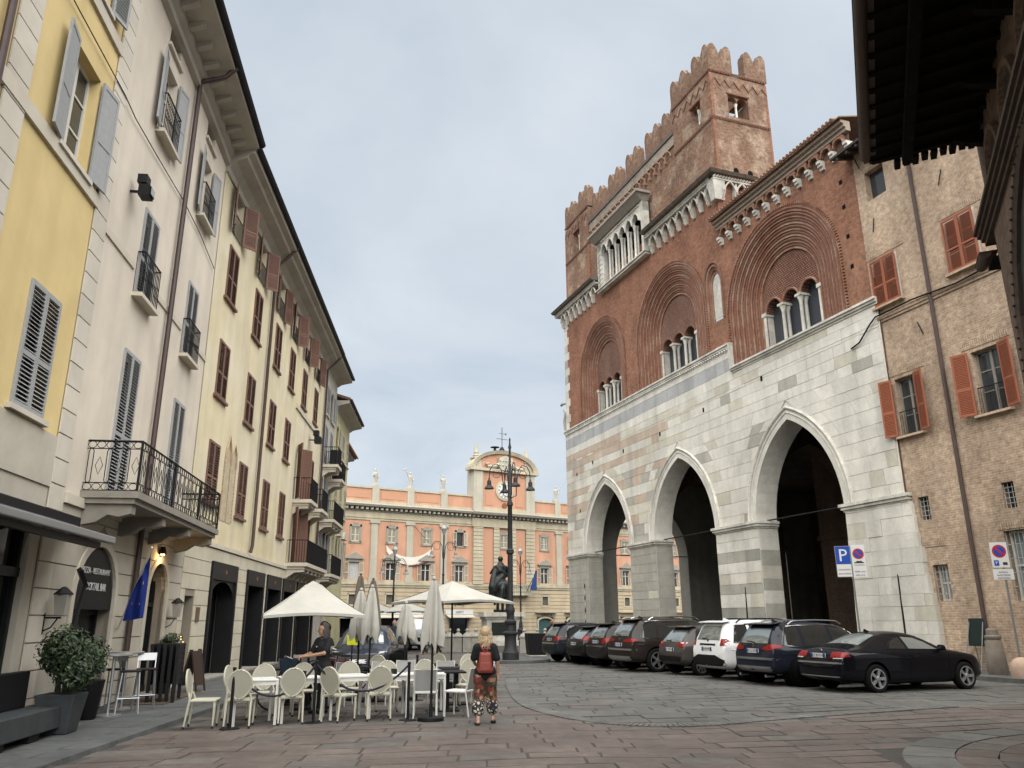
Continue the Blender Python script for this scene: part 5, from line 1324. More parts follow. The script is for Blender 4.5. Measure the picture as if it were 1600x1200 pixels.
# ---------------------------------------------------------------- salmon palace across the square
P0 = Vector((-6.585, 100.0, 0)); PAR = R(31.6)
gp = thing('salmon_palace', 'long salmon and cream palace with clock gable and roof statues across the square', 'palace', (-6.6, 100.0, 0), PAR)
salmon = mat('salmon_plaster', (.55, .305, .20), .9, .05, .6, .05, 40, streak=.16, wst=.10)  # salmon desaturated, distance haze put into the colour
salmon_d = mat('salmon_panel', (.49, .265, .17), .9, .05, .6)
cream_p = mat('palace_cream', (.49, .435, .315), .9, .06, 1, .1, 30, streak=.18, wst=.1)
buff = mat('palace_buff', (.49, .405, .275), .9, .06, 1, .1, 30, streak=.14, wst=.12)
lightp = mat('palace_pilaster', (.46, .43, .345), .9, .05, 1, streak=.18, wst=.1)
hoodm = mat('palace_stone_trim', (.29, .27, .225), .9, .1, 3)
XS = [-18.2, -13.65, -9.1, -4.55, 0.0] + [12.6 + 4.55 * i for i in range(8)]
A0, A1 = -22.0, 47.0
hs = []
for x in XS: hs += [(x - .5, x + .5, 10.6, 12.25), (x - .6, x + .6, 6.15, 8.25), (x - .45, x + .45, 3.5, 4.65)]
hs += [(6.4 - .5, 6.4 + .5, 10.6, 12.25)]
arch = [x for x in XS if x > 11]
for x in XS: hs.append((x - 1.25, x + 1.25, .0, 2.1))
hs.append((4.9, 7.8, 0, 3.0))
mb = MB(); wall_grid(mb, A0, A1, 6.0, 13.1, [h for h in hs if h[2] > 5], depth=.3); mb.build('wall', salmon, gp)
mb = MB(); wall_grid(mb, A0, A1, 0, 6.0, [h for h in hs if h[2] < 5], depth=.5); mb.build('ground_storey_wall', groove_m, gp)
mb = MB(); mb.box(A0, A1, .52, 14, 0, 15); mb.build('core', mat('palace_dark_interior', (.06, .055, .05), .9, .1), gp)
z = 2.2
while z < 5.9:
    ed = [A0]
    for x in XS:
        if 3.4 < z + .2 < 4.75: ed += [x - .62, x + .62]
    if z < 3.0: ed = sorted(ed + [4.8, 7.9]) 
    ed.append(A1)
    for k in range(0, len(ed), 2):
        m_ = MB(); m_.box(ed[k], ed[k + 1], -.06, 0, z + .03, z + .43); m_.build('rusticated_course', buff, gp)
    z += .46
z = .05
while z < 2.1:
    ed = [A0]
    for x in sorted(XS + [6.35]): ed += [x - 1.4, x + 1.4]
    ed.append(A1)
    for k in range(0, len(ed), 2):
        m_ = MB(); m_.box(ed[k], ed[k + 1], -.06, 0, z + .03, z + .43); m_.build('rusticated_course', buff, gp)
    z += .46
mb = MB(); mb.box(A0, A1, -.22, 0, 5.75, 6.0); mb.box(A0, A1, -.12, 0, 5.5, 5.75); mb.build('string_course', cream_p, gp)
# frieze, dentil cornice, parapet
mb = MB(); mb.box(A0, A1, -.10, .2, 13.1, 14.1); mb.box(A0, A1, -.18, .2, 13.35, 13.5); mb.build('frieze', cream_p, gp)
mb = MB(); mb.prism([(0, 14.55), (-.85, 14.62), (-.95, 14.85), (-.7, 15.02), (.3, 15.05), (.3, 14.55)], A0, A1, ax='x'); mb.box(A0, A1, -.2, .2, 14.1, 14.25); mb.build('cornice', hoodm, gp)
mb = MB(); x = A0
while x < A1: mb.box(x, x + .3, -.62, -.05, 14.28, 14.54); x += .62
stuff(mb.build('modillions', lightp, gp))
mb = MB(); mb.box(A0, A1, .1, .8, 15.05, 17.0); mb.build('parapet', salmon, gp)
mb = MB(); mb.box(A0, A1, .0, .85, 15.03, 15.4); mb.box(A0, A1, -.02, .9, 16.85, 17.05); mb.build('parapet_moulding', cream_p, gp)
PIL = [-20.4, -15.9, -11.35, -6.8, -2.25] + [14.9 + 4.55 * i for i in range(7)]
for x in PIL:
    mb = MB(); mb.box(x - .42, x + .42, -.16, 0, 6.5, 13.1); mb.box(x - .6, x + .6, -.26, 0, 12.75, 13.08); mb.box(x - .55, x + .55, -.24, 0, 6.0, 6.55); mb.build('pilaster', lightp, gp)
    mb = MB(); mb.box(x - .45, x + .45, -.06, .9, 15.05, 17.15); mb.build('parapet_pier', lightp, gp)
for a, b in zip([A0] + PIL, PIL + [A1]):
    if b - a > 1.5 and not (a < 6 < b):
        mb = MB(); mb.box(a + .75, b - .75, .06, .1, 15.7, 16.6); mb.build('parapet_panel', salmon_d, gp)
# windows
wf = MB(); wf.box(-.72, .72, -.1, 0, 0, .0); 
fm = MB()
for (a, b, c, d) in ((-.72, -.5, -.12, 1.9), (.5, .72, -.12, 1.9), (-.72, .72, 1.65, 1.95), (-.8, .8, -.2, 0)): fm.box(a, b, -.10, .02, c, d)
fm.box(-.25, .25, -.12, .02, 1.95, 2.12); fsrc = fm.build('window_surround', hoodm)
lm_u = leaf(.49, 1.64, ivory_shut, .11); lm_p = leaf(.58, 2.08, ivory_shut, .12)
pm = MB(); pm.prism([(-1.1, 0), (1.1, 0), (1.1, .12), (0, .78), (-1.1, .12)], -.32, 0); pm.box(-.85, .85, -.12, 0, -.35, 0); psrc = pm.build('pediment', hoodm)
gm_ = MB(); gm_.box(-.6, .6, .2, .22, 0, 2.1); gsrc = gm_.build('pane', pane_m)
fr_ = MB()
for x in (-.57, 0, .57): fr_.box(x - .05, x + .05, .14, .2, 0, 2.1)
for z in (.03, 1.4, 2.07): fr_.box(-.6, .6, .14, .2, z - .03, z + .03)
frsrc = fr_.build('window', wood_w)
mz = MB(); 
for (a, b, c, d) in ((-.62, -.45, -.1, 1.25), (.45, .62, -.1, 1.25), (-.62, .62, 1.15, 1.3), (-.66, .66, -.15, 0)): mz.box(a, b, -.1, .0, c, d)
mzsrc = mz.build('mezzanine_window', cream_p); mg = MB(); mg.box(-.45, .45, .15, .17, 0, 1.15); mgsrc = mg.build('pane', mat('mezzanine_pane', (.12, .11, .09), .3, .2))
for i, x in enumerate(sorted(XS + [6.4])):
    o = inst(fsrc, gp, (x, 0, 10.6)); 
    if i == 4:
        put(lm_u, 'shutter', o, (-.52, -.16, 0), (0, 0, -R(172))); put(lm_u, 'shutter', o, (.52, -.16, 0), (0, 0, -R(8)))
        g2 = inst(gsrc, o, (0, .0, 0), scale=(.8, 1, .78))
    else: put(lm_u, 'shutter', o, (-.495, .03, 0)); put(lm_u, 'shutter', o, (.005, .03, 0))
    if x != 6.4:
        o = inst(frsrc, gp, (x, 0, 6.15)); inst(gsrc, o)
        if i == 1 or i == 0:
            c_ = MB(); 
            for k in range(12): c_.quad((-.55 + k * .09, .12 + .03 * (k % 2), .05), (-.55 + (k + 1) * .09, .12 + .03 * ((k + 1) % 2), .05), (-.55 + (k + 1) * .09, .12 + .03 * ((k + 1) % 2), 2.05), (-.55 + k * .09, .12 + .03 * (k % 2), 2.05))
            c_.build('curtain', curtain_m, o)
        put(lm_p, 'shutter', o, (-.61, -.05, .01), (0, 0, -R(174))); put(lm_p, 'shutter', o, (.61, -.05, .01), (0, 0, -R(6)))
        inst(psrc, gp, (x, 0, 8.6)); o = inst(mzsrc, gp, (x, 0, 3.5)); inst(mgsrc, o)
for s in (fsrc, psrc, gsrc, frsrc, mzsrc, mgsrc): bpy.data.objects.remove(s)
# street level: arched windows right, shops left
teal = mat('teal_blind', (.035, .085, .08), .5, .1)
for x in XS:
    if x > 11:
        m_ = MB(); P_ = [(x - 1.15, .05), (x + 1.15, .05), (x + 1.15, 1.55)] + [(x + 1.15 * cos(pi * k / 10), 1.55 + .5 * sin(pi * k / 10)) for k in range(1, 10)] + [(x - 1.15, 1.55)]
        m_.prism(P_, .2, .25); o = m_.build('arched_window', teal, gp)
        f_ = MB(); f_.tube([(a, -.02, b) for a, b in P_[2:] + [P_[0]]], .13, 5); f_.build('surround', cream_p, o)
        h_ = MB(); h_.box(x - 1.6, x + 1.6, -.5, 0, 2.62, 2.75); h_.build('canopy', hoodm, o)
        if x < 13:
            t_ = text_mesh('BANCA', .5, 'lettering', dark_m, o, (x + .2, -.1, 2.35), (R(90), 0, 0))
    else:
        m_ = MB(); m_.box(x - 1.25, x + 1.25, .3, .34, 0, 2.1); o = m_.build('shop_window', dglass_m, gp)
        s_ = MB(); s_.box(x - 1.9, x + 1.9, -.22, -.06, 2.45, 2.95); s_.build('sign_board', mat('sign_board_white', (.55, .55, .56), .6, .05), o)
        a_ = MB(); a_.hexa([(x - 1.8, -1.0, 2.05), (x + 1.8, -1.0, 2.05), (x + 1.8, -.06, 2.4), (x - 1.8, -.06, 2.4), (x - 1.8, -1.0, 2.12), (x + 1.8, -1.0, 2.12), (x + 1.8, -.06, 2.47), (x - 1.8, -.06, 2.47)]); a_.build('awning', lightp, o)
        text_mesh('SARTI' if x > -5 else 'BAR', .42, 'lettering', mat('sign_blue', (.03, .04, .13), .6), o, (x, -.235, 2.7), (R(90), 0, 0))
# centre bay
for a, b in ((1.8, 3.2), (4.75, 5.6), (7.2, 8.1), (9.6, 10.95)):
    z = 6.0
    while z < 13.0:
        m_ = MB(); m_.box(a, b, -.30, -.0, z + .03, min(z + .44, 13.08)); m_.build('rusticated_block', cream_p, gp); z += .46
for a, b in ((3.25, 4.7), (8.15, 9.55)): m_ = MB(); m_.box(a, b, -.14, 0, 6.2, 13.0); m_.build('salmon_panel', salmon_d, gp)
z = 6.0
m_ = MB(); m_.box(1.6, 11.1, -.34, .2, 13.1, 14.15); m_.build('frieze', cream_p, gp)
m_ = MB(); m_.prism([(-.3, 14.5), (-1.05, 14.6), (-1.15, 14.87), (-.9, 15.06), (.3, 15.1), (.3, 14.5)], 1.5, 11.2, ax='x'); m_.build('cornice', hoodm, gp)
# clock gable
m_ = MB(); m_.box(1.85, 10.9, -.15, 1.4, 15.05, 20.4); P_ = [(6.38 + 4.7 * cos(pi * k / 16), 20.4 + 2.6 * sin(pi * k / 16)) for k in range(17)]; m_.prism(P_, -.15, 1.0); m_.build('clock_gable', salmon, gp)
for a, b in ((1.75, 3.1), (9.65, 11.0)):
    m_ = MB(); m_.box(a, b, -.36, 1.45, 15.08, 20.3); m_.build('gable_pilaster', lightp, gp)
m_ = MB(); m_.box(1.8, 10.95, -.3, 0, 15.08, 15.6); m_.build('gable_base', cream_p, gp)
for a, b in ((3.6, 4.6), (8.1, 9.2)):
    m_ = MB(); m_.box(a, b, -.2, -.14, 15.9, 19.9); m_.build('salmon_panel', salmon_d, gp)
m_ = MB(); m_.box(1.2, 11.55, -.6, 1.0, 20.3, 20.65); P1 = [(6.38 + 5.0 * cos(pi * k / 20), 20.65 + 2.55 * sin(pi * k / 20)) for k in range(21)]; P2 = [(6.38 + 4.45 * cos(pi * k / 20), 20.65 + 2.1 * sin(pi * k / 20)) for k in range(21)]
for i in range(20):
    m_.hexa([(P1[i][0], -.65, P1[i][1]), (P1[i + 1][0], -.65, P1[i + 1][1]), (P1[i + 1][0], 1.0, P1[i + 1][1]), (P1[i][0], 1.0, P1[i][1]), (P2[i][0], -.45, P2[i][1]), (P2[i + 1][0], -.45, P2[i + 1][1]), (P2[i + 1][0], 1.0, P2[i + 1][1]), (P2[i][0], 1.0, P2[i][1])])
m_.build('gable_cornice', cream_p, gp)
m_ = MB()
m_.prism([(5.3, 20.9), (5.6, 20.5), (6.4, 20.2), (7.2, 20.5), (7.5, 20.9), (7.4, 22.2), (6.4, 22.55), (5.4, 22.2)], -.6, -.2)
for s in (-1, 1): m_.tube([(6.4 + s * 1.0, -.4, 21.3), (6.4 + s * 1.7, -.4, 20.95), (6.4 + s * 2.6, -.4, 20.9), (6.4 + s * 2.9, -.4, 21.2), (6.4 + s * 2.5, -.4, 21.35)], [.3, .28, .22, .18, .12], 6)
for k in range(14): m_.lathe([(.02, -.15), (.16, 0), (.02, .15)], 6, (5.5 + (k % 5) * .45, -.6, 20.6 + (k // 5) * .6))
m_.build('coat_of_arms', lightp, gp)
cl = MB(); cl.lathe([(1.35, 0), (1.35, .12), (1.05, .16)], 28); co = cl.build('clock', cream_p, gp, loc=(6.38, -.16, 17.95), rot=(R(90), 0, 0))
fc = MB(); fc.lathe([(1.02, 0), (1.02, .02)], 28); fc.build('clock_face', mat('clock_white', (.6, .6, .58), .6, .03), co, loc=(0, 0, .16))
hd = MB()
for k in range(12):
    a = R(30 * k); hd.add([(cos(a) * .78 - sin(a) * .06, sin(a) * .78 + cos(a) * .06, .19), (cos(a) * .98 - sin(a) * .06, sin(a) * .98 + cos(a) * .06, .19), (cos(a) * .98 + sin(a) * .06, sin(a) * .98 - cos(a) * .06, .19), (cos(a) * .78 + sin(a) * .06, sin(a) * .78 - cos(a) * .06, .19)], [(0, 1, 2, 3)])
for an, ln, wd in ((R(-60), .8, .06), (R(118), .55, .07)):
    hd.add([(-sin(an) * wd, cos(an) * wd, .2), (cos(an) * ln, sin(an) * ln, .2), (sin(an) * wd, -cos(an) * wd, .2)], [(0, 1, 2)])
hd.build('clock_hands', dark_m, co)
m_ = MB(); m_.lathe([(.35, 0), (.35, .06)], 14); m_.build('roundel', mat('dark_roundel', (.22, .08, .04), .7, .1), gp, loc=(6.38, -.2, 16.0), rot=(R(90), 0, 0))
for x in (2.4, 10.1):
    m_ = MB(); m_.box(x - .5, x + .5, -.2, .8, 20.65, 21.9); m_.box(x - .62, x + .62, -.3, .9, 21.9, 22.05); m_.lathe([(.42, 0), (.3, .12), (.45, .3), (.25, .5), (.36, .62), (.05, 2.2), (.0, 2.25)], 10, (x, .3, 22.05)); m_.build('obelisk', lightp, gp)
m_ = MB(); m_.lathe([(.5, 0), (.5, .5), (.2, 1.0)], 4, (6.5, .6, 22.9)); m_.tube([(6.5, .6, 23.5), (6.5, .6, 26.6)], .045, 5)
for dx_, dz in ((.85, 0), (-.85, 0)): m_.tube([(6.5, .6, 25.0), (6.5 + dx_, .6, 25.0)], .03, 4)
m_.prism([(6.9, 25.75), (7.15, 25.6), (7.15, 25.9)], .58, .62); m_.tube([(6.0, .6, 25.75), (7.2, .6, 25.75)], .025, 4); m_.build('weather_vane', iron_m, gp)
m_ = MB(); m_.lathe([(.62, .9), (.62, .95), (.15, 1.0)], 10, (5.4, .6, 22.85)); m_.lathe([(.42, 0), (.38, .1), (.2, .45), (.16, .75), (.02, .8)], 10, (5.4, .6, 22.85)); m_.tube([(5.4, .6, 22.5), (5.4, .6, 23.8)], .04, 5); m_.build('roof_bell', iron_m, gp, True)
# painted crescent (old sundial) on the wall
m_ = MB(); o1 = [(-6.8 + 3.4 * cos(R(a)), 11.0 + 2.9 * sin(R(a))) for a in range(210, 331, 8)]; i1 = [(-6.8 + 3.5 * cos(R(a)), 11.6 + 2.6 * sin(R(a))) for a in range(330, 209, -8)]
m_.prism(o1 + i1, -.185, -.165); m_.box(-10.0, -3.6, -.17, -.164, 8.55, 8.95); sd = m_.build('sundial', mat('sundial_white', (.66, .63, .55), .9, .05), gp)
m_ = MB(); m_.tube([(-6.9, -.2, 7.95), (-5.6, -.2, 8.1), (-4.3, -.2, 8.6), (-3.5, -.2, 9.2)], .07, 5); m_.tube([(-6.2, -.25, 12.6), (-4.6, -.4, 10.9)], .03, 4); m_.build('sundial_curve', mat('sundial_red', (.17, .035, .03), .8), sd)
# balcony with flag in the centre, door canopy
m_ = MB(); m_.box(4.6, 10.0, -1.0, 0, 4.75, 5.0)
for k in range(18): m_.lathe([(.08, 0), (.13, .3), (.07, .8), (.09, .95)], 6, (4.8 + k * .3, -.85, 5.0))
m_.box(4.6, 10.0, -1.0, -.7, 5.95, 6.1); m_.build('balcony', lightp, gp)
m_ = MB(); m_.box(4.9, 7.8, .2, .3, 0, 3.0); o = m_.build('portal', shop_m, gp)
m_ = MB(); m_.hexa([(4.0, -1.6, 2.2), (8.6, -1.6, 2.2), (8.6, -.06, 2.35), (4.0, -.06, 2.35), (4.0, -1.6, 2.35), (8.6, -1.6, 2.35), (8.6, -.06, 2.7), (4.0, -.06, 2.7)]); m_.box(4.4, 4.7, -.3, -.06, 0, 2.3); m_.box(8.0, 8.3, -.3, -.06, 0, 2.3); m_.build('canopy', lightp, o)
# roof statues, each a thing of its own
def statue(name, label, x, arm, seed):
    r = random.Random(seed); m_ = MB(); m_.lathe([(.5, 0), (.5, .25), (.38, .32)], 8)
    m_.lathe([(.36, .3), (.34, .6), (.30, 1.0), (.27, 1.25), (.33, 1.45), (.34, 1.65), (.26, 1.82), (.1, 1.88), (.09, 1.95), (.14, 2.02), (.15, 2.14), (.1, 2.25), (.02, 2.3)], 10, sy=.75)
    m_.tube([(.3, 0, 1.72), (.46, -.1, 1.4), (.3, -.25, 1.15)], [.1, .09, .07], 6)
    if arm == 'raise': m_.tube([(-.3, 0, 1.72), (-.45, -.05, 2.1), (-.6, 0, 2.55)], [.1, .08, .06], 6); m_.tube([(-1.1, 0, 2.35), (-.7, 0, 2.6), (-.45, 0, 2.7)], [.03, .09, .03], 5)
    elif arm == 'spear': m_.tube([(-.3, 0, 1.72), (-.5, -.1, 1.5), (-.5, -.15, 1.75)], [.1, .08, .06], 6); m_.tube([(-.52, -.15, .3), (-.55, -.15, 2.75)], .03, 5)
    elif arm == 'lance': m_.tube([(.3, 0, 1.72), (.55, -.1, 1.8), (.7, -.1, 2.05)], [.1, .08, .06], 6); m_.tube([(.45, -.1, 1.5), (1.15, -.1, 3.0)], .03, 5)
    else: m_.tube([(-.3, 0, 1.72), (-.42, -.15, 1.35), (-.1, -.3, 1.4)], [.1, .08, .06], 6)
    for k in range(6): a = r.uniform(-2.6, -.5); m_.tube([(.30 * cos(a), .24 * sin(a), .35), (.30 * cos(a + .2), .24 * sin(a + .2), 1.2)], .05, 4)
    o = m_.build(name, mat('statue_stone', (.42, .40, .35), .9, .15, 4, .3, 30), None, True)
    o.location = (-6.6 + cos(PAR) * x - sin(PAR) * .4, 100 + sin(PAR) * x + cos(PAR) * .4, 17.15); o.rotation_euler = (0, 0, PAR); o.scale = (.95, .95, .95)
    tag(o, label, 'statue', 'statues on the palace parapet')
statue('roof_statue', 'stone statue with arms held close, leftmost on the salmon palace parapet', -11.35, 'fold', 1)
statue('roof_statue', 'stone statue raising a curved banner on the salmon palace parapet', -6.8, 'raise', 2)
statue('roof_statue', 'stone statue holding an upright spear left of the clock gable', -2.25, 'spear', 3)
statue('roof_statue', 'stone statue with slanting lance right of the clock gable', 14.9, 'lance', 4)
fl = thing('flag', 'drooping blue flag on the salmon palace balcony', 'flag', (-6.6 + cos(PAR) * 9.2 + sin(PAR) * 1.0, 100 + sin(PAR) * 9.2 - cos(PAR) * 1.0, 5.3), PAR)
m_ = MB(); m_.tube([(0, 0, 0), (.9, -1.0, 2.5)], .04, 5); m_.build('pole', iron_m, fl)
m_ = MB(); n = 8
for i in range(n):
    a, b = i / n, (i + 1) / n; f_ = lambda q: (.85 - .1 * q - .9 * q * 0, -1.0 + .12 * sin(q * 9), 2.45 - 2.3 * q)
    for k in range(4):
        u0, u1 = k / 4, (k + 1) / 4; w0, w1 = .2 + .9 * a, .2 + .9 * b
        P_ = [(.9 - w0 * u0, -1.0 + .1 * sin(u0 * 7 + a * 3), 2.45 - 2.4 * a), (.9 - w0 * u1, -1.0 + .1 * sin(u1 * 7 + a * 3), 2.45 - 2.4 * a), (.9 - w1 * u1, -1.0 + .1 * sin(u1 * 7 + b * 3), 2.45 - 2.4 * b), (.9 - w1 * u0, -1.0 + .1 * sin(u0 * 7 + b * 3), 2.45 - 2.4 * b)]
        m_.quad(*P_)
m_.build('cloth', mat('flag_blue', (.02, .045, .16), .8, .1), fl, True)
# blocks of houses that close the square left and right of the palace
for (nm, lb, x0, x1, yo, zt, wm_) in (('town_house', 'plain cream house standing behind the left row of houses', -46, -23, 6, 12.5, cream_p), ('town_house', 'buff house right of the salmon palace seen through the arcade', 48, 75, 2, 15, buff)):
    o = thing(nm, lb, 'house', (-6.6, 100, 0), PAR); m_ = MB(); hs_ = [hole(x0 + 2 + 3 * i, z, 1.1, 1.9) for i in range(int((x1 - x0) / 3) - 1) for z in (1.0, 4.6, 8.2)]; wall_grid(m_, x0, x1, 0, zt, hs_, y=yo); m_.box(x0, x1, yo + .4, yo + 10, 0, zt); m_.build('wall', wm_, o)
    for h_ in hs_:
        m_ = MB(); m_.box(h_[0], h_[1], yo + .2, yo + .24, h_[2], h_[3]); m_.build('window', pane_m, o)
    m_ = MB(); m_.box(x0 - .5, x1 + .5, yo - .7, yo + 10, zt, zt + .3); m_.build('roof', tile_m, o)
# ---------------------------------------------------------------- vehicles
tyre_m = mat('tyre_rubber', (.010, .010, .010), .9, .15, 20, spec=.1)
rim_m = mat('alloy_rim', (.42, .43, .44), .35, .08, 6, metal=.8)
rim_d = mat('dark_alloy_rim', (.16, .16, .17), .35, .08, 6, metal=.8)
well_m = mat('wheel_well', (.003, .003, .003), .95, .1, spec=.05)
cglass = glass_mat('car_glass', (.26, .29, .29), .03, .8); cglass.node_tree.nodes['Principled BSDF'].inputs['Metallic'].default_value = .55  # pale metallic base stands in for sky mirrored in the glass
sglass = glass_mat('car_side_glass', (.012, .015, .016), .03, .7)
lamp_red = mat('tail_lamp_red', (.20, .005, .004), .3, .25, 12, spec=.25, coat=.1)
lamp_cl = mat('clear_lamp', (.45, .45, .45), .12, .1, 12, spec=.6, coat=.5)
black_pl = mat('black_plastic', (.009, .009, .0095), .65, .15, 10, spec=.15)
chrome_m = mat('chrome', (.55, .56, .57), .15, .02, metal=1.0)
plate_m = mat('number_plate', (.62, .62, .62), .5, .03)
plate_b = mat('plate_blue', (.02, .04, .22), .5, .03)
plate_t = mat('plate_text', (.02, .02, .03), .6, .03)
def paint(name, c, rough=.28): 
    if name in MAT: return MAT[name]
    m = mat(name, tuple(v * .62 for v in c) if sum(c) < .5 else c, .5, .05, 1.5, spec=.05, coat=.45); return m
def lerp_list(P, x):
    if x <= P[0][0]: return P[0][1]
    for (a, va), (b, vb) in zip(P, P[1:]):
        if x <= b: return va + (vb - va) * (x - a) / (b - a) if b > a else vb
    return P[-1][1]
def car_body(s):
    L_, W = s['L'], s['W'] / 2; top, belt, low = s['top'], s['belt'], s['low']
    xs = sorted({p[0] for p in top} | {s['rx'] - .42, s['rx'] + .42, s['rx'] + s['wb'] - .42, s['rx'] + s['wb'] + .42})
    xs = [x for i, x in enumerate(xs) if i == 0 or x - xs[i - 1] > .035]
    wl = s.get('wid', [(0, .86), (.12, .93), (.5, .985), (1.2, 1), (L_ - 1.4, 1), (L_ - .55, .95), (L_ - .18, .84), (L_, .66)])
    rows = []
    for x in xs:
        zt = lerp_list(top, x); zl = lerp_list(low, x); w_ = W * lerp_list(wl, x)
        zb = min(lerp_list(belt, x), zt - .02); cab = max(0, min(1, (zt - zb) / .35))
        wt = w_ * (.86 - (.86 - s.get('tumble', .70)) * cab)
        zm = zl + (zb - zl) * .5
        rows.append([(x, 0, zl), (x, w_ * .80, zl), (x, w_ * .965, zl + .09), (x, w_ * 1.0, zl + (zb - zl) * .30), (x, w_ * .985, zl + (zb - zl) * .62), (x, w_ * .995, zl + (zb - zl) * .86), (x, w_ * .955, zb), (x, wt + (w_ * .93 - wt) * .5 if cab > .2 else w_ * .88, zb + (zt - zb) * .45), (x, wt, zt - .035 * (1 + cab)), (x, wt * .72, zt - .004), (x, 0, zt + .018)])
    K = len(rows[0]); V = []; F = []
    for r in rows: V += r
    n = len(rows)
    for i in range(n - 1):
        for k in range(K - 1): F.append((i * K + k, i * K + k + 1, (i + 1) * K + k + 1, (i + 1) * K + k))
    off = len(V); mp = {}
    for i, v in enumerate(V):
        if abs(v[1]) < 1e-9: mp[i] = i
        else: mp[i] = off; off += 1
    V2 = V + [(v[0], -v[1], v[2]) for v in V if abs(v[1]) > 1e-9]
    F2 = F + [tuple(mp[i] for i in reversed(f)) for f in F]
    for base, rev in ((0, False), ((n - 1) * K, True)):
        for k in range(K - 1):
            a, b = base + k, base + k + 1; q = [a, mp[a], mp[b], b]; q = [v for i, v in enumerate(q) if v not in q[:i]]
            if len(q) > 2: F2.append(tuple(q[::-1]) if rev else tuple(q))
    me = bpy.data.meshes.new('tmp_body'); me.from_pydata(V2, [], F2); bm = bmesh.new(); bm.from_mesh(me); bmesh.ops.recalc_face_normals(bm, faces=bm.faces); bm.to_mesh(me); bm.free()
    ob = bpy.data.objects.new('tmp_body', me); col.objects.link(ob); me.materials.append(s['paint']); me.materials.append(well_m)
    md = ob.modifiers.new('sub', 'SUBSURF'); md.levels = 2; md.render_levels = 2
    cut = MB()
    for x in (s['rx'], s['rx'] + s['wb']):
        for sg in (-1, 1):
            y0, y1 = sorted((sg * (W - .30), sg * (W + .3))); rr = s['wr'] + .055; k = 24
            P_ = [(x + rr * cos(2 * pi * i / k), s['wr'] + .005 + rr * sin(2 * pi * i / k)) for i in range(k)]
            cut.prism(P_, y0, y1)
    co_ = cut.build('tmp_cut', well_m); bm = bmesh.new(); bm.from_mesh(co_.data); bmesh.ops.recalc_face_normals(bm, faces=bm.faces); bm.to_mesh(co_.data); bm.free()
    bo_ = ob.modifiers.new('bool', 'BOOLEAN'); bo_.operation = 'DIFFERENCE'; bo_.object = co_; bo_.solver = 'EXACT'
    try: bo_.material_mode = 'TRANSFER'
    except Exception: pass
    dg = bpy.context.evaluated_depsgraph_get(); dg.update()
    me2 = bpy.data.meshes.new_from_object(ob.evaluated_get(dg))
    bpy.data.objects.remove(ob); bpy.data.objects.remove(co_)
    me2.polygons.foreach_set('use_smooth', [True] * len(me2.polygons))
    try: me2.set_sharp_from_angle(angle=R(32))
    except Exception: pass
    return me2
def tess(poly, step):
    bm = bmesh.new(); vs_ = [bm.verts.new((a, b, 0)) for a, b in poly]; bm.faces.new(vs_)
    bmesh.ops.triangulate(bm, faces=bm.faces[:])
    for _ in range(5):
        es = [e for e in bm.edges if e.calc_length() > step]
        if not es: break
        bmesh.ops.subdivide_edges(bm, edges=es, cuts=1); bmesh.ops.triangulate(bm, faces=[f for f in bm.faces if len(f.verts) > 3])
    V = [tuple(v.co[:2]) for v in bm.verts]; bm.verts.index_update(); F = [tuple(v.index for v in f.verts) for f in bm.faces]; bm.free()
    return V, F
class Skinner:
    def __init__(s, me): 
        s.t = BVHTree.FromPolygons([v.co.copy() for v in me.vertices], [list(p.vertices) for p in me.polygons])
    def hit(s, view, a, b):
        if view == 'R': o, d = Vector((a, -5, b)), Vector((0, 1, 0))
        elif view == 'L': o, d = Vector((a, 5, b)), Vector((0, -1, 0))
        elif view == 'B': o, d = Vector((-5, a, b)), Vector((1, 0, 0))
        elif view == 'F': o, d = Vector((9, a, b)), Vector((-1, 0, 0))
        elif view == 'T': o, d = Vector((a, b, 5)), Vector((0, 0, -1))
        h_ = s.t.ray_cast(o, d)
        if h_[0] is None: h_ = s.t.find_nearest(o + d * 4.4)
        return h_[0], d
    def panel(s, view, poly, m, name, parent, off=.006, step=.12):
        V, F = tess(poly, step); P_ = []
        for a, b in V:
            h_, d = s.hit(view, a, b); P_.append(h_ - d * off)
        mb = MB(); mb.add(P_, F); o = mb.build(name, m, parent, True)
        if view in ('L', 'F'): pass
        return o
    def line(s, view, pts, r, m, name, parent, step=.1, n=5):
        Q = []
        for (a, b), (c, d) in zip(pts, pts[1:]):
            k = max(1, int(math.hypot(c - a, d - b) / step)); Q += [(a + (c - a) * i / k, b + (d - b) * i / k) for i in range(k)]
        Q.append(pts[-1]); P_ = [s.hit(view, a, b)[0] for a, b in Q]
        mb = MB(); mb.tube(P_, r, n); return mb.build(name, m, parent, True)
WHEEL = {}
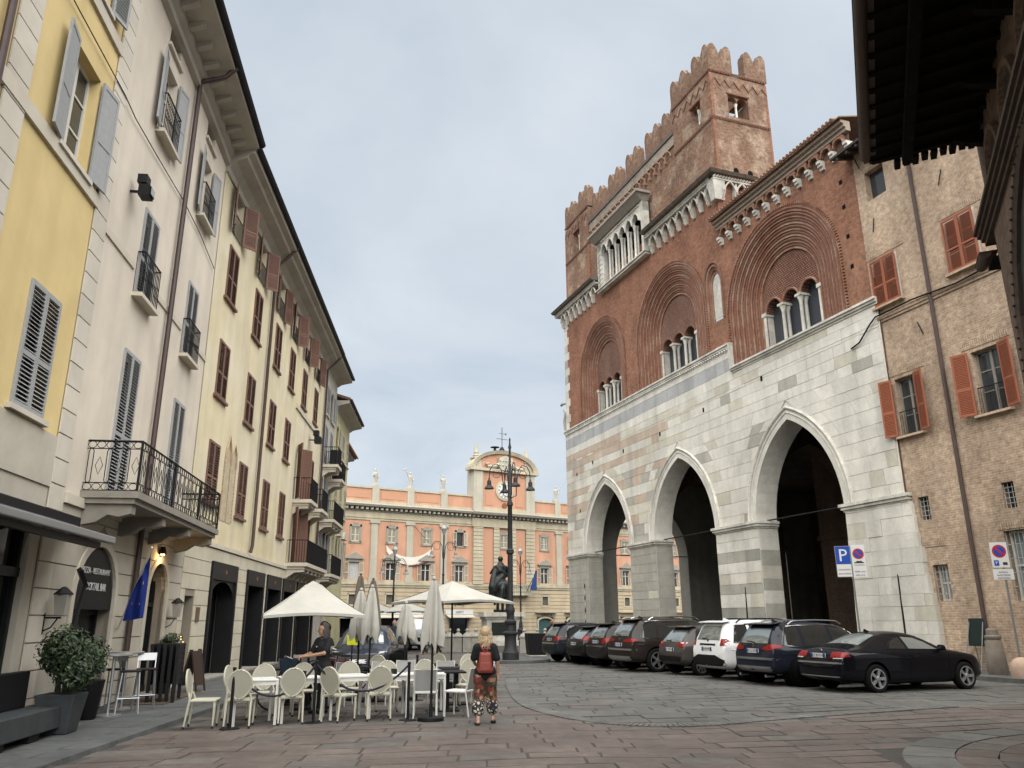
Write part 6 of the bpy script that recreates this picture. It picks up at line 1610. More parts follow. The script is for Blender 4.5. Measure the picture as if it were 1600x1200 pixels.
def wheel_mesh(r, spokes, m):
    k = (round(r, 3), spokes, m.name)
    if k in WHEEL: return WHEEL[k]
    t = MB(); w_ = .215; t.lathe([(r * .66, -w_ / 2), (r * .9, -w_ / 2), (r * .98, -w_ / 2 + .03), (r, -w_ / 2 + .06), (r, w_ / 2 - .06), (r * .98, w_ / 2 - .03), (r * .9, w_ / 2), (r * .68, w_ / 2), (r * .66, w_ / 2 - .03), (r * .66, -w_ / 2)], 28, cap=False)
    to = t.build('wheel', tyre_m, None, True); 
    q = MB(); ri = r * .70
    n = 28
    for i in range(n):
        a0, a1 = 2 * pi * i / n, 2 * pi * (i + 1) / n
        for ra, rb, za, zb in ((ri, ri - .025, .112, .112), (ri - .025, ri - .03, .112, .02), (ri, ri, .112, -.05)):
            q.quad((ra * cos(a0), ra * sin(a0), za), (ra * cos(a1), ra * sin(a1), za), (rb * cos(a1), rb * sin(a1), zb), (rb * cos(a0), rb * sin(a0), zb))
    for i in range(spokes):
        for da in ((-.10, .10) if spokes <= 6 else (0,)):
            a = 2 * pi * i / spokes + da * .9; w0, w1 = .028, .02; c_, s_ = cos(a), sin(a)
            P_ = []
            for rr, ww, z in ((.04, w0, .10), (ri - .015, w1, .105)):
                P_ += [(rr * c_ - ww * s_, rr * s_ + ww * c_, z), (rr * c_ + ww * s_, rr * s_ - ww * c_, z)]
            a_, b_, d_, e_ = P_[0], P_[1], P_[3], P_[2]
            dn = lambda p: (p[0], p[1], p[2] - .04)
            q.hexa([dn(a_), dn(b_), dn(d_), dn(e_), a_, b_, d_, e_])
    q.lathe([(.065, .04), (.065, .108), (.03, .115)], 12)
    qo = q.build('rim', m, None); dk = MB(); dk.lathe([(ri, .0), (ri, .02)], 20); do = dk.build('brake_disc', well_m, None)
    WHEEL[k] = (to.data, qo.data, do.data)
    for o in (to, qo, do): bpy.data.objects.remove(o)
    return WHEEL[k]
def make_car(name, label, s, loc, yaw, group):
    """car local frame: x forward from the rear bumper, y left, z up; loc = ground point below the rear axle centre"""
    t = thing(name, label, s.get('cat', 'car'), loc, 0, group)
    hd = R(90) - yaw
    t.rotation_euler = (0, 0, hd); sc_ = s.get('scale', 1.03); t.scale = (sc_,) * 3
    me = car_body(s); rx = s['rx']
    for v in me.vertices: v.co.x -= rx
    body = put(me, 'body', t); sk = Skinner(me)
    sh = lambda poly: [(a - rx, b) for a, b in poly]
    W = s['W'] / 2; wd = wheel_mesh(s['wr'], s.get('spokes', 5), s.get('rim', rim_m))
    for x in (0, s['wb']):
        for sg in (-1, 1):
            w_ = put(wd[0], 'wheel', t, (x, sg * (W - .115), s['wr']), (R(90 if sg < 0 else -90), 0, 0)); put(wd[1], 'rim', w_); put(wd[2], 'brake_disc', w_)
    for view in ('R', 'L'):
        for k_, p in enumerate(s['panes']): sk.panel(view, sh(p), cglass if k_ in s.get('bright', ()) else sglass, 'side_window', t, .005)
        for p in s.get('lower', []): sk.panel(view, sh(p), s.get('clad', black_pl), 'cladding', t, .008)
        if s.get('trim'): sk.line(view, sh(s['trim']), .011, s.get('trim_m', chrome_m), 'window_trim', t)
        if s.get('outline'): sk.line(view, sh(s['outline']), .012, black_pl, 'window_trim', t)
        for hx, hz in s.get('handles', []):
            hnd = sk.line(view, sh([(hx, hz), (hx + .2, hz + .005)]), .018, s.get('handle_m', s['paint']), 'door_handle', t)
        for dl in s.get('doorlines', []): sk.line(view, sh(dl), .006, well_m, 'door_seam', t, .08, 4)
        if s.get('crease'): sk.line(view, sh(s['crease']), .010, s['paint'], 'body_crease', t)
        mx, mz = s['mirror']; sg = -1 if view == 'R' else 1
        mm = MB(); mm.hexa([(mx - .08 - rx, sg * (W - .06), mz), (mx + .06 - rx, sg * (W - .06), mz), (mx + .06 - rx, sg * (W + .15), mz), (mx - .08 - rx, sg * (W + .15), mz), (mx - .08 - rx, sg * (W - .02), mz + .14), (mx + .03 - rx, sg * (W - .02), mz + .14), (mx + .03 - rx, sg * (W + .13), mz + .13), (mx - .08 - rx, sg * (W + .13), mz + .13)]); mm.build('mirror', s['paint'] if not s.get('dark_mirror') else black_pl, t, bevel=.03)
    if s.get('rear_glass'): sk.panel('B', s['rear_glass'], cglass, 'rear_window', t, .006, .1)
    if s.get('rear_glass_T'): sk.panel('T', sh(s['rear_glass_T']), cglass, 'rear_window', t, .006, .12)
    if s.get('wind'): sk.panel('T', sh(s['wind']), cglass, 'windscreen', t, .006, .15)
    for p in s.get('tail', []):
        for sg in (1, -1): sk.panel('B', [(a * sg, b) for a, b in p], lamp_red, 'tail_light', t, .012, .06)
    for p in s.get('tail_clear', []):
        for sg in (1, -1): sk.panel('B', [(a * sg, b) for a, b in p], lamp_cl, 'tail_light_lens', t, .016, .06)
    for p in s.get('tail_side', []):
        for view in ('R', 'L'): sk.panel(view, sh(p), lamp_red, 'tail_light', t, .012, .06)
    for (p, m_, nm) in s.get('rear', []): sk.panel('B', p, m_, nm, t, .010, .1)
    for (p, m_, nm) in s.get('front', []): sk.panel('F', p, m_, nm, t, .010, .1)
    if s.get('plate'):
        pz, txt = s['plate']; h_, d = sk.hit('B', 0, pz)
        pm = MB(); pm.box(-.012, .004, -.26, .26, -.055, .055); po = pm.build('number_plate', plate_m, t, loc=(h_.x - .008, 0, pz))
        for sg in (-1, 1): b_ = MB(); b_.box(-.0145, -.011, .222 * sg - .036, .222 * sg + .036, -.053, .053); b_.build('plate_band', plate_b, po)
        text_mesh(txt, .098, 'plate_text', plate_t, po, (-.014, 0, 0), (R(90), 0, R(-90)), .001, sx=1.05)
    if s.get('badge'):
        h_, d = sk.hit('B', 0, s['badge']); b_ = MB(); b_.lathe([(.045, 0), (.045, .012), (.02, .016)], 12); b_.build('badge', chrome_m, t, loc=(h_.x - .004, 0, s['badge']), rot=(0, R(-90), 0))
    for (p0, p1, ws, zz_) in s.get('rails', []):
        for sg in (-1, 1):
            r_ = MB(); yy = sg * ws; n = 10
            r_.tube([(p0 - rx, yy, zz_ - .05), (p0 + .12 - rx, yy, zz_ + .025)] + [(p0 + .2 + (p1 - p0 - .4) * i / n - rx, yy, zz_ + .04 + .02 * sin(pi * i / n)) for i in range(n + 1)] + [(p1 - .12 - rx, yy, zz_ + .025), (p1 - rx, yy, zz_ - .05)], .022, 6); r_.build('roof_rail', s.get('rail_m', black_pl), t, True)
    if s.get('spoiler'):
        x0, x1, z, hw = s['spoiler']; p_ = MB(); p_.hexa([(x0 - rx, -hw, z - .03), (x0 - rx, hw, z - .03), (x1 - rx, hw * .96, z + .005), (x1 - rx, -hw * .96, z + .005), (x0 - rx, -hw, z), (x0 - rx, hw, z), (x1 - rx, hw * .96, z + .035), (x1 - rx, -hw * .96, z + .035)]); p_.build('spoiler', s.get('spoiler_m', s['paint']), t, bevel=.012)
    if s.get('wiper'):
        z0 = s['wiper']; a_ = sk.hit('B', -.05, z0)[0]; b_ = sk.hit('B', .32, z0 + .03)[0]; w_ = MB(); w_.tube([(a_.x - .015, a_.y, a_.z), (b_.x - .015, b_.y, b_.z)], .012, 5); w_.build('wiper', black_pl, t)
    if s.get('antenna'):
        x, z = s['antenna']; a_ = MB(); a_.prism([(x - rx - .1, z), (x - rx + .1, z), (x - rx - .08, z + .07)], -.02, .02); a_.build('antenna_fin', s['paint'], t)
    if s.get('exhaust'):
        for sg in (-1, 1): e_ = MB(); e_.tube([(-rx - .01, sg * s['exhaust'], .27), (-rx + .25, sg * s['exhaust'], .27)], .04, 8); e_.build('exhaust_pipe', chrome_m, t)
    return t

def suv_spec(L_, W, H, wb, rx, wr, pnt, rake=.30, **kw):
    k = H / 1.62
    top = [(0, .62), (.02, .78), (.05, .97), (.09, 1.06 * k), (.09 + rake * .5, 1.32 * k), (.09 + rake, H - .09), (.20 + rake, H - .035), (.7 + rake, H), (L_ * .42, H), (L_ * .54, H - .05), (L_ * .60, H - .13), (L_ * .735, 1.06 * k), (L_ * .77, 1.01 * k), (L_ - .55, .95 * k), (L_ - .2, .82 * k), (L_ - .06, .64), (L_, .5)]
    s = dict(L=L_, W=W, H=H, wb=wb, rx=rx, wr=wr, paint=pnt, top=top, belt=[(0, 1.0 * k), (L_ * .7, .96 * k), (L_, .8 * k)], low=[(0, .42), (.1, .33), (rx, .24), (L_ - .8, .22), (L_, .32)], tumble=.72,
        mirror=(L_ * .70, 1.0 * k), wind=None)
    b = 1.02 * k; r_ = H - .115
    x0 = .12 + rake * .35
    s['panes'] = [[(x0 + .22, b + .02), (x0 + .78, b), (x0 + .78, r_), (x0 + .42, r_ - .03)], [(x0 + .88, b), (x0 + 1.72, b - .005), (x0 + 1.72, r_ + .015), (x0 + .88, r_)], [(x0 + 1.82, b - .005), (L_ * .665, b - .01), (L_ * .60, r_ - .06), (L_ * .555, r_ + .012), (x0 + 1.82, r_ + .018)]]
    s['trim'] = [(x0 + .16, b + .02), (x0 + .40, r_ + .0), (x0 + .8, r_ + .03), (L_ * .55, r_ + .035), (L_ * .61, r_ - .04), (L_ * .68, b - .02), (x0 + .7, b - .03), (x0 + .16, b + .02)]
    s['wind'] = [(L_ * .605, -.56), (L_ * .735, -.64), (L_ * .735, .64), (L_ * .605, .56)]
    s['rear_glass'] = [(-.58, 1.08 * k), (.58, 1.08 * k), (.50, H - .16), (-.50, H - .16)]
    s['doorlines'] = [[(x0 + .82, .34), (x0 + .80, b - .04)], [(x0 + 1.77, .32), (x0 + 1.77, b - .04)], [(L_ * .70, .34), (L_ * .705, b - .06)]]
    s['handles'] = [(x0 + .95, b - .13), (x0 + 1.9, b - .14)]
    s['spoiler'] = (.02 + rake * .8, .32 + rake, H - .045, .60)
    s['wiper'] = 1.10 * k; s['antenna'] = (.55 + rake, H)
    s['crease'] = [(.3, b - .2), (L_ * .7, b - .22)]
    s['rails'] = [(.45 + rake, L_ * .56, W / 2 * .70, H - .02)]
    s.update(kw); return s
P_ = paint
gen = 'cars parked nose in along the arcade'
# positions: rear axle centre, spaced along the palace front
def slot(k, d, dx=0):
    u = -4.3 + 2.30 * k + .77; base = Vector((15.4287, 27.5399, 0)); dd = Vector((-.33874, .94088, 0)); nn = Vector((.94088, .33874, 0)); return base + dd * u - nn * d
YW = R(70.2)
# 0 black coupe
Lc = 4.58
coupe = dict(L=Lc, W=1.78, H=1.38, wb=2.76, rx=1.0, wr=.325, paint=P_('black_car_paint', (.004, .005, .009), .2), tumble=.66,
    top=[(0, .55), (.02, .72), (.05, .90), (.10, .985), (.45, 1.03), (.72, 1.055), (1.05, 1.19), (1.38, 1.315), (1.75, 1.375), (2.15, 1.38), (2.5, 1.345), (2.8, 1.25), (3.25, 1.02), (3.42, .97), (3.9, .92), (4.25, .82), (4.45, .70), (Lc - .04, .58), (Lc, .45)],
    belt=[(0, .92), (1.0, .95), (3.2, .92), (Lc, .75)], low=[(0, .36), (.12, .26), (1.0, .17), (3.6, .16), (Lc, .24)], mirror=(3.02, .93), spokes=5,
    panes=[[(1.50, .99), (2.03, .975), (1.98, 1.245), (1.85, 1.225), (1.62, 1.13)], [(2.10, .975), (3.0, .955), (2.72, 1.13), (2.45, 1.225), (2.06, 1.255)]],
    outline=[(1.42, .99), (1.62, 1.14), (1.9, 1.255), (2.3, 1.27), (2.55, 1.225), (2.78, 1.11), (3.05, .95), (1.42, .99)],
    rear_glass_T=[(.80, -.56), (1.40, -.47), (1.40, .47), (.80, .56)], wind=[(2.62, -.50), (3.22, -.62), (3.22, .62), (2.62, .50)],
    tail=[[(.42, .80), (.79, .80), (.80, .90), (.70, .935), (.42, .925)]], tail_side=[[(.03, .80), (.30, .83), (.24, .90), (.06, .93)]], tail_clear=[[(.52, .775), (.79, .78), (.79, .80), (.52, .795)]],
    rear=[([(-.80, .66), (.80, .66), (.80, .70), (-.80, .70)], mat('bumper_sheen', (.12, .12, .13), .2, .05, coat=.6), 'bumper_strip'), ([(-.70, .36), (.70, .36), (.68, .385), (-.68, .385)], chrome_m, 'bumper_line')],
    plate=(.835, 'DZ 817HD'), badge=.955, doorlines=[[(1.98, .3), (2.02, .6), (2.05, .95)], [(3.25, .28), (3.28, .9)], [(.62, .98), (.9, .9), (1.0, .80)]], handles=[(2.12, .80)], crease=[(.4, .79), (3.9, .76)], antenna=(1.65, 1.365), bright=(1,))  # bright pane: pale glass painted for the light wall behind the car
make_car('parked_coupe', 'black two door coupe with silver five spoke wheels parked nearest the brick house', coupe, slot(0, 8.6 - .0), YW, gen)
k1 = suv_spec(4.44, 1.82, 1.61, 2.67, .86, .345, P_('dark_blue_paint', (.018, .023, .038), .24), .30, spokes=5, rim=rim_d, clad=mat('grey_cladding', (.05, .052, .056), .6, .1),
    tail=[[(.40, .92), (.62, .90), (.84, .92), (.86, 1.02), (.70, 1.06), (.40, .97)]], tail_side=[[(.04, .93), (.40, .98), (.34, 1.04), (.08, 1.06)]], badge=1.02, plate=(.88, 'FR 215EX'),
    rear=[([(-.84, .66), (.84, .66), (.86, .72), (-.86, .72)], mat('bumper_grey', (.10, .105, .11), .3, .05, coat=.4), 'bumper_strip'), ([(-.80, .36), (.80, .36), (.72, .50), (-.72, .50)], mat('skid_grey', (.15, .15, .15), .5, .1), 'skid_plate')], exhaust=.55, rail_m=mat('satin_rail', (.30, .31, .32), .3, metal=.7))
make_car('parked_suv', 'dark blue crossover with chrome window line next to the black coupe', k1, slot(1, 9.0), YW, gen)
k2 = suv_spec(4.34, 1.80, 1.66, 2.67, .82, .355, P_('white_car_paint', (.70, .71, .71), .3), .22, spokes=5, rim=rim_d, dark_mirror=True,
    tail=[[(.63, .96), (.82, .96), (.83, 1.14), (.64, 1.15)]], badge=1.10, plate=(.86, 'GB 047NE'),
    rear=[([(-.85, .40), (.85, .40), (.85, .56), (.56, .60), (.44, .70), (-.44, .70), (-.56, .60), (-.85, .56)], black_pl, 'bumper'), ([(-.40, .96), (.40, .96), (.40, 1.01), (-.40, 1.01)], black_pl, 'name_bar')],
    lower=[[(1.5, .30), (3.0, .30), (3.0, .42), (1.5, .42)]], trim=None, outline=[(.42, 1.04), (.60, 1.52), (2.35, 1.58), (2.62, 1.48), (2.95, 1.02), (.42, 1.04)])
make_car('parked_suv', 'white SUV with black bumper and roof rails in the row of parked cars', k2, slot(2, 9.0), YW, gen)
k3 = suv_spec(3.95, 1.70, 1.51, 2.51, .66, .30, P_('grey_brown_paint', (.095, .085, .078), .3), .42, spokes=8, rails=[],
    tail=[[(.44, .92), (.66, .84), (.80, .90), (.80, 1.02), (.60, 1.02), (.36, 1.0)]], badge=1.03, plate=(.78, 'FL 303YV'), rear=[([(-.62, .42), (.62, .42), (.70, .58), (-.70, .58)], black_pl, 'bumper_insert')], trim=None, tail_clear=[[(.58, .97), (.78, .97), (.77, 1.0), (.56, 1.0)]])
make_car('parked_hatchback', 'small grey brown hatchback beside the white SUV', k3, slot(3, 9.1), YW, gen)
k4 = suv_spec(5.05, 1.96, 1.74, 2.99, 1.0, .385, P_('dark_brown_paint', (.034, .027, .024), .24), .42, spokes=5,
    tail=[[(.34, .98), (.86, .96), (.88, 1.06), (.80, 1.09), (.34, 1.05)]], tail_side=[[(.05, .97), (.30, 1.0), (.28, 1.07), (.08, 1.09)]], badge=1.06, plate=(.88, 'FJ 660MZ'),
    rear=[([(-.92, .70), (.92, .70), (.92, .76), (-.92, .76)], mat('bumper_shine', (.16, .15, .15), .25, .05, coat=.5), 'bumper_strip'), ([(-.86, .36), (.86, .36), (.80, .52), (-.80, .52)], mat('skid_silver', (.25, .25, .25), .4, .1, metal=.5), 'skid_plate')], rail_m=chrome_m)
make_car('parked_suv', 'large dark brown SUV with chrome window frame and bright alloy wheels', k4, slot(4, 9.45), YW, gen)
k5 = suv_spec(4.25, 1.79, 1.59, 2.57, .78, .335, P_('graphite_paint', (.030, .028, .028), .26), .34, spokes=8, rim=rim_d, rails=[],
    tail=[[(.52, .93), (.60, .86), (.72, .85), (.81, .90), (.83, 1.0), (.76, 1.06), (.62, 1.06), (.53, 1.01)]], badge=1.06, plate=(.92, 'FP 902CL'), rear=[([(-.82, .74), (.82, .74), (.84, .79), (-.84, .79)], chrome_m, 'bumper_strip'), ([(-.30, 1.08), (.30, 1.08), (.30, 1.105), (-.30, 1.105)], chrome_m, 'tailgate_bar')], trim=None)
make_car('parked_crossover', 'graphite crossover with oval tail lights left of the large brown SUV', k5, slot(5, 9.5), YW, gen)
k6 = suv_spec(4.35, 1.80, 1.47, 2.63, .80, .315, P_('charcoal_paint', (.022, .022, .023), .26), .55, spokes=8, rim=rim_d, rails=[],
    tail=[[(.52, .90), (.80, .96), (.84, 1.08), (.76, 1.16), (.60, .98)]], tail_side=[[(.05, .95), (.35, 1.06), (.3, 1.14), (.1, 1.06)]], badge=1.0, plate=(.80, 'EX 118TB'), trim=None)
make_car('parked_hatchback', 'charcoal hatchback with bright red boomerang tail lights between two crossovers', k6, slot(6, 9.35), YW, gen)
k7 = suv_spec(4.25, 1.79, 1.59, 2.57, .78, .335, P_('slate_blue_paint', (.026, .030, .040), .26), .34, spokes=8, rails=[],
    tail=[[(.52, .93), (.60, .86), (.72, .85), (.81, .90), (.83, 1.0), (.76, 1.06), (.62, 1.06), (.53, 1.01)]], badge=1.06, plate=(.92, 'FT 455PA'), rear=[([(-.82, .74), (.82, .74), (.84, .79), (-.84, .79)], chrome_m, 'bumper_strip'), ([(-.30, 1.08), (.30, 1.08), (.30, 1.105), (-.30, 1.105)], chrome_m, 'tailgate_bar')], trim=None)
make_car('parked_crossover', 'slate blue crossover at the far left end of the parked row', k7, slot(7, 9.5), YW, gen)
# dark SUV facing the camera behind the umbrellas
k8 = suv_spec(4.5, 1.86, 1.55, 2.7, .9, .34, P_('steel_blue_paint', (.045, .052, .070), .24), .32, rails=[],
    front=[([(-.74, .46), (.74, .46), (.80, .62), (.62, .74), (-.62, .74), (-.80, .62)], mat('mesh_grille', (.012, .012, .013), .5, .3, 40, .6, 60), 'grille'), ([(.58, .76), (.88, .80), (.86, .84), (.60, .82)], lamp_cl, 'headlight'), ([(-.58, .76), (-.88, .80), (-.86, .84), (-.60, .82)], lamp_cl, 'headlight'), ([(-.26, .5), (.26, .5), (.26, .61), (-.26, .61)], plate_m, 'number_plate')], trim=None)
make_car('parked_suv', 'steel blue SUV facing the camera behind the folded white parasols', k8, (-4.95, 28.9, 0), R(180 - 4), 'cars standing in the lane')
k9 = suv_spec(4.4, 1.83, 1.82, 2.75, .75, .32, P_('white_van_paint', (.66, .67, .67), .35), .16, rails=[], cat='van',
    top=[(0, .62), (.02, .8), (.05, 1.1), (.08, 1.6), (.14, 1.76), (.3, 1.82), (2.4, 1.82), (2.85, 1.74), (3.05, 1.6), (3.6, 1.14), (3.75, 1.08), (4.1, .98), (4.3, .8), (4.37, .6), (4.4, .45)],
    wind=[(2.95, -.56), (3.56, -.70), (3.56, .70), (2.95, .56)], panes=[[(2.1, 1.12), (3.3, 1.1), (2.85, 1.55), (2.1, 1.58)]], spoiler=None, wiper=None, rear_glass=None,
    front=[([(-.52, .5), (.52, .5), (.6, .74), (-.6, .74)], black_pl, 'grille'), ([(.6, .76), (.86, .8), (.84, .95), (.66, .88)], lamp_cl, 'headlight'), ([(-.6, .76), (-.86, .8), (-.84, .95), (-.66, .88)], lamp_cl, 'headlight')], trim=None)
make_car('delivery_van', 'white compact van parked in the square beyond the parasols', k9, (-6.9, 54.5, 0), R(155), 'cars standing in the lane')
# ---------------------------------------------------------------- cafe furniture
cream_pl = mat('cream_chair_plastic', (.50, .485, .385), .45, .04, 4, spec=.4)
white_pl = mat('white_furniture', (.66, .66, .63), .5, .04, 4)
grey_mesh = mat('grey_sling_mesh', (.33, .33, .32), .75, .06, 60, .3, 200)
blackf = mat('black_furniture', (.009, .009, .010), .55, .1, 8, spec=.2)
rubber = mat('black_rubber', (.015, .015, .015), .8)
canvas = mat('ecru_canvas', (.45, .44, .395), .9, .06, 3, .5, 7, streak=.10)
canvas_b = mat('brown_canvas', (.14, .115, .09), .9, .1, 3)
def oval(w_, h_, n=20):   # balloon back outline, broad above, narrow below
    P_ = []
    for i in range(n):
        a = 2 * pi * i / n; x, z = cos(a), sin(a); k = 1.0 if z > 0 else 1 - .28 * (-z) ** 1.2
        P_.append((x * w_ / 2 * k * (1 - .06 * max(0, z)), z * h_ / 2))
    return P_
def make_oval_chair():
    t = thing('oval_back_chair', 'x', 'chair')
    m_ = MB(); m_.hexa([(-.21, -.20, .42), (.21, -.20, .42), (.235, .23, .42), (-.235, .23, .42), (-.21, -.20, .46), (.21, -.20, .46), (.235, .23, .46), (-.235, .23, .46)]); m_.build('seat', cream_pl, t, bevel=.015)
    O_ = oval(.43, .47); tilt = lambda x, z: (x, -.235 - (z + .235) * .16, .70 + z)
    m_ = MB(); F_ = [tilt(x * .97, z * .97) for x, z in O_]; B_ = [(a, b - .018, c) for a, b, c in F_]; n = len(F_)
    m_.add(F_ + B_, [tuple(range(n)), tuple(range(2 * n - 1, n - 1, -1))]); bk = m_.build('backrest', mat('cream_chair_panel', (.36, .35, .285), .55, .05, 4), t)
    m_ = MB(); m_.tube([(a, b - .009, c) for a, b, c in [tilt(x, z) for x, z in O_]], .017, 6, closed=True); m_.build('frame', cream_pl, bk, True)
    for s in (-1, 1):
        m_ = MB(); m_.tube([(s * .17, -.235, .56), (s * .205, -.205, .47), (s * .20, -.215, .40), (s * .205, -.265, .02)], [.016, .02, .022, .015], 6); l_ = m_.build('leg', cream_pl, t, True)
        c_ = MB(); c_.lathe([(.018, 0), (.018, .04)], 8, (s * .205, -.266, 0)); c_.build('foot_cap', rubber, l_)
        m_ = MB(); m_.tube([(s * .205, .20, .43), (s * .21, .205, .25), (s * .205, .20, .02)], [.024, .022, .014], 6); l_ = m_.build('leg', cream_pl, t, True)
        c_ = MB(); c_.lathe([(.018, 0), (.018, .04)], 8, (s * .205, .20, 0)); c_.build('foot_cap', rubber, l_)
    return t
def make_sling_chair():
    t = thing('sling_chair', 'x', 'chair')
    m_ = MB(); m_.hexa([(-.22, -.20, .42), (.22, -.20, .42), (.23, .23, .43), (-.23, .23, .43), (-.22, -.20, .455), (.22, -.20, .455), (.23, .23, .465), (-.23, .23, .465)]); m_.build('seat', white_pl, t, bevel=.012)
    m_ = MB(); m_.hexa([(-.19, -.215, .47), (.19, -.215, .47), (.19, -.205, .47), (-.19, -.205, .47), (-.195, -.30, .84), (.195, -.30, .84), (.195, -.29, .84), (-.195, -.29, .84)]); b_ = m_.build('backrest', grey_mesh, t)
    m_ = MB(); m_.tube([(-.205, -.21, .44), (-.21, -.30, .85), (.21, -.30, .85), (.205, -.21, .44)], .016, 6); m_.build('frame', white_pl, b_)
    for s in (-1, 1):
        m_ = MB(); m_.tube([(s * .205, -.20, .44), (s * .21, -.27, .0)], .015, 6); m_.build('leg', white_pl, t)
        m_ = MB(); m_.tube([(s * .21, .21, .44), (s * .215, .22, .0)], .015, 6); m_.build('leg', white_pl, t)
    return t
def make_table(w_, d_, white=True):
    t = thing('cafe_table', 'x', 'table'); m = white_pl if white else blackf
    m_ = MB(); m_.box(-w_ / 2, w_ / 2, -d_ / 2, d_ / 2, .72, .75); m_.build('tabletop', m, t, bevel=.006)
    m_ = MB(); m_.box(-w_ / 2 + .03, w_ / 2 - .03, -d_ / 2 + .02, d_ / 2 - .02, .655, .719); m_.build('apron', m, t)
    for sx in (-1, 1):
        for sy in (-1, 1): m_ = MB(); m_.box(sx * (w_ / 2 - .025) - .022, sx * (w_ / 2 - .025) + .022, sy * (d_ / 2 - .025) - .022, sy * (d_ / 2 - .025) + .022, 0, .72); m_.build('leg', m, t)
    return t
def make_pedestal_table():
    t = thing('cafe_table', 'x', 'table')
    m_ = MB(); m_.box(-.35, .35, -.35, .35, .715, .75); m_.build('tabletop', blackf, t, bevel=.006)
    m_ = MB(); m_.box(-.05, .05, -.05, .05, .03, .715); m_.build('leg', blackf, t)
    m_ = MB(); m_.box(-.24, .24, -.24, .24, 0, .03); m_.build('base', blackf, t, bevel=.008)
    return t
oc, scn, wt, bt = make_oval_chair(), make_sling_chair(), make_table(.74, .74), make_pedestal_table()
for o in (oc, scn, wt, bt): freeze(o)
USED = set()
def place(proto, x, y, rz, label, group, scale=None):
    if proto.name not in USED:
        USED.add(proto.name); proto.location = (x, y, .014); proto.rotation_euler = (0, 0, R(rz)); proto['label'] = label; proto['group'] = group
        if scale: proto.scale = (scale,) * 3
        return proto
    return dup(proto, (x, y, .014), R(rz), label, group, scale)
# white tables in a row, turned a little from the lens
TB = [(-4.63, 15.10, 'white square cafe table at the left end behind the rope'), (-3.92, 15.52, 'white square cafe table second from the left end'), (-3.16, 15.98, 'white square cafe table behind the rope, third from the left'), (-2.42, 16.18, 'white square cafe table nearest the round parasol base')]
for x, y, lb in TB: place(wt, x, y, 24 if x < -2.5 else 14, lb, 'white tables in the front row')
place(wt, -1.72, 16.45, 10, 'white table with dark slatted top beside the grey chair', 'white tables in the front row')
gA = 'cream oval back chairs'
CA = [(-5.32, 14.62, -80, 'cream oval back chair seen from the side at the left end'), (-4.72, 14.68, 10, 'cream oval back chair behind the first rope post'), (-3.98, 15.10, 22, 'cream oval back chair between the first two rope posts'),
      (-3.16, 15.38, -28, 'cream oval back chair turned sideways right of the middle rope post'), (-2.48, 15.62, 12, 'cream oval back chair under the sagging right rope'),
      (-5.05, 15.78, -95, 'cream oval back chair at the far left corner of the tables'), (-4.75, 15.98, 192, 'cream oval back chair facing the camera behind the first table'), (-4.05, 16.35, 200, 'cream oval back chair facing the camera behind the second table'),
      (-3.25, 16.75, 195, 'cream oval back chair facing the camera behind the third table'), (-2.55, 17.05, 190, 'cream oval back chair facing the camera behind the fourth table'),
      (-1.85, 17.5, 185, 'cream oval back chair behind the table with dark slatted top'), (-.95, 17.6, 175, 'cream oval back chair just left of the woman with backpack'),
      (-3.3, 19.8, 170, 'cream oval back chair in the back row before the steel blue car'), (-2.0, 20.6, 150, 'cream oval back chair in the back row beneath the big parasol'), (-1.0, 20.2, 200, 'cream oval back chair in the back row right of the parasol pole')]
for x, y, rz, lb in CA: place(oc, x, y, rz, lb, gA)
gB = 'white sling chairs'
CB = [(-1.66, 16.0, 4, 'white chair with grey sling back beside the round parasol base'), (-1.02, 16.15, 70, 'white sling chair seen side on left of the woman with backpack'), (-3.75, 18.2, 170, 'white sling chair with paper on its back left of the folded parasols'),
      (-2.95, 18.4, 178, 'white sling chair in front of the folded parasol pair'), (-1.6, 18.6, 165, 'white sling chair in the middle row near the black tables'), (-2.45, 19.0, 185, 'white sling chair between the folded parasols'), (-.75, 18.6, 100, 'white sling chair by the black table at the right end')]
for x, y, rz, lb in CB: place(scn, x, y, rz, lb, gB)
for x, y, lb in ((-1.35, 17.05, 'black pedestal table behind the grey sling chair'), (-1.25, 18.3, 'black pedestal table beside the big parasol pole'), (-3.1, 19.1, 'black pedestal table at the folded parasols'), (-4.9, 18.4, 'black pedestal table near the shopfront under the left parasol'), (-1.7, 19.8, 'black pedestal table in the back row under the big parasol'), (-4.3, 17.8, 'black pedestal table behind the waitress')):
    place(bt, x, y, 12, lb, 'black pedestal tables')
for i, (x, y, k) in enumerate(((-4.45, 15.2, 0), (-3.95, 15.62, 1), (-3.1, 16.0, 0), (-2.3, 16.2, 1), (-1.7, 16.5, 0))):
    m_ = MB(); m_.box(-.1, .1, -.14, .14, 0, .012) if k == 0 else m_.box(-.11, .11, -.03, .03, 0, .09)
    tag(m_.build('menu', white_pl if k == 0 else blackf, None, loc=(x, y, .765), rot=(0, 0, R(20 + 31 * i))), ('flat white menu card on the first table', 'dark menu holder on the second table', 'flat white menu card on the third table', 'dark menu holder on the fourth table', 'flat white menu card on the table beside the grey chair')[i], 'menu', 'menus on the tables')
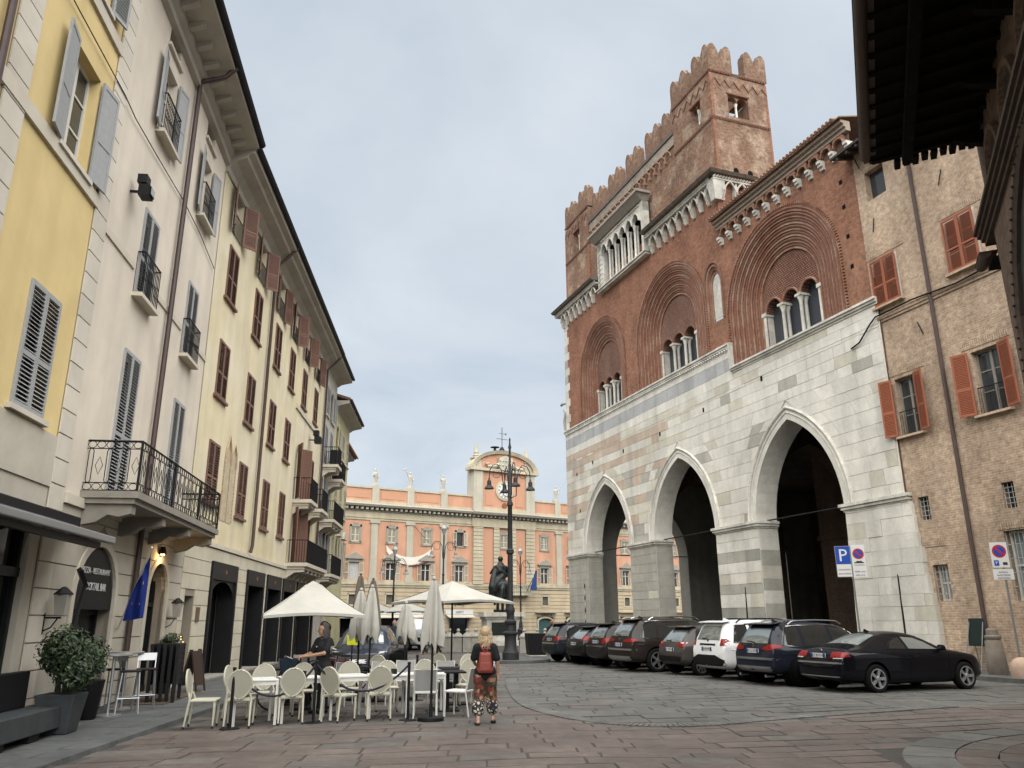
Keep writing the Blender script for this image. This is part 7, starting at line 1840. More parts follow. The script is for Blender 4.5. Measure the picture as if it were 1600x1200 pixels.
# rope posts and ropes
def post(x, y, h_, label, g='rope posts round the tables'):
    t = thing('rope_post', label, 'post', (x, y, .014), 0, g)
    m_ = MB(); m_.lathe([(.165, 0), (.165, .008), (.15, .016), (.03, .02)], 20); m_.build('base', blackf, t, True)
    m_ = MB(); m_.lathe([(.026, .016), (.026, h_ - .04), (.033, h_ - .035), (.033, h_ - .01), (.02, h_)], 12); m_.build('pole', blackf, t, True)
post(-4.77, 14.38, .98, 'black rope post at the left front corner of the tables'); post(-3.55, 15.13, 1.05, 'tall black rope post in the middle of the front row'); post(-1.92, 15.47, 1.0, 'black rope post left of the round parasol base'); post(-2.2, 19.2, .98, 'black rope post behind the tables beside a folded parasol')
def rope(a, b, sag, label):
    A, B = Vector(a), Vector(b); n = 14; m_ = MB(); m_.tube([A + (B - A) * (i / n) + Vector((0, 0, -sag * 4 * (i / n) * (1 - i / n))) for i in range(n + 1)], .020, 6)
    tag(m_.build('rope', mat('navy_rope', (.022, .026, .038), .9, .2, 40, .5, 120), None, True), label, 'rope', 'barrier ropes')
rope((-4.77, 14.38, .95), (-3.55, 15.13, 1.0), .48, 'dark rope sagging between the left and middle posts'); rope((-3.55, 15.13, 1.0), (-1.92, 15.47, .97), .46, 'dark rope sagging from the middle post to the right post')

# ---------------------------------------------------------------- parasols
def open_parasol(x, y, top, edge, half_, rz, label):
    t = thing('open_parasol', label, 'parasol', (x, y, .014), R(rz), 'white parasols over the tables'); m_ = MB(); n = 6; cap = .16
    for k in range(4):
        a0, a1 = R(45 + 90 * k), R(135 + 90 * k)
        c0, c1 = Vector((cos(a0), sin(a0), 0)) * half_ * 1.4142, Vector((cos(a1), sin(a1), 0)) * half_ * 1.4142
        grid = []
        for i in range(n + 1):
            rr = cap + (1 - cap) * i / n; rowp = []
            for j in range(n + 1):
                p = (c0 * (1 - j / n) + c1 * (j / n)) * rr; z = top - (top - edge) * ((rr - cap) / (1 - cap)) ** .92 - .05 * sin(pi * j / n) * rr * .0 + .055 * sin(pi * j / n) * rr
                z -= .02 * sin(pi * i / n) * abs(sin(j * 2.1 + k)); rowp.append((p.x * (1 - .03 * sin(pi * j / n) * rr), p.y * (1 - .03 * sin(pi * j / n) * rr), z))
            grid.append(rowp)
        for i in range(n):
            for j in range(n): m_.quad(grid[i][j], grid[i][j + 1], grid[i + 1][j + 1], grid[i + 1][j])
        for j in range(n):
            a, b = grid[n][j], grid[n][j + 1]; m_.quad(a, b, (b[0] * .995, b[1] * .995, b[2] - .055), (a[0] * .995, a[1] * .995, a[2] - .055))
    cv_ = m_.build('canopy', canvas, t, True)
    v = MB()
    for k in range(4):
        a0, a1 = R(45 + 90 * k), R(135 + 90 * k); r0 = half_ * 1.4142 * .21
        v.add([(0, 0, top + .09), (cos(a0) * r0, sin(a0) * r0, top - .04), (cos(a1) * r0, sin(a1) * r0, top - .04)], [(0, 1, 2)])
    v.build('vent_cap', canvas, cv_)
    for k in range(4):
        a0 = R(45 + 90 * k); r_ = MB(); r_.tube([(0, 0, top - .08), (cos(a0) * half_ * 1.38, sin(a0) * half_ * 1.38, edge - .03)], .011, 5); r_.build('rib', blackf, t)
    p = MB(); p.tube([(0, 0, .04), (0, 0, top + .05)], .024, 10); p.build('pole', blackf, t, True)
    b = MB(); b.lathe([(.32, 0), (.32, .05), (.06, .07), (.05, .3), (.03, .3)], 20); b.build('base', blackf, t, True)
open_parasol(-4.28, 17.5, 2.47, 1.84, 1.0, 18, 'open ecru parasol above the waitress at left'); open_parasol(-1.60, 21.6, 2.64, 2.18, 1.16, 42, 'wide open ecru parasol in front of the equestrian statue')
for i, (x, y, hf) in enumerate(((-6.5, 50, 1.5), (-8.6, 51, 1.5))): open_parasol(x, y, 2.75, 2.25, hf, 15, ('distant white parasol behind the folded parasols, right one', 'distant white parasol beside the far lamp post, left one')[i])
def folded_parasol(x, y, top, hem, r, label, m, seed, tilt=(0, 0), base=True, grp='folded white parasols'):
    rr = random.Random(seed); t = thing('folded_parasol', label, 'parasol', (x, y, .014), rr.uniform(0, 6), grp); m_ = MB(); nz, na = 14, 36; V = []; ph = rr.uniform(0, 6)
    for i in range(nz + 1):
        f = i / nz; z0 = top + (hem - top) * f; rad = r * (.22 + .95 * f ** .75 - .30 * max(0, f - .82) / .18)
        for j in range(na):
            a = 2 * pi * j / na; fold = .72 + .28 * cos(4 * a + ph + 1.2 * f) + .14 * cos(9 * a + 2.3 * f + ph) * f
            zz_ = z0 - (.17 * max(0, cos(4 * a + ph + 1.0)) + .05 * sin(7 * a)) * max(0, f - .55) / .45
            V.append((rad * fold * cos(a), rad * fold * sin(a), zz_))
    m_.add(V, [(i * na + j, i * na + (j + 1) % na, (i + 1) * na + (j + 1) % na, (i + 1) * na + j) for i in range(nz) for j in range(na)] + [tuple(range(na - 1, -1, -1))]); c_ = m_.build('canopy', m, t, True)
    s_ = c_.modifiers.new('sub', 'SUBSURF'); s_.levels = 1; s_.render_levels = 1
    k_ = MB(); k_.lathe([(.02, 0), (.045, .02), (.04, .05), (.015, .07)], 10, (0, 0, top - .01)); k_.build('finial', m, t)
    p = MB(); p.tube([(0, 0, .04), (0, 0, top)], .022, 8); p.build('pole', blackf, t, True)
    if base:
        b = MB(); b.lathe([(.24, 0), (.24, .055), (.22, .065), (.035, .07), (.03, .28)], 24); b.build('base', blackf, t, True)
    t.rotation_euler = (tilt[0], tilt[1], t.rotation_euler[2])
folded_parasol(-1.50, 15.42, 2.47, 1.33, .235, 'folded ecru parasol on a round black base beside the grey chair', canvas, 3, (0, R(1.2)))
folded_parasol(-3.27, 19.0, 2.48, 1.40, .26, 'folded ecru parasol, front one of the pair beside the steel blue car', canvas, 5); folded_parasol(-3.58, 19.3, 2.42, 1.42, .25, 'folded ecru parasol, rear one of the pair beside the steel blue car', canvas, 9); folded_parasol(-2.52, 19.4, 2.12, 1.38, .24, 'shorter folded ecru parasol left of the big open parasol', canvas, 12)
folded_parasol(-4.86, 26.0, 3.14, 1.35, .34, 'tall folded dark brown parasol, left of two', canvas_b, 15, grp='folded brown parasols'); folded_parasol(-4.55, 26.6, 3.02, 1.35, .30, 'folded dark brown parasol, right of two', canvas_b, 17, grp='folded brown parasols')

# ---------------------------------------------------------------- lamp posts
cast = mat('cast_iron_grey', (.026, .028, .030), .6, .2, 8, .3, 60)
def bell(m_, x, y, z, k=1.0):
    m_.lathe([(.035 * k, .42 * k), (.05 * k, .34 * k), (.09 * k, .30 * k), (.10 * k, .10 * k), (.20 * k, .0), (.22 * k, -.06 * k), (.16 * k, -.06 * k)], 12, (x, y, z))
def great_lamp(x, y, label):
    t = thing('street_lamp', label, 'street lamp', (x, y, .12), R(20), 'street lamps of the square')
    m_ = MB(); m_.lathe([(.36, 0), (.36, .30), (.32, .34), (.30, .42), (.27, .46), (.25, .9), (.28, 1.02), (.34, 1.06), (.34, 1.12), (.22, 1.18), (.20, 1.42), (.26, 1.5), (.26, 1.58), (.17, 1.66), (.16, 1.9), (.20, 1.98), (.19, 2.1), (.14, 2.2), (.15, 2.32)], 12); m_.build('base', cast, t, True)
    m_ = MB(); m_.lathe([(.125, 2.3), (.115, 4.4), (.17, 4.45), (.17, 4.58), (.11, 4.65), (.10, 6.5), (.14, 6.55), (.13, 6.66), (.085, 6.75), (.07, 8.4), (.05, 8.45), (.05, 9.1), (.08, 9.2), (.05, 9.3), (.03, 9.5), (.05, 9.55), (.0, 9.68)], 12); m_.build('shaft', cast, t, True)
    for k in range(4):
        a = R(90 * k - 5); c_, s_ = cos(a), sin(a); m_ = MB(); P_ = [(.08, 6.9), (.30, 7.0), (.32, 7.6), (.40, 8.15), (.58, 8.38), (.80, 8.34), (.93, 8.1), (.96, 7.75)]
        m_.tube([(r_ * c_, r_ * s_, z) for r_, z in P_], .022, 6)
        m_.tube([((.62 + .18 * cos(q * pi / 6)) * c_, (.62 + .18 * cos(q * pi / 6)) * s_, 7.95 + .18 * sin(q * pi / 6)) for q in range(12)], .012, 4, closed=True)
        o = m_.build('arm', cast, t, True); b_ = MB(); bell(b_, .96 * c_, .96 * s_, 7.32); b_.build('lamp_shade', cast, o, True)
great_lamp(-.12, 35.57, 'tall cast iron lamp post with curled arms before the salmon palace')
def small_lamp(x, y, h_, label):
    t = thing('street_lamp', label, 'street lamp', (x, y, .0), R(35), 'street lamps of the square'); k = h_ / 7.8
    m_ = MB(); m_.lathe([(.3, 0), (.3, .3), (.22, .4), (.2, .9), (.26, 1.0), (.26, 1.08), (.14, 1.2), (.12, 1.6), (.07, 1.7), (.055, h_ * .55), (.09, h_ * .56), (.05, h_ * .57), (.045, h_ * .86)], 10); m_.build('post', cast, t, True)
    m_ = MB(); z = h_ * .86; m_.lathe([(.05, 0), (.17, .35), (.19, .38), (.10, .52), (.04, .6), (.05, .66), (.0, h_ - z)], 10, (0, 0, z)); m_.build('lantern', mat('lantern_glass', (.40, .41, .42), .3, .1), t, True)
    for s in (-1, 1):
        m_ = MB(); z0 = h_ * .68; m_.tube([(s * .06, 0, z0), (s * .12, 0, z0 + .75), (s * .3, 0, z0 + 1.0), (s * .6, 0, z0 + 1.02), (s * .8, 0, z0 + .8), (s * .84, 0, z0 + .5)], .022, 5); m_.tube([(s * (.48 + .22 * cos(q * pi / 6)), 0, z0 + .72 + .22 * sin(q * pi / 6)) for q in range(12)], .012, 4, closed=True); o = m_.build('arm', cast, t, True)
        b_ = MB(); bell(b_, s * .84, 0, z0 + .12, .9); b_.build('lamp_shade', mat('bell_lamp', (.30, .29, .27), .5, .1), o, True)
small_lamp(-4.2, 49.0, 7.85, 'cast iron lamp post with two bells above the wide parasol'); small_lamp(-7.45, 51.0, 6.6, 'shorter cast iron lamp post with two bells at left before the sundial'); small_lamp(.55, 60, 7.3, 'cast iron lamp post with two bells right of the equestrian statue')
# oval island of the big lamp with kerb
m_ = MB(); E_ = [(-.3 + 1.9 * cos(2 * pi * i / 28), 36.2 + 1.6 * sin(2 * pi * i / 28)) for i in range(28)]; m_.prism(E_[::-1], 0, .13, ax='z'); structure(m_.build('lamp_island', side_slab))

# ---------------------------------------------------------------- equestrian monument
bronze = mat('dark_bronze', (.018, .022, .021), .42, .35, 5, .3, 30, metal=.6, spec=.5)
def blob(parts, name, m, parent, voxel=.03, smooth=3, loc=None):
    mb = MB()
    for P_, r_ in parts:
        rs = r_ if isinstance(r_, (list, tuple)) else [r_] * len(P_)
        mb.tube(P_, rs, 10)
        for p, q in zip(P_, rs): mb.lathe([(q * .02, -q * .999), (q * .5, -q * .866), (q * .866, -q * .5), (q, 0), (q * .866, q * .5), (q * .5, q * .866), (q * .02, q * .999)], 10, p)
    o = mb.build(name, m, parent)
    rm = o.modifiers.new('remesh', 'REMESH'); rm.mode = 'VOXEL'; rm.voxel_size = voxel; rm.use_smooth_shade = True
    sm = o.modifiers.new('smooth', 'SMOOTH'); sm.factor = .5; sm.iterations = smooth
    if loc: o.location = loc
    return o
eq = thing('equestrian_statue', 'dark bronze equestrian statue seen from behind on a white pedestal', 'statue', (-.95, 62, 0), R(8))
m_ = MB(); m_.box(-1.6, 1.6, -2.4, 2.4, 0, .35); m_.box(-1.25, 1.25, -2.0, 2.0, .35, 2.0); m_.box(-1.5, 1.5, -2.25, 2.25, 2.0, 2.3); m_.box(-1.35, 1.35, -2.1, 2.1, 1.85, 2.0); m_.build('pedestal', white_st, eq)
m_ = MB(); m_.box(-.9, .9, -2.03, -2.0, .7, 1.6); m_.build('relief_panel', bronze, eq)
hz = 2.3
horse = [([(0, -1.15, hz + 1.75), (0, -.6, hz + 1.85), (0, .1, hz + 1.75), (0, .8, hz + 1.85), (0, 1.25, hz + 2.1)], [.52, .60, .55, .56, .42]), ([(0, 1.25, hz + 2.1), (0, 1.6, hz + 2.6), (0, 1.75, hz + 2.95)], [.40, .28, .22]), ([(0, 1.75, hz + 2.95), (0, 2.15, hz + 2.65)], [.2, .13]),
    ([(.28, -1.2, hz + 1.5), (.34, -1.05, hz + 1.0), (.33, -1.35, hz + .62), (.33, -1.2, hz + .1)], [.34, .22, .12, .13]), ([(-.28, -1.1, hz + 1.5), (-.34, -.8, hz + 1.0), (-.33, -1.0, hz + .62), (-.33, -.85, hz + .1)], [.34, .22, .12, .13]),
    ([(.26, .95, hz + 1.5), (.28, 1.05, hz + .85), (.28, .98, hz + .1)], [.26, .14, .11]), ([(-.26, 1.0, hz + 1.5), (-.28, 1.45, hz + 1.15), (-.28, 1.35, hz + .6)], [.26, .14, .10]), ([(0, -1.6, hz + 1.95), (-.1, -1.9, hz + 1.6), (-.2, -1.95, hz + .9), (-.1, -1.85, hz + .5)], [.14, .2, .2, .06])]
blob(horse, 'horse', bronze, eq, .07, 2)
rider = [([(0, -.05, hz + 2.2), (0, -.08, hz + 2.7), (0, -.05, hz + 3.2), (0, -.02, hz + 3.45)], [.36, .34, .42, .30]), ([(0, 0, hz + 3.5), (0, 0, hz + 3.72), (0, .03, hz + 3.95)], [.14, .14, .22]), ([(.4, 0, hz + 3.3), (.62, .1, hz + 2.9), (.5, .5, hz + 2.75)], [.17, .14, .1]), ([(-.4, 0, hz + 3.3), (-.66, .1, hz + 2.95), (-.7, .55, hz + 2.9)], [.17, .14, .1]),
    ([(.3, 0, hz + 2.2), (.62, .3, hz + 1.75), (.6, .2, hz + 1.1)], [.25, .2, .13]), ([(-.3, 0, hz + 2.2), (-.62, .3, hz + 1.75), (-.6, .2, hz + 1.1)], [.25, .2, .13]),
    ([(-.3, -.3, hz + 3.35), (-.05, -.42, hz + 3.0), (.4, -.35, hz + 2.7)], [.16, .2, .16]), ([(-.4, -.25, hz + 3.1), (-.55, -.5, hz + 2.5), (-.7, -.75, hz + 1.8), (-.85, -.8, hz + 1.0)], [.2, .3, .32, .12]), ([(.1, -.35, hz + 2.6), (-.2, -.65, hz + 2.3), (-.5, -.9, hz + 1.5)], [.3, .3, .2])]
blob(rider, 'rider', bronze, eq, .06, 2)

# ---------------------------------------------------------------- stone bollards of the square
def bollard_proto():
    t = thing('stone_bollard', 'x', 'bollard'); m_ = MB(); m_.box(-.24, .24, -.24, .24, 0, .82); m_.box(-.28, .28, -.28, .28, .82, .9); m_.build('post', stone_m, t, bevel=.02)
    m_ = MB(); m_.lathe([(.26, .9), (.2, 1.0), (.1, 1.06), (.07, 1.12), (.11, 1.2), (.06, 1.28), (0, 1.31)], 10); m_.build('cap', stone_m, t, True); return t
bp_ = bollard_proto(); freeze(bp_)
BL = [(-4.0, 47.5, 'right of the lamp with two bells, first'), (-3.6, 47.6, 'right of the lamp with two bells, second'), (-3.15, 47.6, 'right of the lamp with two bells, third'), (-2.65, 47.7, 'right of the lamp with two bells, fourth'), (-2.15, 47.8, 'behind the woman with backpack'), (.6, 45.5, 'right of the tall lamp post base'), (1.35, 46.5, 'beside the black litter bin'), (1.8, 47, 'left of the slate blue crossover'), (2.35, 47.2, 'just behind the slate blue crossover'), (-4.6, 47.4, 'beneath the wide open parasol')]
for i, (x, y, lb) in enumerate(BL):
    lab = 'grey stone bollard with pointed cap ' + lb
    if i == 0: bp_.location = (x, y, 0); bp_['label'] = lab; bp_['group'] = 'stone bollards of the square'
    else: dup(bp_, (x, y, 0), R(rnd.uniform(-8, 8)), lab, 'stone bollards of the square')
bn = thing('litter_bin', 'black square litter bin beside the tall lamp post', 'bin', (1.15, 42.5, 0), R(10)); m_ = MB(); m_.hexa([(-.42, -.42, .05), (.42, -.42, .05), (.42, .42, .05), (-.42, .42, .05), (-.5, -.5, 1.1), (.5, -.5, 1.1), (.5, .5, 1.1), (-.5, .5, 1.1)]); m_.build('body', blackf, bn, bevel=.02); m_ = MB(); m_.box(-.46, .46, -.46, .46, 0, .05); m_.build('plinth', white_st, bn)
wl_ = thing('marble_kerb_wall', 'low white marble wall left of the parked crossover', 'wall', (1.5, 47.8, 0), R(4)); m_ = MB(); m_.box(-.2, 3.2, 0, .3, 0, .75); m_.build('wall', white_st, wl_); m_ = MB(); m_.box(-.25, 3.25, -.05, .35, .75, .83); m_.build('coping', white_st, wl_)
# ---------------------------------------------------------------- things along the left pavement (street frame of the near houses)
def gl(x, y, z=0):   # near-house frame -> world
    c_, s_ = cos(GRR), sin(GRR); return (GRL[0] + x * c_ - y * s_, GRL[1] + x * s_ + y * c_, z)
PZ = .08
leaf_m = [mat('leaf_dark', (.017, .032, .013), .5, .3, 6, spec=.4), mat('leaf_mid', (.026, .048, .017), .5, .3, 6, spec=.4), mat('leaf_light', (.048, .078, .028), .5, .3, 6, spec=.4)]
bark = mat('bark', (.07, .055, .04), .9, .2, 10, .4, 40)
def foliage(n, cx, cy, cz, rx, ry, rz, seed, size=.05):
    r_ = random.Random(seed); mb = MB()
    lobes = [(r_.uniform(-.45, .45), r_.uniform(-.45, .45), r_.uniform(-.4, .5), r_.uniform(.42, .62)) for _ in range(9)]
    for i in range(n):
        lx_, ly_, lz_, lr = r_.choice(lobes); u_ = r_.uniform(-1, 1); a = r_.uniform(0, 2 * pi); q = math.sqrt(1 - u_ * u_); d = lr * (r_.random() ** .35)
        p = Vector((cx + rx * (lx_ + d * q * cos(a)), cy + ry * (ly_ + d * q * sin(a)), cz + rz * (lz_ + d * u_)))
        nrm = Vector((q * cos(a) + r_.uniform(-.6, .6), q * sin(a) + r_.uniform(-.6, .6), u_ + .4 + r_.uniform(-.5, .5))).normalized()
        t_ = nrm.cross(Vector((r_.uniform(-1, 1), r_.uniform(-1, 1), r_.uniform(-.3, 1)))).normalized(); b_ = nrm.cross(t_); s = size * r_.uniform(.6, 1.25)
        mb.add([p - t_ * s, p + b_ * s * .45 + nrm * s * .12, p + t_ * s, p - b_ * s * .45 + nrm * s * .12], [(0, 1, 2, 3)], r_.choice((0, 0, 1, 1, 2)))
    return mb
pl_ = thing('potted_shrub', 'bushy green shrub in a tapered dark planter by the restaurant', 'plant', gl(-9.12, -.78, PZ), GRR)
m_ = MB(); m_.hexa([(-.22, -.22, 0), (.22, -.22, 0), (.22, .22, 0), (-.22, .22, 0), (-.30, -.30, .58), (.30, -.30, .58), (.30, .30, .58), (-.30, .30, .58)]); m_.build('planter', mat('planter_slate', (.045, .052, .054), .7, .15, 6), pl_, bevel=.015)
m_ = MB()
for k in range(7): a = k * .9; m_.tube([(.05 * cos(a), .05 * sin(a), .5), (.12 * cos(a), .12 * sin(a), .8), (.3 * cos(a), .28 * sin(a), 1.1)], [.02, .014, .006], 5)
m_.build('stem', bark, pl_)
fo = foliage(7500, 0, 0, 1.06, .68, .62, .58, 4, .040); stuff(fo.build('foliage', leaf_m, pl_))
p2 = thing('potted_shrub', 'tall narrow black pot with small shrub right of the bushy planter', 'plant', gl(-7.3, -.55, PZ), GRR)
m_ = MB(); m_.lathe([(.15, 0), (.17, .05), (.24, .62), (.25, .66), (.21, .66)], 16); m_.build('planter', blackf, p2, True); fo = foliage(900, 0, 0, .98, .3, .3, .34, 8, .045); stuff(fo.build('foliage', leaf_m, p2))
p3 = thing('potted_shrub', 'small potted bush with string lights beside the stacked black tables', 'plant', gl(-2.2, -.45, PZ), GRR)
m_ = MB(); m_.lathe([(.14, 0), (.2, .5), (.21, .9), (.17, .9)], 14); m_.build('planter', blackf, p3, True); fo = foliage(700, 0, 0, 1.15, .32, .3, .3, 10, .045); stuff(fo.build('foliage', leaf_m, p3))
m_ = MB(); r_ = random.Random(3)
for k in range(10): m_.lathe([(.0, -.012), (.012, 0), (.0, .012)], 6, (r_.uniform(-.25, .25), -.3 + r_.uniform(-.04, .04), .75 + .07 * k * .9))
stuff(m_.build('string_lights', mat('warm_bulb', (1, .55, .2), .5, 0, emit=1.0), p3))
bench = thing('low_bench', 'dark slate modular bench at the lower left corner', 'bench', gl(-9.75, -.62, PZ), GRR)
m_ = MB(); m_.box(-1.6, .85, -.28, .28, .10, .42); m_.build('seat', MAT['planter_slate'], bench, bevel=.02)
for x in (-1.5, -.4, .6): m_ = MB(); m_.box(x - .15, x + .2, -.24, .24, 0, .10); m_.build('foot', blackf, bench)
m_ = MB(); m_.box(-1.6, .2, .18, .32, .42, .95); m_.build('backrest', blackf, bench, bevel=.02)
def bistro(x, y, label):
    t = thing('high_table', label, 'table', gl(x, y, PZ), GRR); m_ = MB(); m_.lathe([(.30, 1.05), (.32, 1.06), (.32, 1.085), (.30, 1.09)], 24); m_.build('tabletop', mat('steel_top', (.40, .41, .41), .35, .08, metal=.6), t, True)
    m_ = MB(); m_.tube([(0, 0, .03), (0, 0, 1.05)], .03, 8); m_.build('leg', rim_m, t, True); m_ = MB(); m_.lathe([(.24, 0), (.24, .02), (.04, .05)], 20); m_.build('base', rim_m, t, True)
bistro(-6.8, -.75, 'round steel high table, left one by the restaurant window'); bistro(-5.6, -.6, 'round steel high table, right one by the restaurant window')
def stool(x, y, rz, label):
    t = thing('bar_stool', label, 'stool', gl(x, y, PZ), GRR + R(rz), 'steel bar stools'); m_ = MB(); m_.box(-.18, .18, -.18, .18, .74, .775); m_.build('seat', blackf, t, bevel=.01)
    for sx in (-1, 1):
        for sy in (-1, 1): m_ = MB(); m_.tube([(sx * .15, sy * .15, .75), (sx * .2, sy * .2, 0)], .013, 6); m_.build('leg', rim_m, t)
    m_ = MB(); z = .28; m_.tube([(.19, .19, z), (-.19, .19, z), (-.19, -.19, z), (.19, -.19, z)], .009, 5, closed=True); m_.build('footrest', rim_m, t)
    m_ = MB(); m_.tube([(-.16, .17, .76), (-.17, .24, 1.05)], .012, 5); m_.tube([(.16, .17, .76), (.17, .24, 1.05)], .012, 5); m_.hexa([(-.17, .225, .92), (.17, .225, .92), (.17, .235, .92), (-.17, .235, .92), (-.175, .245, 1.06), (.175, .245, 1.06), (.175, .255, 1.06), (-.175, .255, 1.06)]); m_.build('backrest', rim_m, t)
stool(-6.4, -.95, 20, 'steel bar stool with dark seat nearest the pavement edge'); stool(-5.7, -.35, 160, 'steel bar stool against the restaurant wall'); stool(-5.75, -1.05, -70, 'steel bar stool turned side on with its back to the black tables')
st = thing('stacked_tables', 'tall stack of black folding tables beside the restaurant door', 'table stack', gl(-4.0, -.95, PZ), GRR + R(6))
for k in range(5):
    m_ = MB(); y = -.28 + k * .13; m_.box(-.42, .42, y, y + .03, .35, 1.2); m_.box(-.42, .42, y - .02, y + .06, 1.12, 1.2)
    for sx in (-1, 1): m_.box(sx * .40 - .025, sx * .40 + .025, y - .02, y + .05, 0, 1.2)
    for q in range(6): m_.box(-.38, .38, y - .012, y, .45 + q * .11, .53 + q * .11)
    m_.build('folded_table', blackf if k % 2 else shop_m, st)
mt = thing('door_mat', 'brown mat under the stacked black tables', 'mat', gl(-3.2, -.75, PZ), GRR); m_ = MB(); m_.box(-1.6, 1.6, -.45, .4, 0, .02); m_.build('mat', mat('brown_mat', (.09, .065, .045), .95, .2, 30, .4, 90), mt)
ab = thing('sandwich_board', 'dark wooden sandwich board on the pavement by the first black shopfront', 'sign', gl(-1.5, -.95, PZ), GRR + R(84))
for s in (-1, 1):
    m_ = MB(); t_ = .22
    for x in (-.3, .3): m_.hexa([(s * t_ - .02, x - .025, 0), (s * t_ + .02, x - .025, 0), (s * t_ + .02, x + .025, 0), (s * t_ - .02, x + .025, 0), (s * .02 - .015, x - .025, 1.0), (s * .02 + .015, x - .025, 1.0), (s * .02 + .015, x + .025, 1.0), (s * .02 - .015, x + .025, 1.0)])
    m_.hexa([(s * t_ * .85 - .006, -.3, .15), (s * t_ * .85 + .006, -.3, .15), (s * t_ * .85 + .006, .3, .15), (s * t_ * .85 - .006, .3, .15), (s * .03 - .006, -.3, .96), (s * .03 + .006, -.3, .96), (s * .03 + .006, .3, .96), (s * .03 - .006, .3, .96)])
    m_.build('board', mat('board_wood', (.045, .028, .02), .7, .2, 10), ab)
def wall_lantern(x, label):
    t = thing('wall_lantern', label, 'lantern', gl(x, 0, 0), GRR, 'lanterns on the restaurant front'); t.scale = (.82, .82, 1); m_ = MB(); m_.box(-.03, .03, -.06, -.03, 1.55, 1.9); m_.tube([(0, -.05, 1.82), (0, -.38, 1.82)], .018, 6); m_.tube([(0, -.05, 1.6), (0, -.2, 1.66), (0, -.32, 1.82)], .014, 6); m_.build('bracket', iron_m, t)
    m_ = MB(); m_.hexa([(-.09, -.45, 1.86), (.09, -.45, 1.86), (.09, -.27, 1.86), (-.09, -.27, 1.86), (-.13, -.49, 2.2), (.13, -.49, 2.2), (.13, -.23, 2.2), (-.13, -.23, 2.2)]); m_.build('glass', mat('lantern_pane', (.36, .35, .31), .3, .1), t)
    m_ = MB(); m_.lathe([(.2, 2.2), (.2, 2.22), (.05, 2.33), (0, 2.34)], 4, (0, -.36, 0)); m_.build('roof', iron_m, t)
wall_lantern(-8.4, 'square glass wall lantern left of the arched restaurant window'); wall_lantern(-1.15, 'square glass wall lantern right of the restaurant door')
fg = thing('eu_flag', 'blue flag with yellow stars on a slanted pole at the restaurant', 'flag', gl(-4.7, 0, 0), GRR)
m_ = MB(); m_.tube([(0, -.05, 1.6), (-1.5, -1.0, 3.2)], .018, 8); m_.build('pole', white_pl, fg, True)
m_ = MB(); n = 12; FL = []
for i in range(n + 1):
    f = i / n
    for j in range(7):
        q = j / 6; x = -1.46 + .20 * f + (.05 + .25 * math.sqrt(f)) * q * .9 + .04 * sin(q * 9 + f * 3); y = -.98 + .06 * f + (.06 + .40 * math.sqrt(f)) * q; z = 3.14 - 1.32 * f - (.42 - .36 * f) * q
        FL.append((x, y, z))
m_.add(FL, [(i * 7 + j, i * 7 + j + 1, (i + 1) * 7 + j + 1, (i + 1) * 7 + j) for i in range(n) for j in range(6)]); cf = m_.build('cloth', mat('eu_blue', (.012, .03, .20), .7, .08), fg, True)
star = mat('star_yellow', (.75, .55, .02), .6)
for (i, j) in ((5, 2), (7, 3), (9, 2), (8, 5)):
    c = Vector(FL[i * 7 + j]); m_ = MB(); P_ = [(c.x + (.045 if k % 2 == 0 else .018) * sin(k * pi / 5), c.y - .02, c.z + (.045 if k % 2 == 0 else .018) * cos(k * pi / 5)) for k in range(10)]; m_.add(P_, [tuple(range(10))]); m_.build('star', star, cf)
dl = thing('door_lamp', 'warm lit downlight beneath the balcony by the restaurant door', 'lamp', gl(-2.35, -.12, 3.35), GRR); m_ = MB(); m_.lathe([(.0, .2), (.06, .19), (.09, .05), (.10, 0)], 12, cap=False); m_.build('shade', shop_m, dl, True); m_ = MB(); m_.lathe([(.0, .08), (.05, .05), (.05, .0), (.0, -.03)], 10); m_.build('bulb', mat('warm_lamp', (1, .6, .22), .5, 0, emit=6.0), dl, True)
lp = bpy.data.lights.new('door_lamp_light', 'POINT'); lp.energy = 2.2; lp.color = (1, .62, .25); lp.shadow_soft_size = .06; lo = bpy.data.objects.new('door_lamp_light', lp); col.objects.link(lo); lo.parent = dl; lo.location = (0, -.1, -.08)
ps = thing('leaning_post', 'dark leaning post with short crossarm in front of the restaurant window', 'post', gl(-8.5, -.42, PZ), GRR)
m_ = MB(); m_.tube([(0, 0, 0), (.28, .02, 1.2), (.80, .05, 2.3)], .045, 6); m_.build('pole', shop_m, ps); m_ = MB(); m_.tube([(.84, .05, 2.28), (.36, .02, 2.56)], .055, 4); m_.build('crossarm', shop_m, ps)

# ---------------------------------------------------------------- right side: signs, bollards, A-stand
def go(x, y, z=0):
    c_, s_ = cos(GOR), sin(GOR); return (GOL[0] + x * c_ - y * s_, GOL[1] + x * s_ + y * c_, z)
galv = mat('galvanised_pole', (.22, .225, .23), .5, .1, 6, metal=.5)
sgw = mat('sign_face_white', (.62, .62, .60), .5, .03); sgb = mat('sign_face_blue', (.01, .06, .34), .45, .03); sgr = mat('sign_face_red', (.42, .02, .02), .45, .03); sgk = mat('sign_print', (.03, .03, .035), .6)
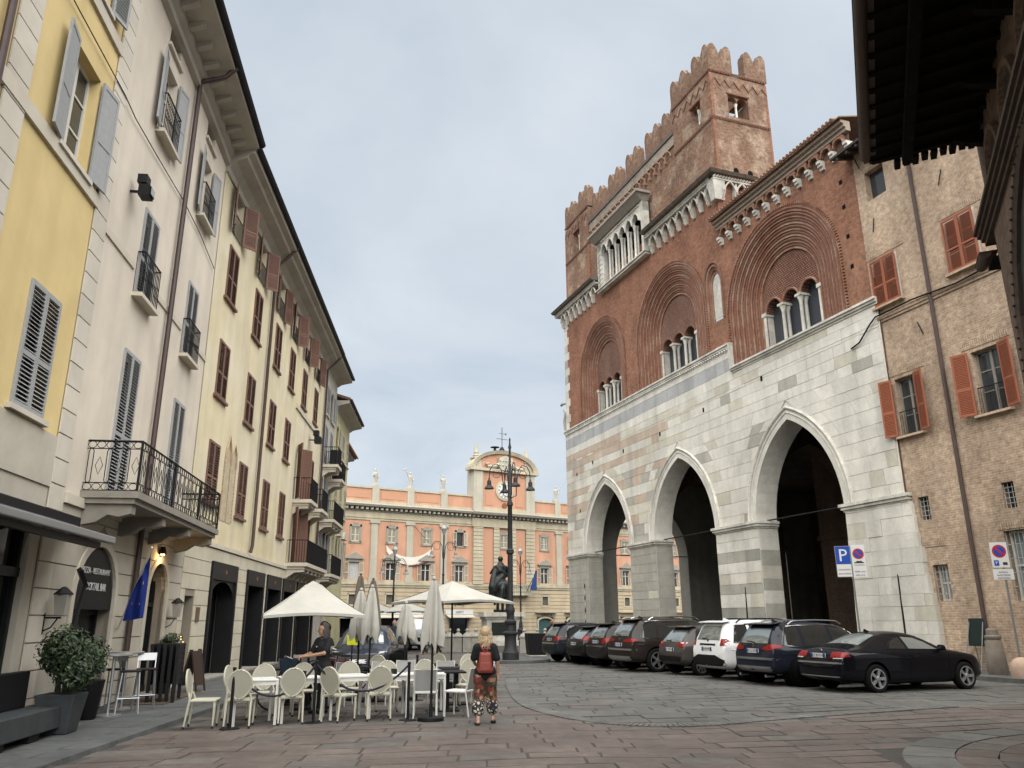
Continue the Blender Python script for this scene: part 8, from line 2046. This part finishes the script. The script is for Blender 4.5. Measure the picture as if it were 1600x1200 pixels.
# the plates face the camera side of the street
def sign_face(parent, cx, cz, kind, rz, y=-.03):
    h = bpy.data.objects.new(kind, None)
    return None
def disc(parent, x, z, r, m, y, name, n=24):
    d = MB(); d.add([(x + r * cos(2 * pi * i / n), y, z + r * sin(2 * pi * i / n)) for i in range(n)], [tuple(range(n))]); return d.build(name, m, parent)
s1 = thing('parking_sign', 'blue parking sign paired with no parking plate behind the black coupe', 'sign', go(30.85, -2.5, .11), 0); s1.rotation_euler = (0, 0, R(-16))
m_ = MB(); m_.tube([(0, .04, 0), (0, .04, 4.15)], .03, 8); m_.build('pole', galv, s1, True)
m_ = MB(); m_.box(-.52, .02, -.012, .012, 3.05, 4.15); pa = m_.build('plate', galv, s1)
m_ = MB(); m_.box(-.50, -.02, -.017, -.013, 3.52, 4.13); bl = m_.build('blue_panel', sgb, pa); text_mesh('P', .62, 'letter', sgw, bl, (-.26, -.02, 3.80), (R(90), 0, 0), .001)
m_ = MB(); m_.box(-.50, -.02, -.017, -.013, 3.07, 3.50); wp = m_.build('white_panel', sgw, pa); text_mesh('consentita', .10, 'print', sgk, wp, (-.26, -.02, 3.32), (R(90), 0, 0), .001); text_mesh('autorizzati', .10, 'print', sgk, wp, (-.26, -.02, 3.18), (R(90), 0, 0), .001)
m_ = MB(); m_.box(.04, .48, -.012, .012, 3.05, 4.18); pb = m_.build('plate', sgw, s1)
disc(pb, .26, 3.86, .19, sgr, -.016, 'red_ring'); disc(pb, .26, 3.86, .145, sgb, -.019, 'blue_disc'); m_ = MB(); c_ = .1; m_.add([(.26 - c_ - .02, -.022, 3.86 + c_ - .02), (.26 - c_ + .02, -.022, 3.86 + c_ + .02), (.26 + c_ + .02, -.022, 3.86 - c_ + .02), (.26 + c_ - .02, -.022, 3.86 - c_ - .02)], [(0, 1, 2, 3)]); m_.build('red_bar', sgr, pb)
text_mesh('rimozione', .085, 'print', sgk, pb, (.26, -.016, 3.47), (R(90), 0, 0), .001); text_mesh('dalle ore', .1, 'print', sgk, pb, (.26, -.016, 3.24), (R(90), 0, 0), .001); text_mesh('alle ore', .1, 'print', sgk, pb, (.26, -.016, 3.12), (R(90), 0, 0), .001); m_ = MB(); m_.box(.10, .42, -.017, -.013, 3.53, 3.57); m_.box(.17, .36, -.017, -.013, 3.57, 3.61); m_.build('tow_pictogram', sgk, pb)
s2 = thing('no_parking_sign', 'white no parking sign on a grey pole beside the stone bollard', 'sign', go(36.55, -2.1, .11), R(-14))
m_ = MB(); m_.tube([(0, .04, 0), (0, .04, 3.75)], .03, 8); m_.build('pole', galv, s2, True)
m_ = MB(); m_.box(-.30, .16, -.012, .012, 3.05, 3.78); pb = m_.build('plate', sgw, s2); disc(pb, -.07, 3.52, .19, sgr, -.016, 'red_ring'); disc(pb, -.07, 3.52, .145, sgb, -.019, 'blue_disc'); m_ = MB(); m_.add([(-.19, -.022, 3.60), (-.15, -.022, 3.64), (.05, -.022, 3.44), (.01, -.022, 3.40)], [(0, 1, 2, 3)]); m_.build('red_bar', sgr, pb)
m_ = MB(); m_.box(-.25, -.12, -.017, -.013, 3.10, 3.26); q_ = m_.build('blue_panel', sgb, pb); text_mesh('P', .12, 'letter', sgw, q_, (-.185, -.02, 3.18), (R(90), 0, 0), .001); m_ = MB(); m_.box(-.02, .10, -.017, -.013, 3.12, 3.2); m_.build('pictogram', sgk, pb)
m_ = MB(); m_.box(-.32, .22, -.012, .012, 2.70, 3.0); p3_ = m_.build('plate', sgw, s2)
for k in range(3): text_mesh(('escluso', 'autorizzati', 'ingombro'), .1, 'print', sgk, p3_, (-.05, -.016, 2.92 - k * .085), (R(90), 0, 0), .001) if False else text_mesh(('escluso', 'autorizzati', 'permesso')[k], .085, 'print', sgk, p3_, (-.05, -.016, 2.92 - k * .085), (R(90), 0, 0), .001)
b1 = thing('old_stone_bollard', 'weathered round stone bollard with ring top near the brick house', 'bollard', go(35.55, -1.85, .11)); m_ = MB(); m_.lathe([(.27, 0), (.27, .05), (.29, .1), (.235, .95), (.20, 1.0), (.23, 1.04), (.23, 1.1), (.17, 1.13), (.16, 1.28), (.10, 1.33)], 18); m_.build('shaft', mat('worn_stone', (.22, .185, .15), .9, .3, 3, .5, 30, tint=(.10, .09, .08)), b1, True)
b2 = thing('round_bollard', 'pale pink round topped stone bollard at the right edge', 'bollard', go(36.85, -2.45, .11)); m_ = MB(); m_.lathe([(.30, 0), (.31, .05), (.31, .28), (.28, .40), (.2, .50), (.1, .55), (0, .565)], 22); m_.build('body', mat('pink_stone', (.44, .315, .235), .8, .1, 4, .2, 50), b2, True)
a2 = thing('menu_stand', 'black framed menu board leaning on the brick house wall', 'sign', go(33.75, -.45, .11), GOR)
m_ = MB(); m_.hexa([(-.3, -.05, .75), (.3, -.05, .75), (.3, .0, .75), (-.3, .0, .75), (-.3, .12, 1.62), (.3, .12, 1.62), (.3, .17, 1.62), (-.3, .17, 1.62)]); m_.build('board', mat('dark_green_board', (.012, .022, .02), .4, .1), a2, bevel=.02)
for s in (-1, 1): m_ = MB(); m_.tube([(s * .26, .1, 1.5), (s * .3, -.35, 0)], .018, 6); m_.tube([(s * .26, .1, 1.5), (s * .3, .35, 0)], .014, 6); m_.build('leg', galv, a2)
# conduits on the marble
for x, y, zt, lb in ((30.55, -.2, 3.2, 'thin dark conduit pole against the white right pier'), (21.0, -.12, 3.1, 'thin dark conduit pole against the striped marble pier')):
    m_ = MB(); m_.tube([(0, 0, 0), (-.05, .12, zt)], .035, 6); tag(m_.build('conduit', blackf, None, True, loc=go(x, y, .11), rot=(0, 0, GOR)), lb, 'pipe', 'conduits on the palace piers')

# ---------------------------------------------------------------- bicycles
def bicycle(loc, rz, label, fm):
    t = thing('bicycle', label, 'bicycle', loc, rz, 'bicycles by the shopfronts')
    for x in (-.52, .52):
        m_ = MB(); m_.tube([(x + .32 * cos(2 * pi * i / 22), 0, .34 + .32 * sin(2 * pi * i / 22)) for i in range(22)], .018, 5, closed=True); w_ = m_.build('wheel', tyre_m, t, True)
        m_ = MB()
        for k in range(8): a = pi * k / 8; m_.tube([(x + .31 * cos(a), 0, .34 + .31 * sin(a)), (x - .31 * cos(a), 0, .34 - .31 * sin(a))], .003, 3)
        m_.build('spokes', rim_m, w_)
    m_ = MB(); m_.tube([(-.52, 0, .34), (-.1, 0, .30), (.36, 0, .78), (.40, 0, .9)], .017, 6); m_.tube([(-.1, 0, .30), (-.2, 0, .82)], .016, 6); m_.tube([(-.52, 0, .34), (-.18, 0, .72), (.37, 0, .76)], .014, 6); m_.tube([(.52, 0, .34), (.38, 0, .85), (.36, 0, 1.0)], .015, 6); m_.build('frame', fm, t, True)
    m_ = MB(); m_.tube([(.22, -.28, 1.0), (.32, -.24, 1.04), (.36, 0, 1.02), (.32, .24, 1.04), (.22, .28, 1.0)], .012, 6); m_.build('handlebar', rim_m, t, True)
    m_ = MB(); m_.hexa([(-.34, -.08, .84), (-.06, -.03, .84), (-.06, .03, .84), (-.34, .08, .84), (-.34, -.09, .89), (-.06, -.03, .89), (-.06, .03, .89), (-.34, .09, .89)]); m_.build('saddle', rubber, t, bevel=.02)
    return t
bicycle((-4.35, 17.25, .014), R(200), 'dark bicycle held by the waitress', blackf)
bicycle((-4.55, 21.8, .014), R(165), 'red bicycle leaning near the steel blue car', mat('red_bike_paint', (.22, .01, .015), .35, .05)); bicycle((-4.9, 22.6, .014), R(150), 'black bicycle behind the red one', blackf); bicycle((-5.15, 23.6, .014), R(160), 'silver bicycle farthest down the shopfronts', rim_m)
bs = thing('basket_bag', 'dark blue bag hanging on the bicycle held by the waitress', 'bag', (-4.55, 17.1, .7)); m_ = MB(); m_.hexa([(-.15, -.12, 0), (.15, -.12, 0), (.15, .12, 0), (-.15, .12, 0), (-.2, -.16, .32), (.2, -.16, .32), (.2, .16, .32), (-.2, .16, .32)]); m_.build('bag', mat('navy_bag', (.012, .022, .038), .7, .1), bs, bevel=.03)
yb = thing('yellow_notice', 'small bright yellow notice near the bicycles', 'notice', (-4.35, 22.5, .0)); m_ = MB(); m_.tube([(0, 0, 0), (0, 0, 1.15)], .02, 6); m_.build('post', blackf, yb); m_ = MB(); m_.box(-.14, .14, -.015, .015, 1.12, 1.38); m_.build('card', mat('lime_card', (.62, .66, .03), .6), yb)
# ---------------------------------------------------------------- people
skin = mat('skin', (.46, .285, .205), .55, .06, 12, .1, 80, spec=.35)
skin2 = mat('skin_tan', (.36, .205, .14), .55, .06, 12, .1, 80, spec=.35)
black_cloth = mat('black_cloth', (.012, .012, .014), .9, .15, 20, .3, 60)
def finger_set(w, d, up, side, scale=1.0, curl=.6):
    """palm and five fingers from wrist w; d = direction along the hand, up = back of the hand normal, side = thumb side"""
    w, d, up, side = Vector(w), Vector(d).normalized(), Vector(up).normalized(), Vector(side).normalized(); k = scale; P_ = []
    P_.append(([w, w + d * .045 * k + side * .012 * k, w + d * .085 * k + side * .014 * k], [.022 * k, .026 * k, .020 * k])); P_.append(([w + d * .03 * k - side * .012 * k, w + d * .085 * k - side * .016 * k], [.020 * k, .019 * k]))
    for i, (s, ln) in enumerate(((.030, .068), (.011, .078), (-.008, .072), (-.026, .056))):
        b = w + d * .088 * k + side * s * k; c1, c2 = curl * .9, curl * 1.8; m1 = b + (d * cos(c1) - up * sin(c1)) * ln * .45 * k; m2 = m1 + (d * cos(c2) - up * sin(c2)) * ln * .55 * k
        P_.append(([b, m1, m2], [.0105 * k, .0095 * k, .008 * k]))
    b = w + d * .03 * k + side * .028 * k; m1 = b + (d * .6 + side * .8 - up * .2).normalized() * .035 * k; m2 = m1 + (d * .9 + side * .25 - up * .35).normalized() * .032 * k
    P_.append(([b, m1, m2], [.013 * k, .011 * k, .009 * k])); return P_
def head_parts(c, f, k=1.0):
    c, f = Vector(c), Vector(f).normalized(); s = Vector((f.y, -f.x, 0)); u_ = Vector((0, 0, 1))
    return [([c + u_ * .03 * k - f * .02 * k, c + u_ * .03 * k + f * .02 * k], [.088 * k, .084 * k]), ([c - u_ * .03 * k + f * .025 * k, c - u_ * .075 * k + f * .045 * k], [.070 * k, .045 * k]), ([c + u_ * .005 * k + f * .095 * k, c - u_ * .022 * k + f * .112 * k], [.010 * k, .015 * k]),
            ([c - u_ * .005 * k + s * .085 * k - f * .005 * k, c + u_ * .02 * k + s * .088 * k - f * .01 * k], [.012 * k, .014 * k]), ([c - u_ * .005 * k - s * .085 * k - f * .005 * k, c + u_ * .02 * k - s * .088 * k - f * .01 * k], [.012 * k, .014 * k]), ([c - u_ * .055 * k + f * .082 * k, c - u_ * .056 * k + f * .084 * k], [.016 * k, .016 * k])]
def face(parent, c, f, k=1.0):
    c, f = Vector(c), Vector(f).normalized(); s = Vector((f.y, -f.x, 0)); u_ = Vector((0, 0, 1))
    for sg in (-1, 1):
        p = c + u_ * .012 * k + f * .094 * k + s * sg * .032 * k; m_ = MB(); m_.lathe([(0, -.006), (.009, 0), (0, .006)], 8, p); m_.build('eye', mat('eye_dark', (.02, .015, .012), .3), parent)
        m_ = MB(); q = p + u_ * .018 * k; m_.tube([q - s * .014 * k, q + f * .004, q + s * .014 * k], .0035 * k, 5); m_.build('eyebrow', mat('brow_dark', (.03, .02, .015), .9), parent)
    m_ = MB(); q = c - u_ * .05 * k + f * .098 * k; m_.tube([q - s * .022 * k - f * .006, q, q + s * .022 * k - f * .006], [.004, .0065, .004], 6); m_.build('mouth', mat('lips', (.30, .10, .08), .5), parent)
def strands(mb, base, n, ln, seed, r0=.012, wave=.02, spread=.02, fdir=None, back=None):
    r_ = random.Random(seed)
    for i in range(n):
        a = r_.uniform(0, 2 * pi)
# --- woman with backpack, seen from behind, mid-stride
wo = thing('person', 'woman from behind in black tee and patterned cropped trousers with red backpack', 'person', (-.50, 14.86, .014), R(2)); wo.scale = (.985, .985, .985)
LK, LA = (-.105, .05, .45), (-.12, -.08, .09); RK, RA = (.10, .10, .46), (.135, .12, .12)
bodyp = [([(0, 0, .86), (0, .0, 1.0), (0, .015, 1.18), (0, .01, 1.30)], [.135, .115, .125, .10]), ([(-.13, .005, 1.29), (.13, .005, 1.29)], [.065, .065]), ([(0, .01, 1.30), (0, .025, 1.42)], [.055, .05]),
    ([(-.085, 0, .84), LK, LA], [.095, .058, .036]), ([(.085, 0, .84), RK, RA], [.095, .058, .036]),
    ([LA, (-.12, -.09, .04), (-.135, .06, .032), (-.14, .11, .028)], [.036, .034, .034, .024]), ([RA, (.14, .10, .075), (.15, .19, .032), (.155, .24, .028)], [.036, .034, .032, .022]),
    ([(.165, .0, 1.28), (.222, -.02, 1.05), (.225, .055, .84)], [.052, .038, .026]), ([(-.165, .0, 1.28), (-.215, .05, 1.06), (-.175, .22, .98)], [.052, .038, .026])] + head_parts((0, .045, 1.49), (.1, 1, 0)) + \
    finger_set((.225, .058, .835), (0, .15, -1), (1, .2, 0), (0, 1, .15), 1.0, .5) + finger_set((-.175, .225, .98), (.3, .9, .1), (0, 0, 1), (.9, -.3, 0), 1.0, .9)
bd = blob(bodyp, 'body', skin, wo, .0085, 2)
tee = [([(0, -.005, .86), (0, -.005, 1.0), (0, .01, 1.18), (0, .005, 1.31)], [.158, .138, .142, .098]), ([(-.14, .0, 1.285), (.14, .0, 1.285)], [.078, .078]), ([(.15, .0, 1.28), (.205, -.015, 1.10)], [.076, .07]), ([(-.15, .0, 1.28), (-.203, .04, 1.11)], [.076, .07]), ([(-.07, -.005, .86), (.07, -.005, .86)], [.135, .135])]
blob(tee, 'tee_shirt', black_cloth, wo, .013, 2)
def print_mat():
    m, t, b = _nm('patterned_trousers'); n, l = t.nodes.new, t.links.new; tcn = n('ShaderNodeTexCoord'); b.inputs['Roughness'].default_value = .85
    sp = n('ShaderNodeSeparateXYZ'); l(tcn.outputs['Object'], sp.inputs[0])
    vo = n('ShaderNodeTexVoronoi'); vo.inputs['Scale'].default_value = 17; vo.feature = 'DISTANCE_TO_EDGE'; l(tcn.outputs['Object'], vo.inputs['Vector'])
    vc = n('ShaderNodeTexVoronoi'); vc.inputs['Scale'].default_value = 17; l(tcn.outputs['Object'], vc.inputs['Vector'])
    rp = n('ShaderNodeValToRGB'); cr = rp.color_ramp; cr.interpolation = 'CONSTANT'
    cr.elements[0].color = (.05, .03, .02, 1); cr.elements[1].position = .3; cr.elements[1].color = (.20, .025, .02, 1)
    for p, c in ((.5, (.16, .085, .04)), (.68, (.03, .025, .02)), (.86, (.28, .20, .13))): e = cr.elements.new(p); e.color = (*c, 1)
    sx = n('ShaderNodeSeparateColor'); l(vc.outputs['Color'], sx.inputs[0]); l(sx.outputs[0], rp.inputs[0])
    zl = n('ShaderNodeMapRange'); zl.inputs[1].default_value = .42; zl.inputs[2].default_value = .36; l(sp.outputs[2], zl.inputs[0])
    edge = n('ShaderNodeMath'); edge.operation = 'LESS_THAN'; l(vo.outputs[0], edge.inputs[0]); edge.inputs[1].default_value = .16
    lowc = n('ShaderNodeMix'); lowc.data_type = 'RGBA'; l(edge.outputs[0], lowc.inputs[0]); lowc.inputs[6].default_value = (.50, .45, .38, 1); lowc.inputs[7].default_value = (.012, .012, .014, 1)
    mx = n('ShaderNodeMix'); mx.data_type = 'RGBA'; l(zl.outputs[0], mx.inputs[0]); l(rp.outputs[0], mx.inputs[6]); l(lowc.outputs[2], mx.inputs[7]); l(mx.outputs[2], b.inputs['Base Color']); return m
tr = [([(-.02, -.005, .87), (-.09, 0, .80), (-.108, .045, .48), (-.125, -.03, .23)], [.12, .128, .105, .112]), ([(.02, -.005, .87), (.09, .005, .80), (.105, .085, .48), (.13, .11, .25)], [.12, .128, .105, .110])]
blob(tr, 'trousers', print_mat(), wo, .013, 2)
for s, a in ((-1, (-.135, -.115, .013)), (1, (.148, .12, .03))):
    m_ = MB(); m_.hexa([(a[0] - .045, a[1] - .04, a[2] - .013), (a[0] + .045, a[1] - .04, a[2] - .013), (a[0] + .05, a[1] + .22, 0 if s < 0 else .0), (a[0] - .05, a[1] + .22, 0), (a[0] - .045, a[1] - .04, a[2] + .02), (a[0] + .045, a[1] - .04, a[2] + .02), (a[0] + .05, a[1] + .22, .022), (a[0] - .05, a[1] + .22, .022)]); m_.build('sandal', blackf, wo, bevel=.008)
hr = [([(0, .015, 1.565), (0, -.03, 1.53)], [.098, .095])]
r_ = random.Random(6); hb = MB()
for i in range(240):
    a = r_.uniform(-pi * 1.12, .12 * pi); t0 = r_.uniform(0, .9); rx_, ry_ = .098, .100
    x0, y0, z0 = rx_ * cos(a) * math.sqrt(1 - t0 * t0 * .8), .02 + ry_ * sin(a) * math.sqrt(1 - t0 * t0 * .8), 1.53 + .085 * t0
    ln = r_.uniform(.20, .29); ph = r_.uniform(0, 6); P_ = []
    for k in range(6):
        f = k / 5; out = 1 + .22 * f + .12 * sin(f * 7 + ph); P_.append((x0 * out + .012 * sin(f * 9 + ph), .02 + (y0 - .02) * out + .010 * cos(f * 8 + ph), z0 - ln * f))
    hb.tube(P_, [.010, .013, .013, .012, .010, .004], 4)
blob(hr, 'hair_cap', mat('blonde_hair_base', (.34, .25, .15), .6, .25, 30), wo, .014, 2)
hb.build('hair', mat('blonde_hair', (.46, .36, .235), .5, .35, 25, spec=.4), wo, True)
bag = thing('backpack', 'rust red leather backpack worn by the woman in black', 'backpack', (-.50, 14.86, .014), R(2)); bag.scale = wo.scale
leather = mat('red_leather', (.21, .035, .022), .5, .15, 8, .3, 70, spec=.45)
m_ = MB(); m_.hexa([(-.135, -.27, .86), (.135, -.27, .86), (.13, -.15, .86), (-.13, -.15, .86), (-.10, -.255, 1.20), (.10, -.255, 1.20), (.10, -.14, 1.22), (-.10, -.14, 1.22)]); o = m_.build('body', leather, bag, bevel=.035)
m_ = MB(); m_.hexa([(-.10, -.282, .90), (.10, -.282, .90), (.10, -.26, .90), (-.10, -.26, .90), (-.095, -.277, 1.04), (.095, -.277, 1.04), (.095, -.255, 1.04), (-.095, -.255, 1.04)]); m_.build('pocket', leather, bag, bevel=.012)
m_ = MB(); m_.tube([(-.035, -.19, 1.21), (-.03, -.2, 1.27), (.03, -.2, 1.27), (.035, -.19, 1.21)], .009, 6); m_.build('handle', leather, bag)
for s in (-1, 1):
    m_ = MB(); m_.tube([(s * .02, -.175, 1.22), (s * .07, -.13, 1.30), (s * .10, -.03, 1.372), (s * .115, .07, 1.33), (s * .125, .13, 1.2), (s * .14, .06, 1.0), (s * .13, -.15, .9)], .013, 6); m_.build('strap', leather, bag, True)
# --- waitress
wa = thing('person', 'dark haired woman in black tee and trousers standing behind the rope', 'person', (-3.80, 16.72, .014), R(148))   # faces local +y
F_ = Vector((.75, .75, 0))
bp2 = [([(0, 0, .90), (0, .0, 1.06), (0, .01, 1.24), (0, 0, 1.36)], [.135, .115, .125, .10]), ([(-.135, 0, 1.35), (.135, 0, 1.35)], [.065, .065]), ([(0, .0, 1.36), (0, .015, 1.48)], [.056, .05]), ([(-.085, 0, .88), (-.10, .03, .48), (-.10, -.02, .09)], [.095, .058, .036]), ([(.085, 0, .88), (.10, .02, .48), (.10, -.02, .09)], [.095, .058, .036]),
    ([(-.10, -.02, .09), (-.105, -.02, .045), (-.11, .12, .035)], [.038, .04, .032]), ([(.10, -.02, .09), (.105, -.02, .045), (.115, .12, .035)], [.038, .04, .032]),
    ([(.165, 0, 1.34), (.255, .06, 1.12), (.27, .29, 1.06)], [.052, .040, .027]), ([(-.165, 0, 1.34), (-.18, .16, 1.12), (.08, .34, 1.07)], [.052, .040, .027])] + head_parts((0, .03, 1.56), F_) + finger_set((.27, .29, 1.06), (.1, .95, -.1), (0, .1, 1), (-.95, .1, 0), 1.0, 1.0) + finger_set((.08, .34, 1.07), (.8, .5, 0), (0, 0, 1), (-.5, .8, 0), 1.0, 1.0)
blob(bp2, 'body', skin2, wa, .0085, 2); face(wa, (0, .03, 1.56), F_)
blob([([(0, -.005, .90), (0, 0, 1.06), (0, .01, 1.24), (0, 0, 1.37)], [.155, .138, .143, .098]), ([(-.14, 0, 1.345), (.14, 0, 1.345)], [.078, .078]), ([(.155, 0, 1.34), (.232, .04, 1.17)], [.075, .068]), ([(-.155, 0, 1.34), (-.178, .11, 1.18)], [.075, .068])], 'tee_shirt', black_cloth, wa, .013, 2)
blob([([(-.03, 0, .92), (-.088, 0, .86), (-.10, .03, .48), (-.102, -.02, .12)], [.118, .118, .078, .06]), ([(.03, 0, .92), (.088, 0, .86), (.10, .02, .48), (.102, -.02, .12)], [.118, .118, .078, .06])], 'trousers', mat('black_trousers', (.014, .014, .017), .9, .1), wa, .013, 2)
for s in (-1, 1): blob([([(s * .105, -.05, .04), (s * .115, .16, .035)], [.048, .04])], 'shoe', blackf, wa, .014, 1)
hm = mat('dark_brown_hair', (.022, .014, .011), .45, .3, 25, spec=.5); hb = MB(); r_ = random.Random(9)
for i in range(200):
    a = r_.uniform(pi * 1.0, 2 * pi) - .78 if i % 3 else r_.uniform(pi * .90, 2.10 * pi) - .78; t0 = r_.uniform(0, .95); q = math.sqrt(1 - t0 * t0 * .85); x0, y0, z0 = .104 * cos(a) * q, .005 + .108 * sin(a) * q, 1.61 + .10 * t0; ln = r_.uniform(.20, .27); P_ = [(x0 * (1 + .10 * k / 4), .01 + (y0 - .01) * (1 + .08 * k / 4), z0 - ln * k / 4) for k in range(5)]
    hb.tube(P_, [.010, .012, .012, .010, .005], 4)
hb.build('hair', hm, wa, True); blob([([(.008, .01, 1.638), (-.022, -.022, 1.60)], [.097, .104])], 'hair_cap', hm, wa, .014, 2)
m_ = MB(); m_.lathe([(.0, -.02), (.022, 0), (.0, .02)], 6, (.05, .148, 1.24), sy=.2); m_.build('shirt_logo', mat('shirt_logo', (.4, .4, .4), .7), wa)
# --- distant people
def far_person(x, y, rz, h_, top, leg, hairc, label, seed, carry=None):
    t = thing('person', label, 'person', (x, y, 0), R(rz), 'people in the square'); k = h_ / 1.7; t.scale = (k,) * 3; r_ = random.Random(seed); st_ = .16
    blob([([(0, 0, .95), (0, 0, 1.2), (0, 0, 1.42)], [.14, .14, .12]), ([(-.15, 0, 1.38), (.15, 0, 1.38)], [.08, .08]), ([(0, 0, 1.42), (0, .02, 1.52)], [.06, .055]), ([(0, .02, 1.60), (0, .02, 1.64)], [.095, .09]), ([(-.09, 0, .92), (-.10, st_, .5), (-.10, st_ * .8, .06), (-.1, st_ * .8 + .14, .04)], [.105, .07, .05, .04]), ([(.09, 0, .92), (.10, -.02, .5), (.10, -st_, .08), (.1, -st_ + .13, .04)], [.105, .07, .05, .04]),
          ([(.18, 0, 1.36), (.24, -.02, 1.12), (.2, .16, .95)], [.06, .05, .04]), ([(-.18, 0, 1.36), (-.24, .02, 1.12), (-.22, .12, .92)], [.06, .05, .04])], 'body', skin2, t, .022, 2)
    blob([([(0, 0, .88), (0, 0, 1.2), (0, 0, 1.42)], [.165, .16, .13]), ([(-.15, 0, 1.38), (.15, 0, 1.38)], [.095, .095]), ([(.18, 0, 1.36), (.24, -.02, 1.12), (.2, .14, .97)], [.078, .066, .055]), ([(-.18, 0, 1.36), (-.24, .02, 1.12), (-.22, .11, .94)], [.078, .066, .055])], 'jacket', top, t, .025, 2)
    blob([([(-.09, 0, .92), (-.10, st_, .5), (-.10, st_ * .8, .1)], [.125, .09, .07]), ([(.09, 0, .92), (.10, -.02, .5), (.10, -st_, .12)], [.125, .09, .07])], 'trousers', leg, t, .025, 2)
    blob([([(0, -.01, 1.66), (0, -.03, 1.62)], [.1, .1])], 'hair', hairc, t, .025, 1)
    return t
navy = mat('navy_cloth', (.02, .03, .045), .9, .1); dkj = mat('dark_grey_cloth', (.03, .03, .034), .9, .1)
far_person(-4.95, 34.5, 185, 1.74, navy, dkj, hm, 'man in dark blue jacket walking beside the steel blue car', 1); far_person(-4.8, 45.0, 120, 1.72, black_cloth, dkj, hm, 'person in black walking in front of the white van', 2); far_person(-4.1, 45.5, 100, 1.6, dkj, black_cloth, hm, 'second person in dark clothes right of the white van', 3)
far_person(2.0, 43.5, 20, 1.66, black_cloth, black_cloth, mat('auburn_hair', (.16, .06, .03), .6, .2), 'auburn haired person in black behind the slate blue crossover', 4)
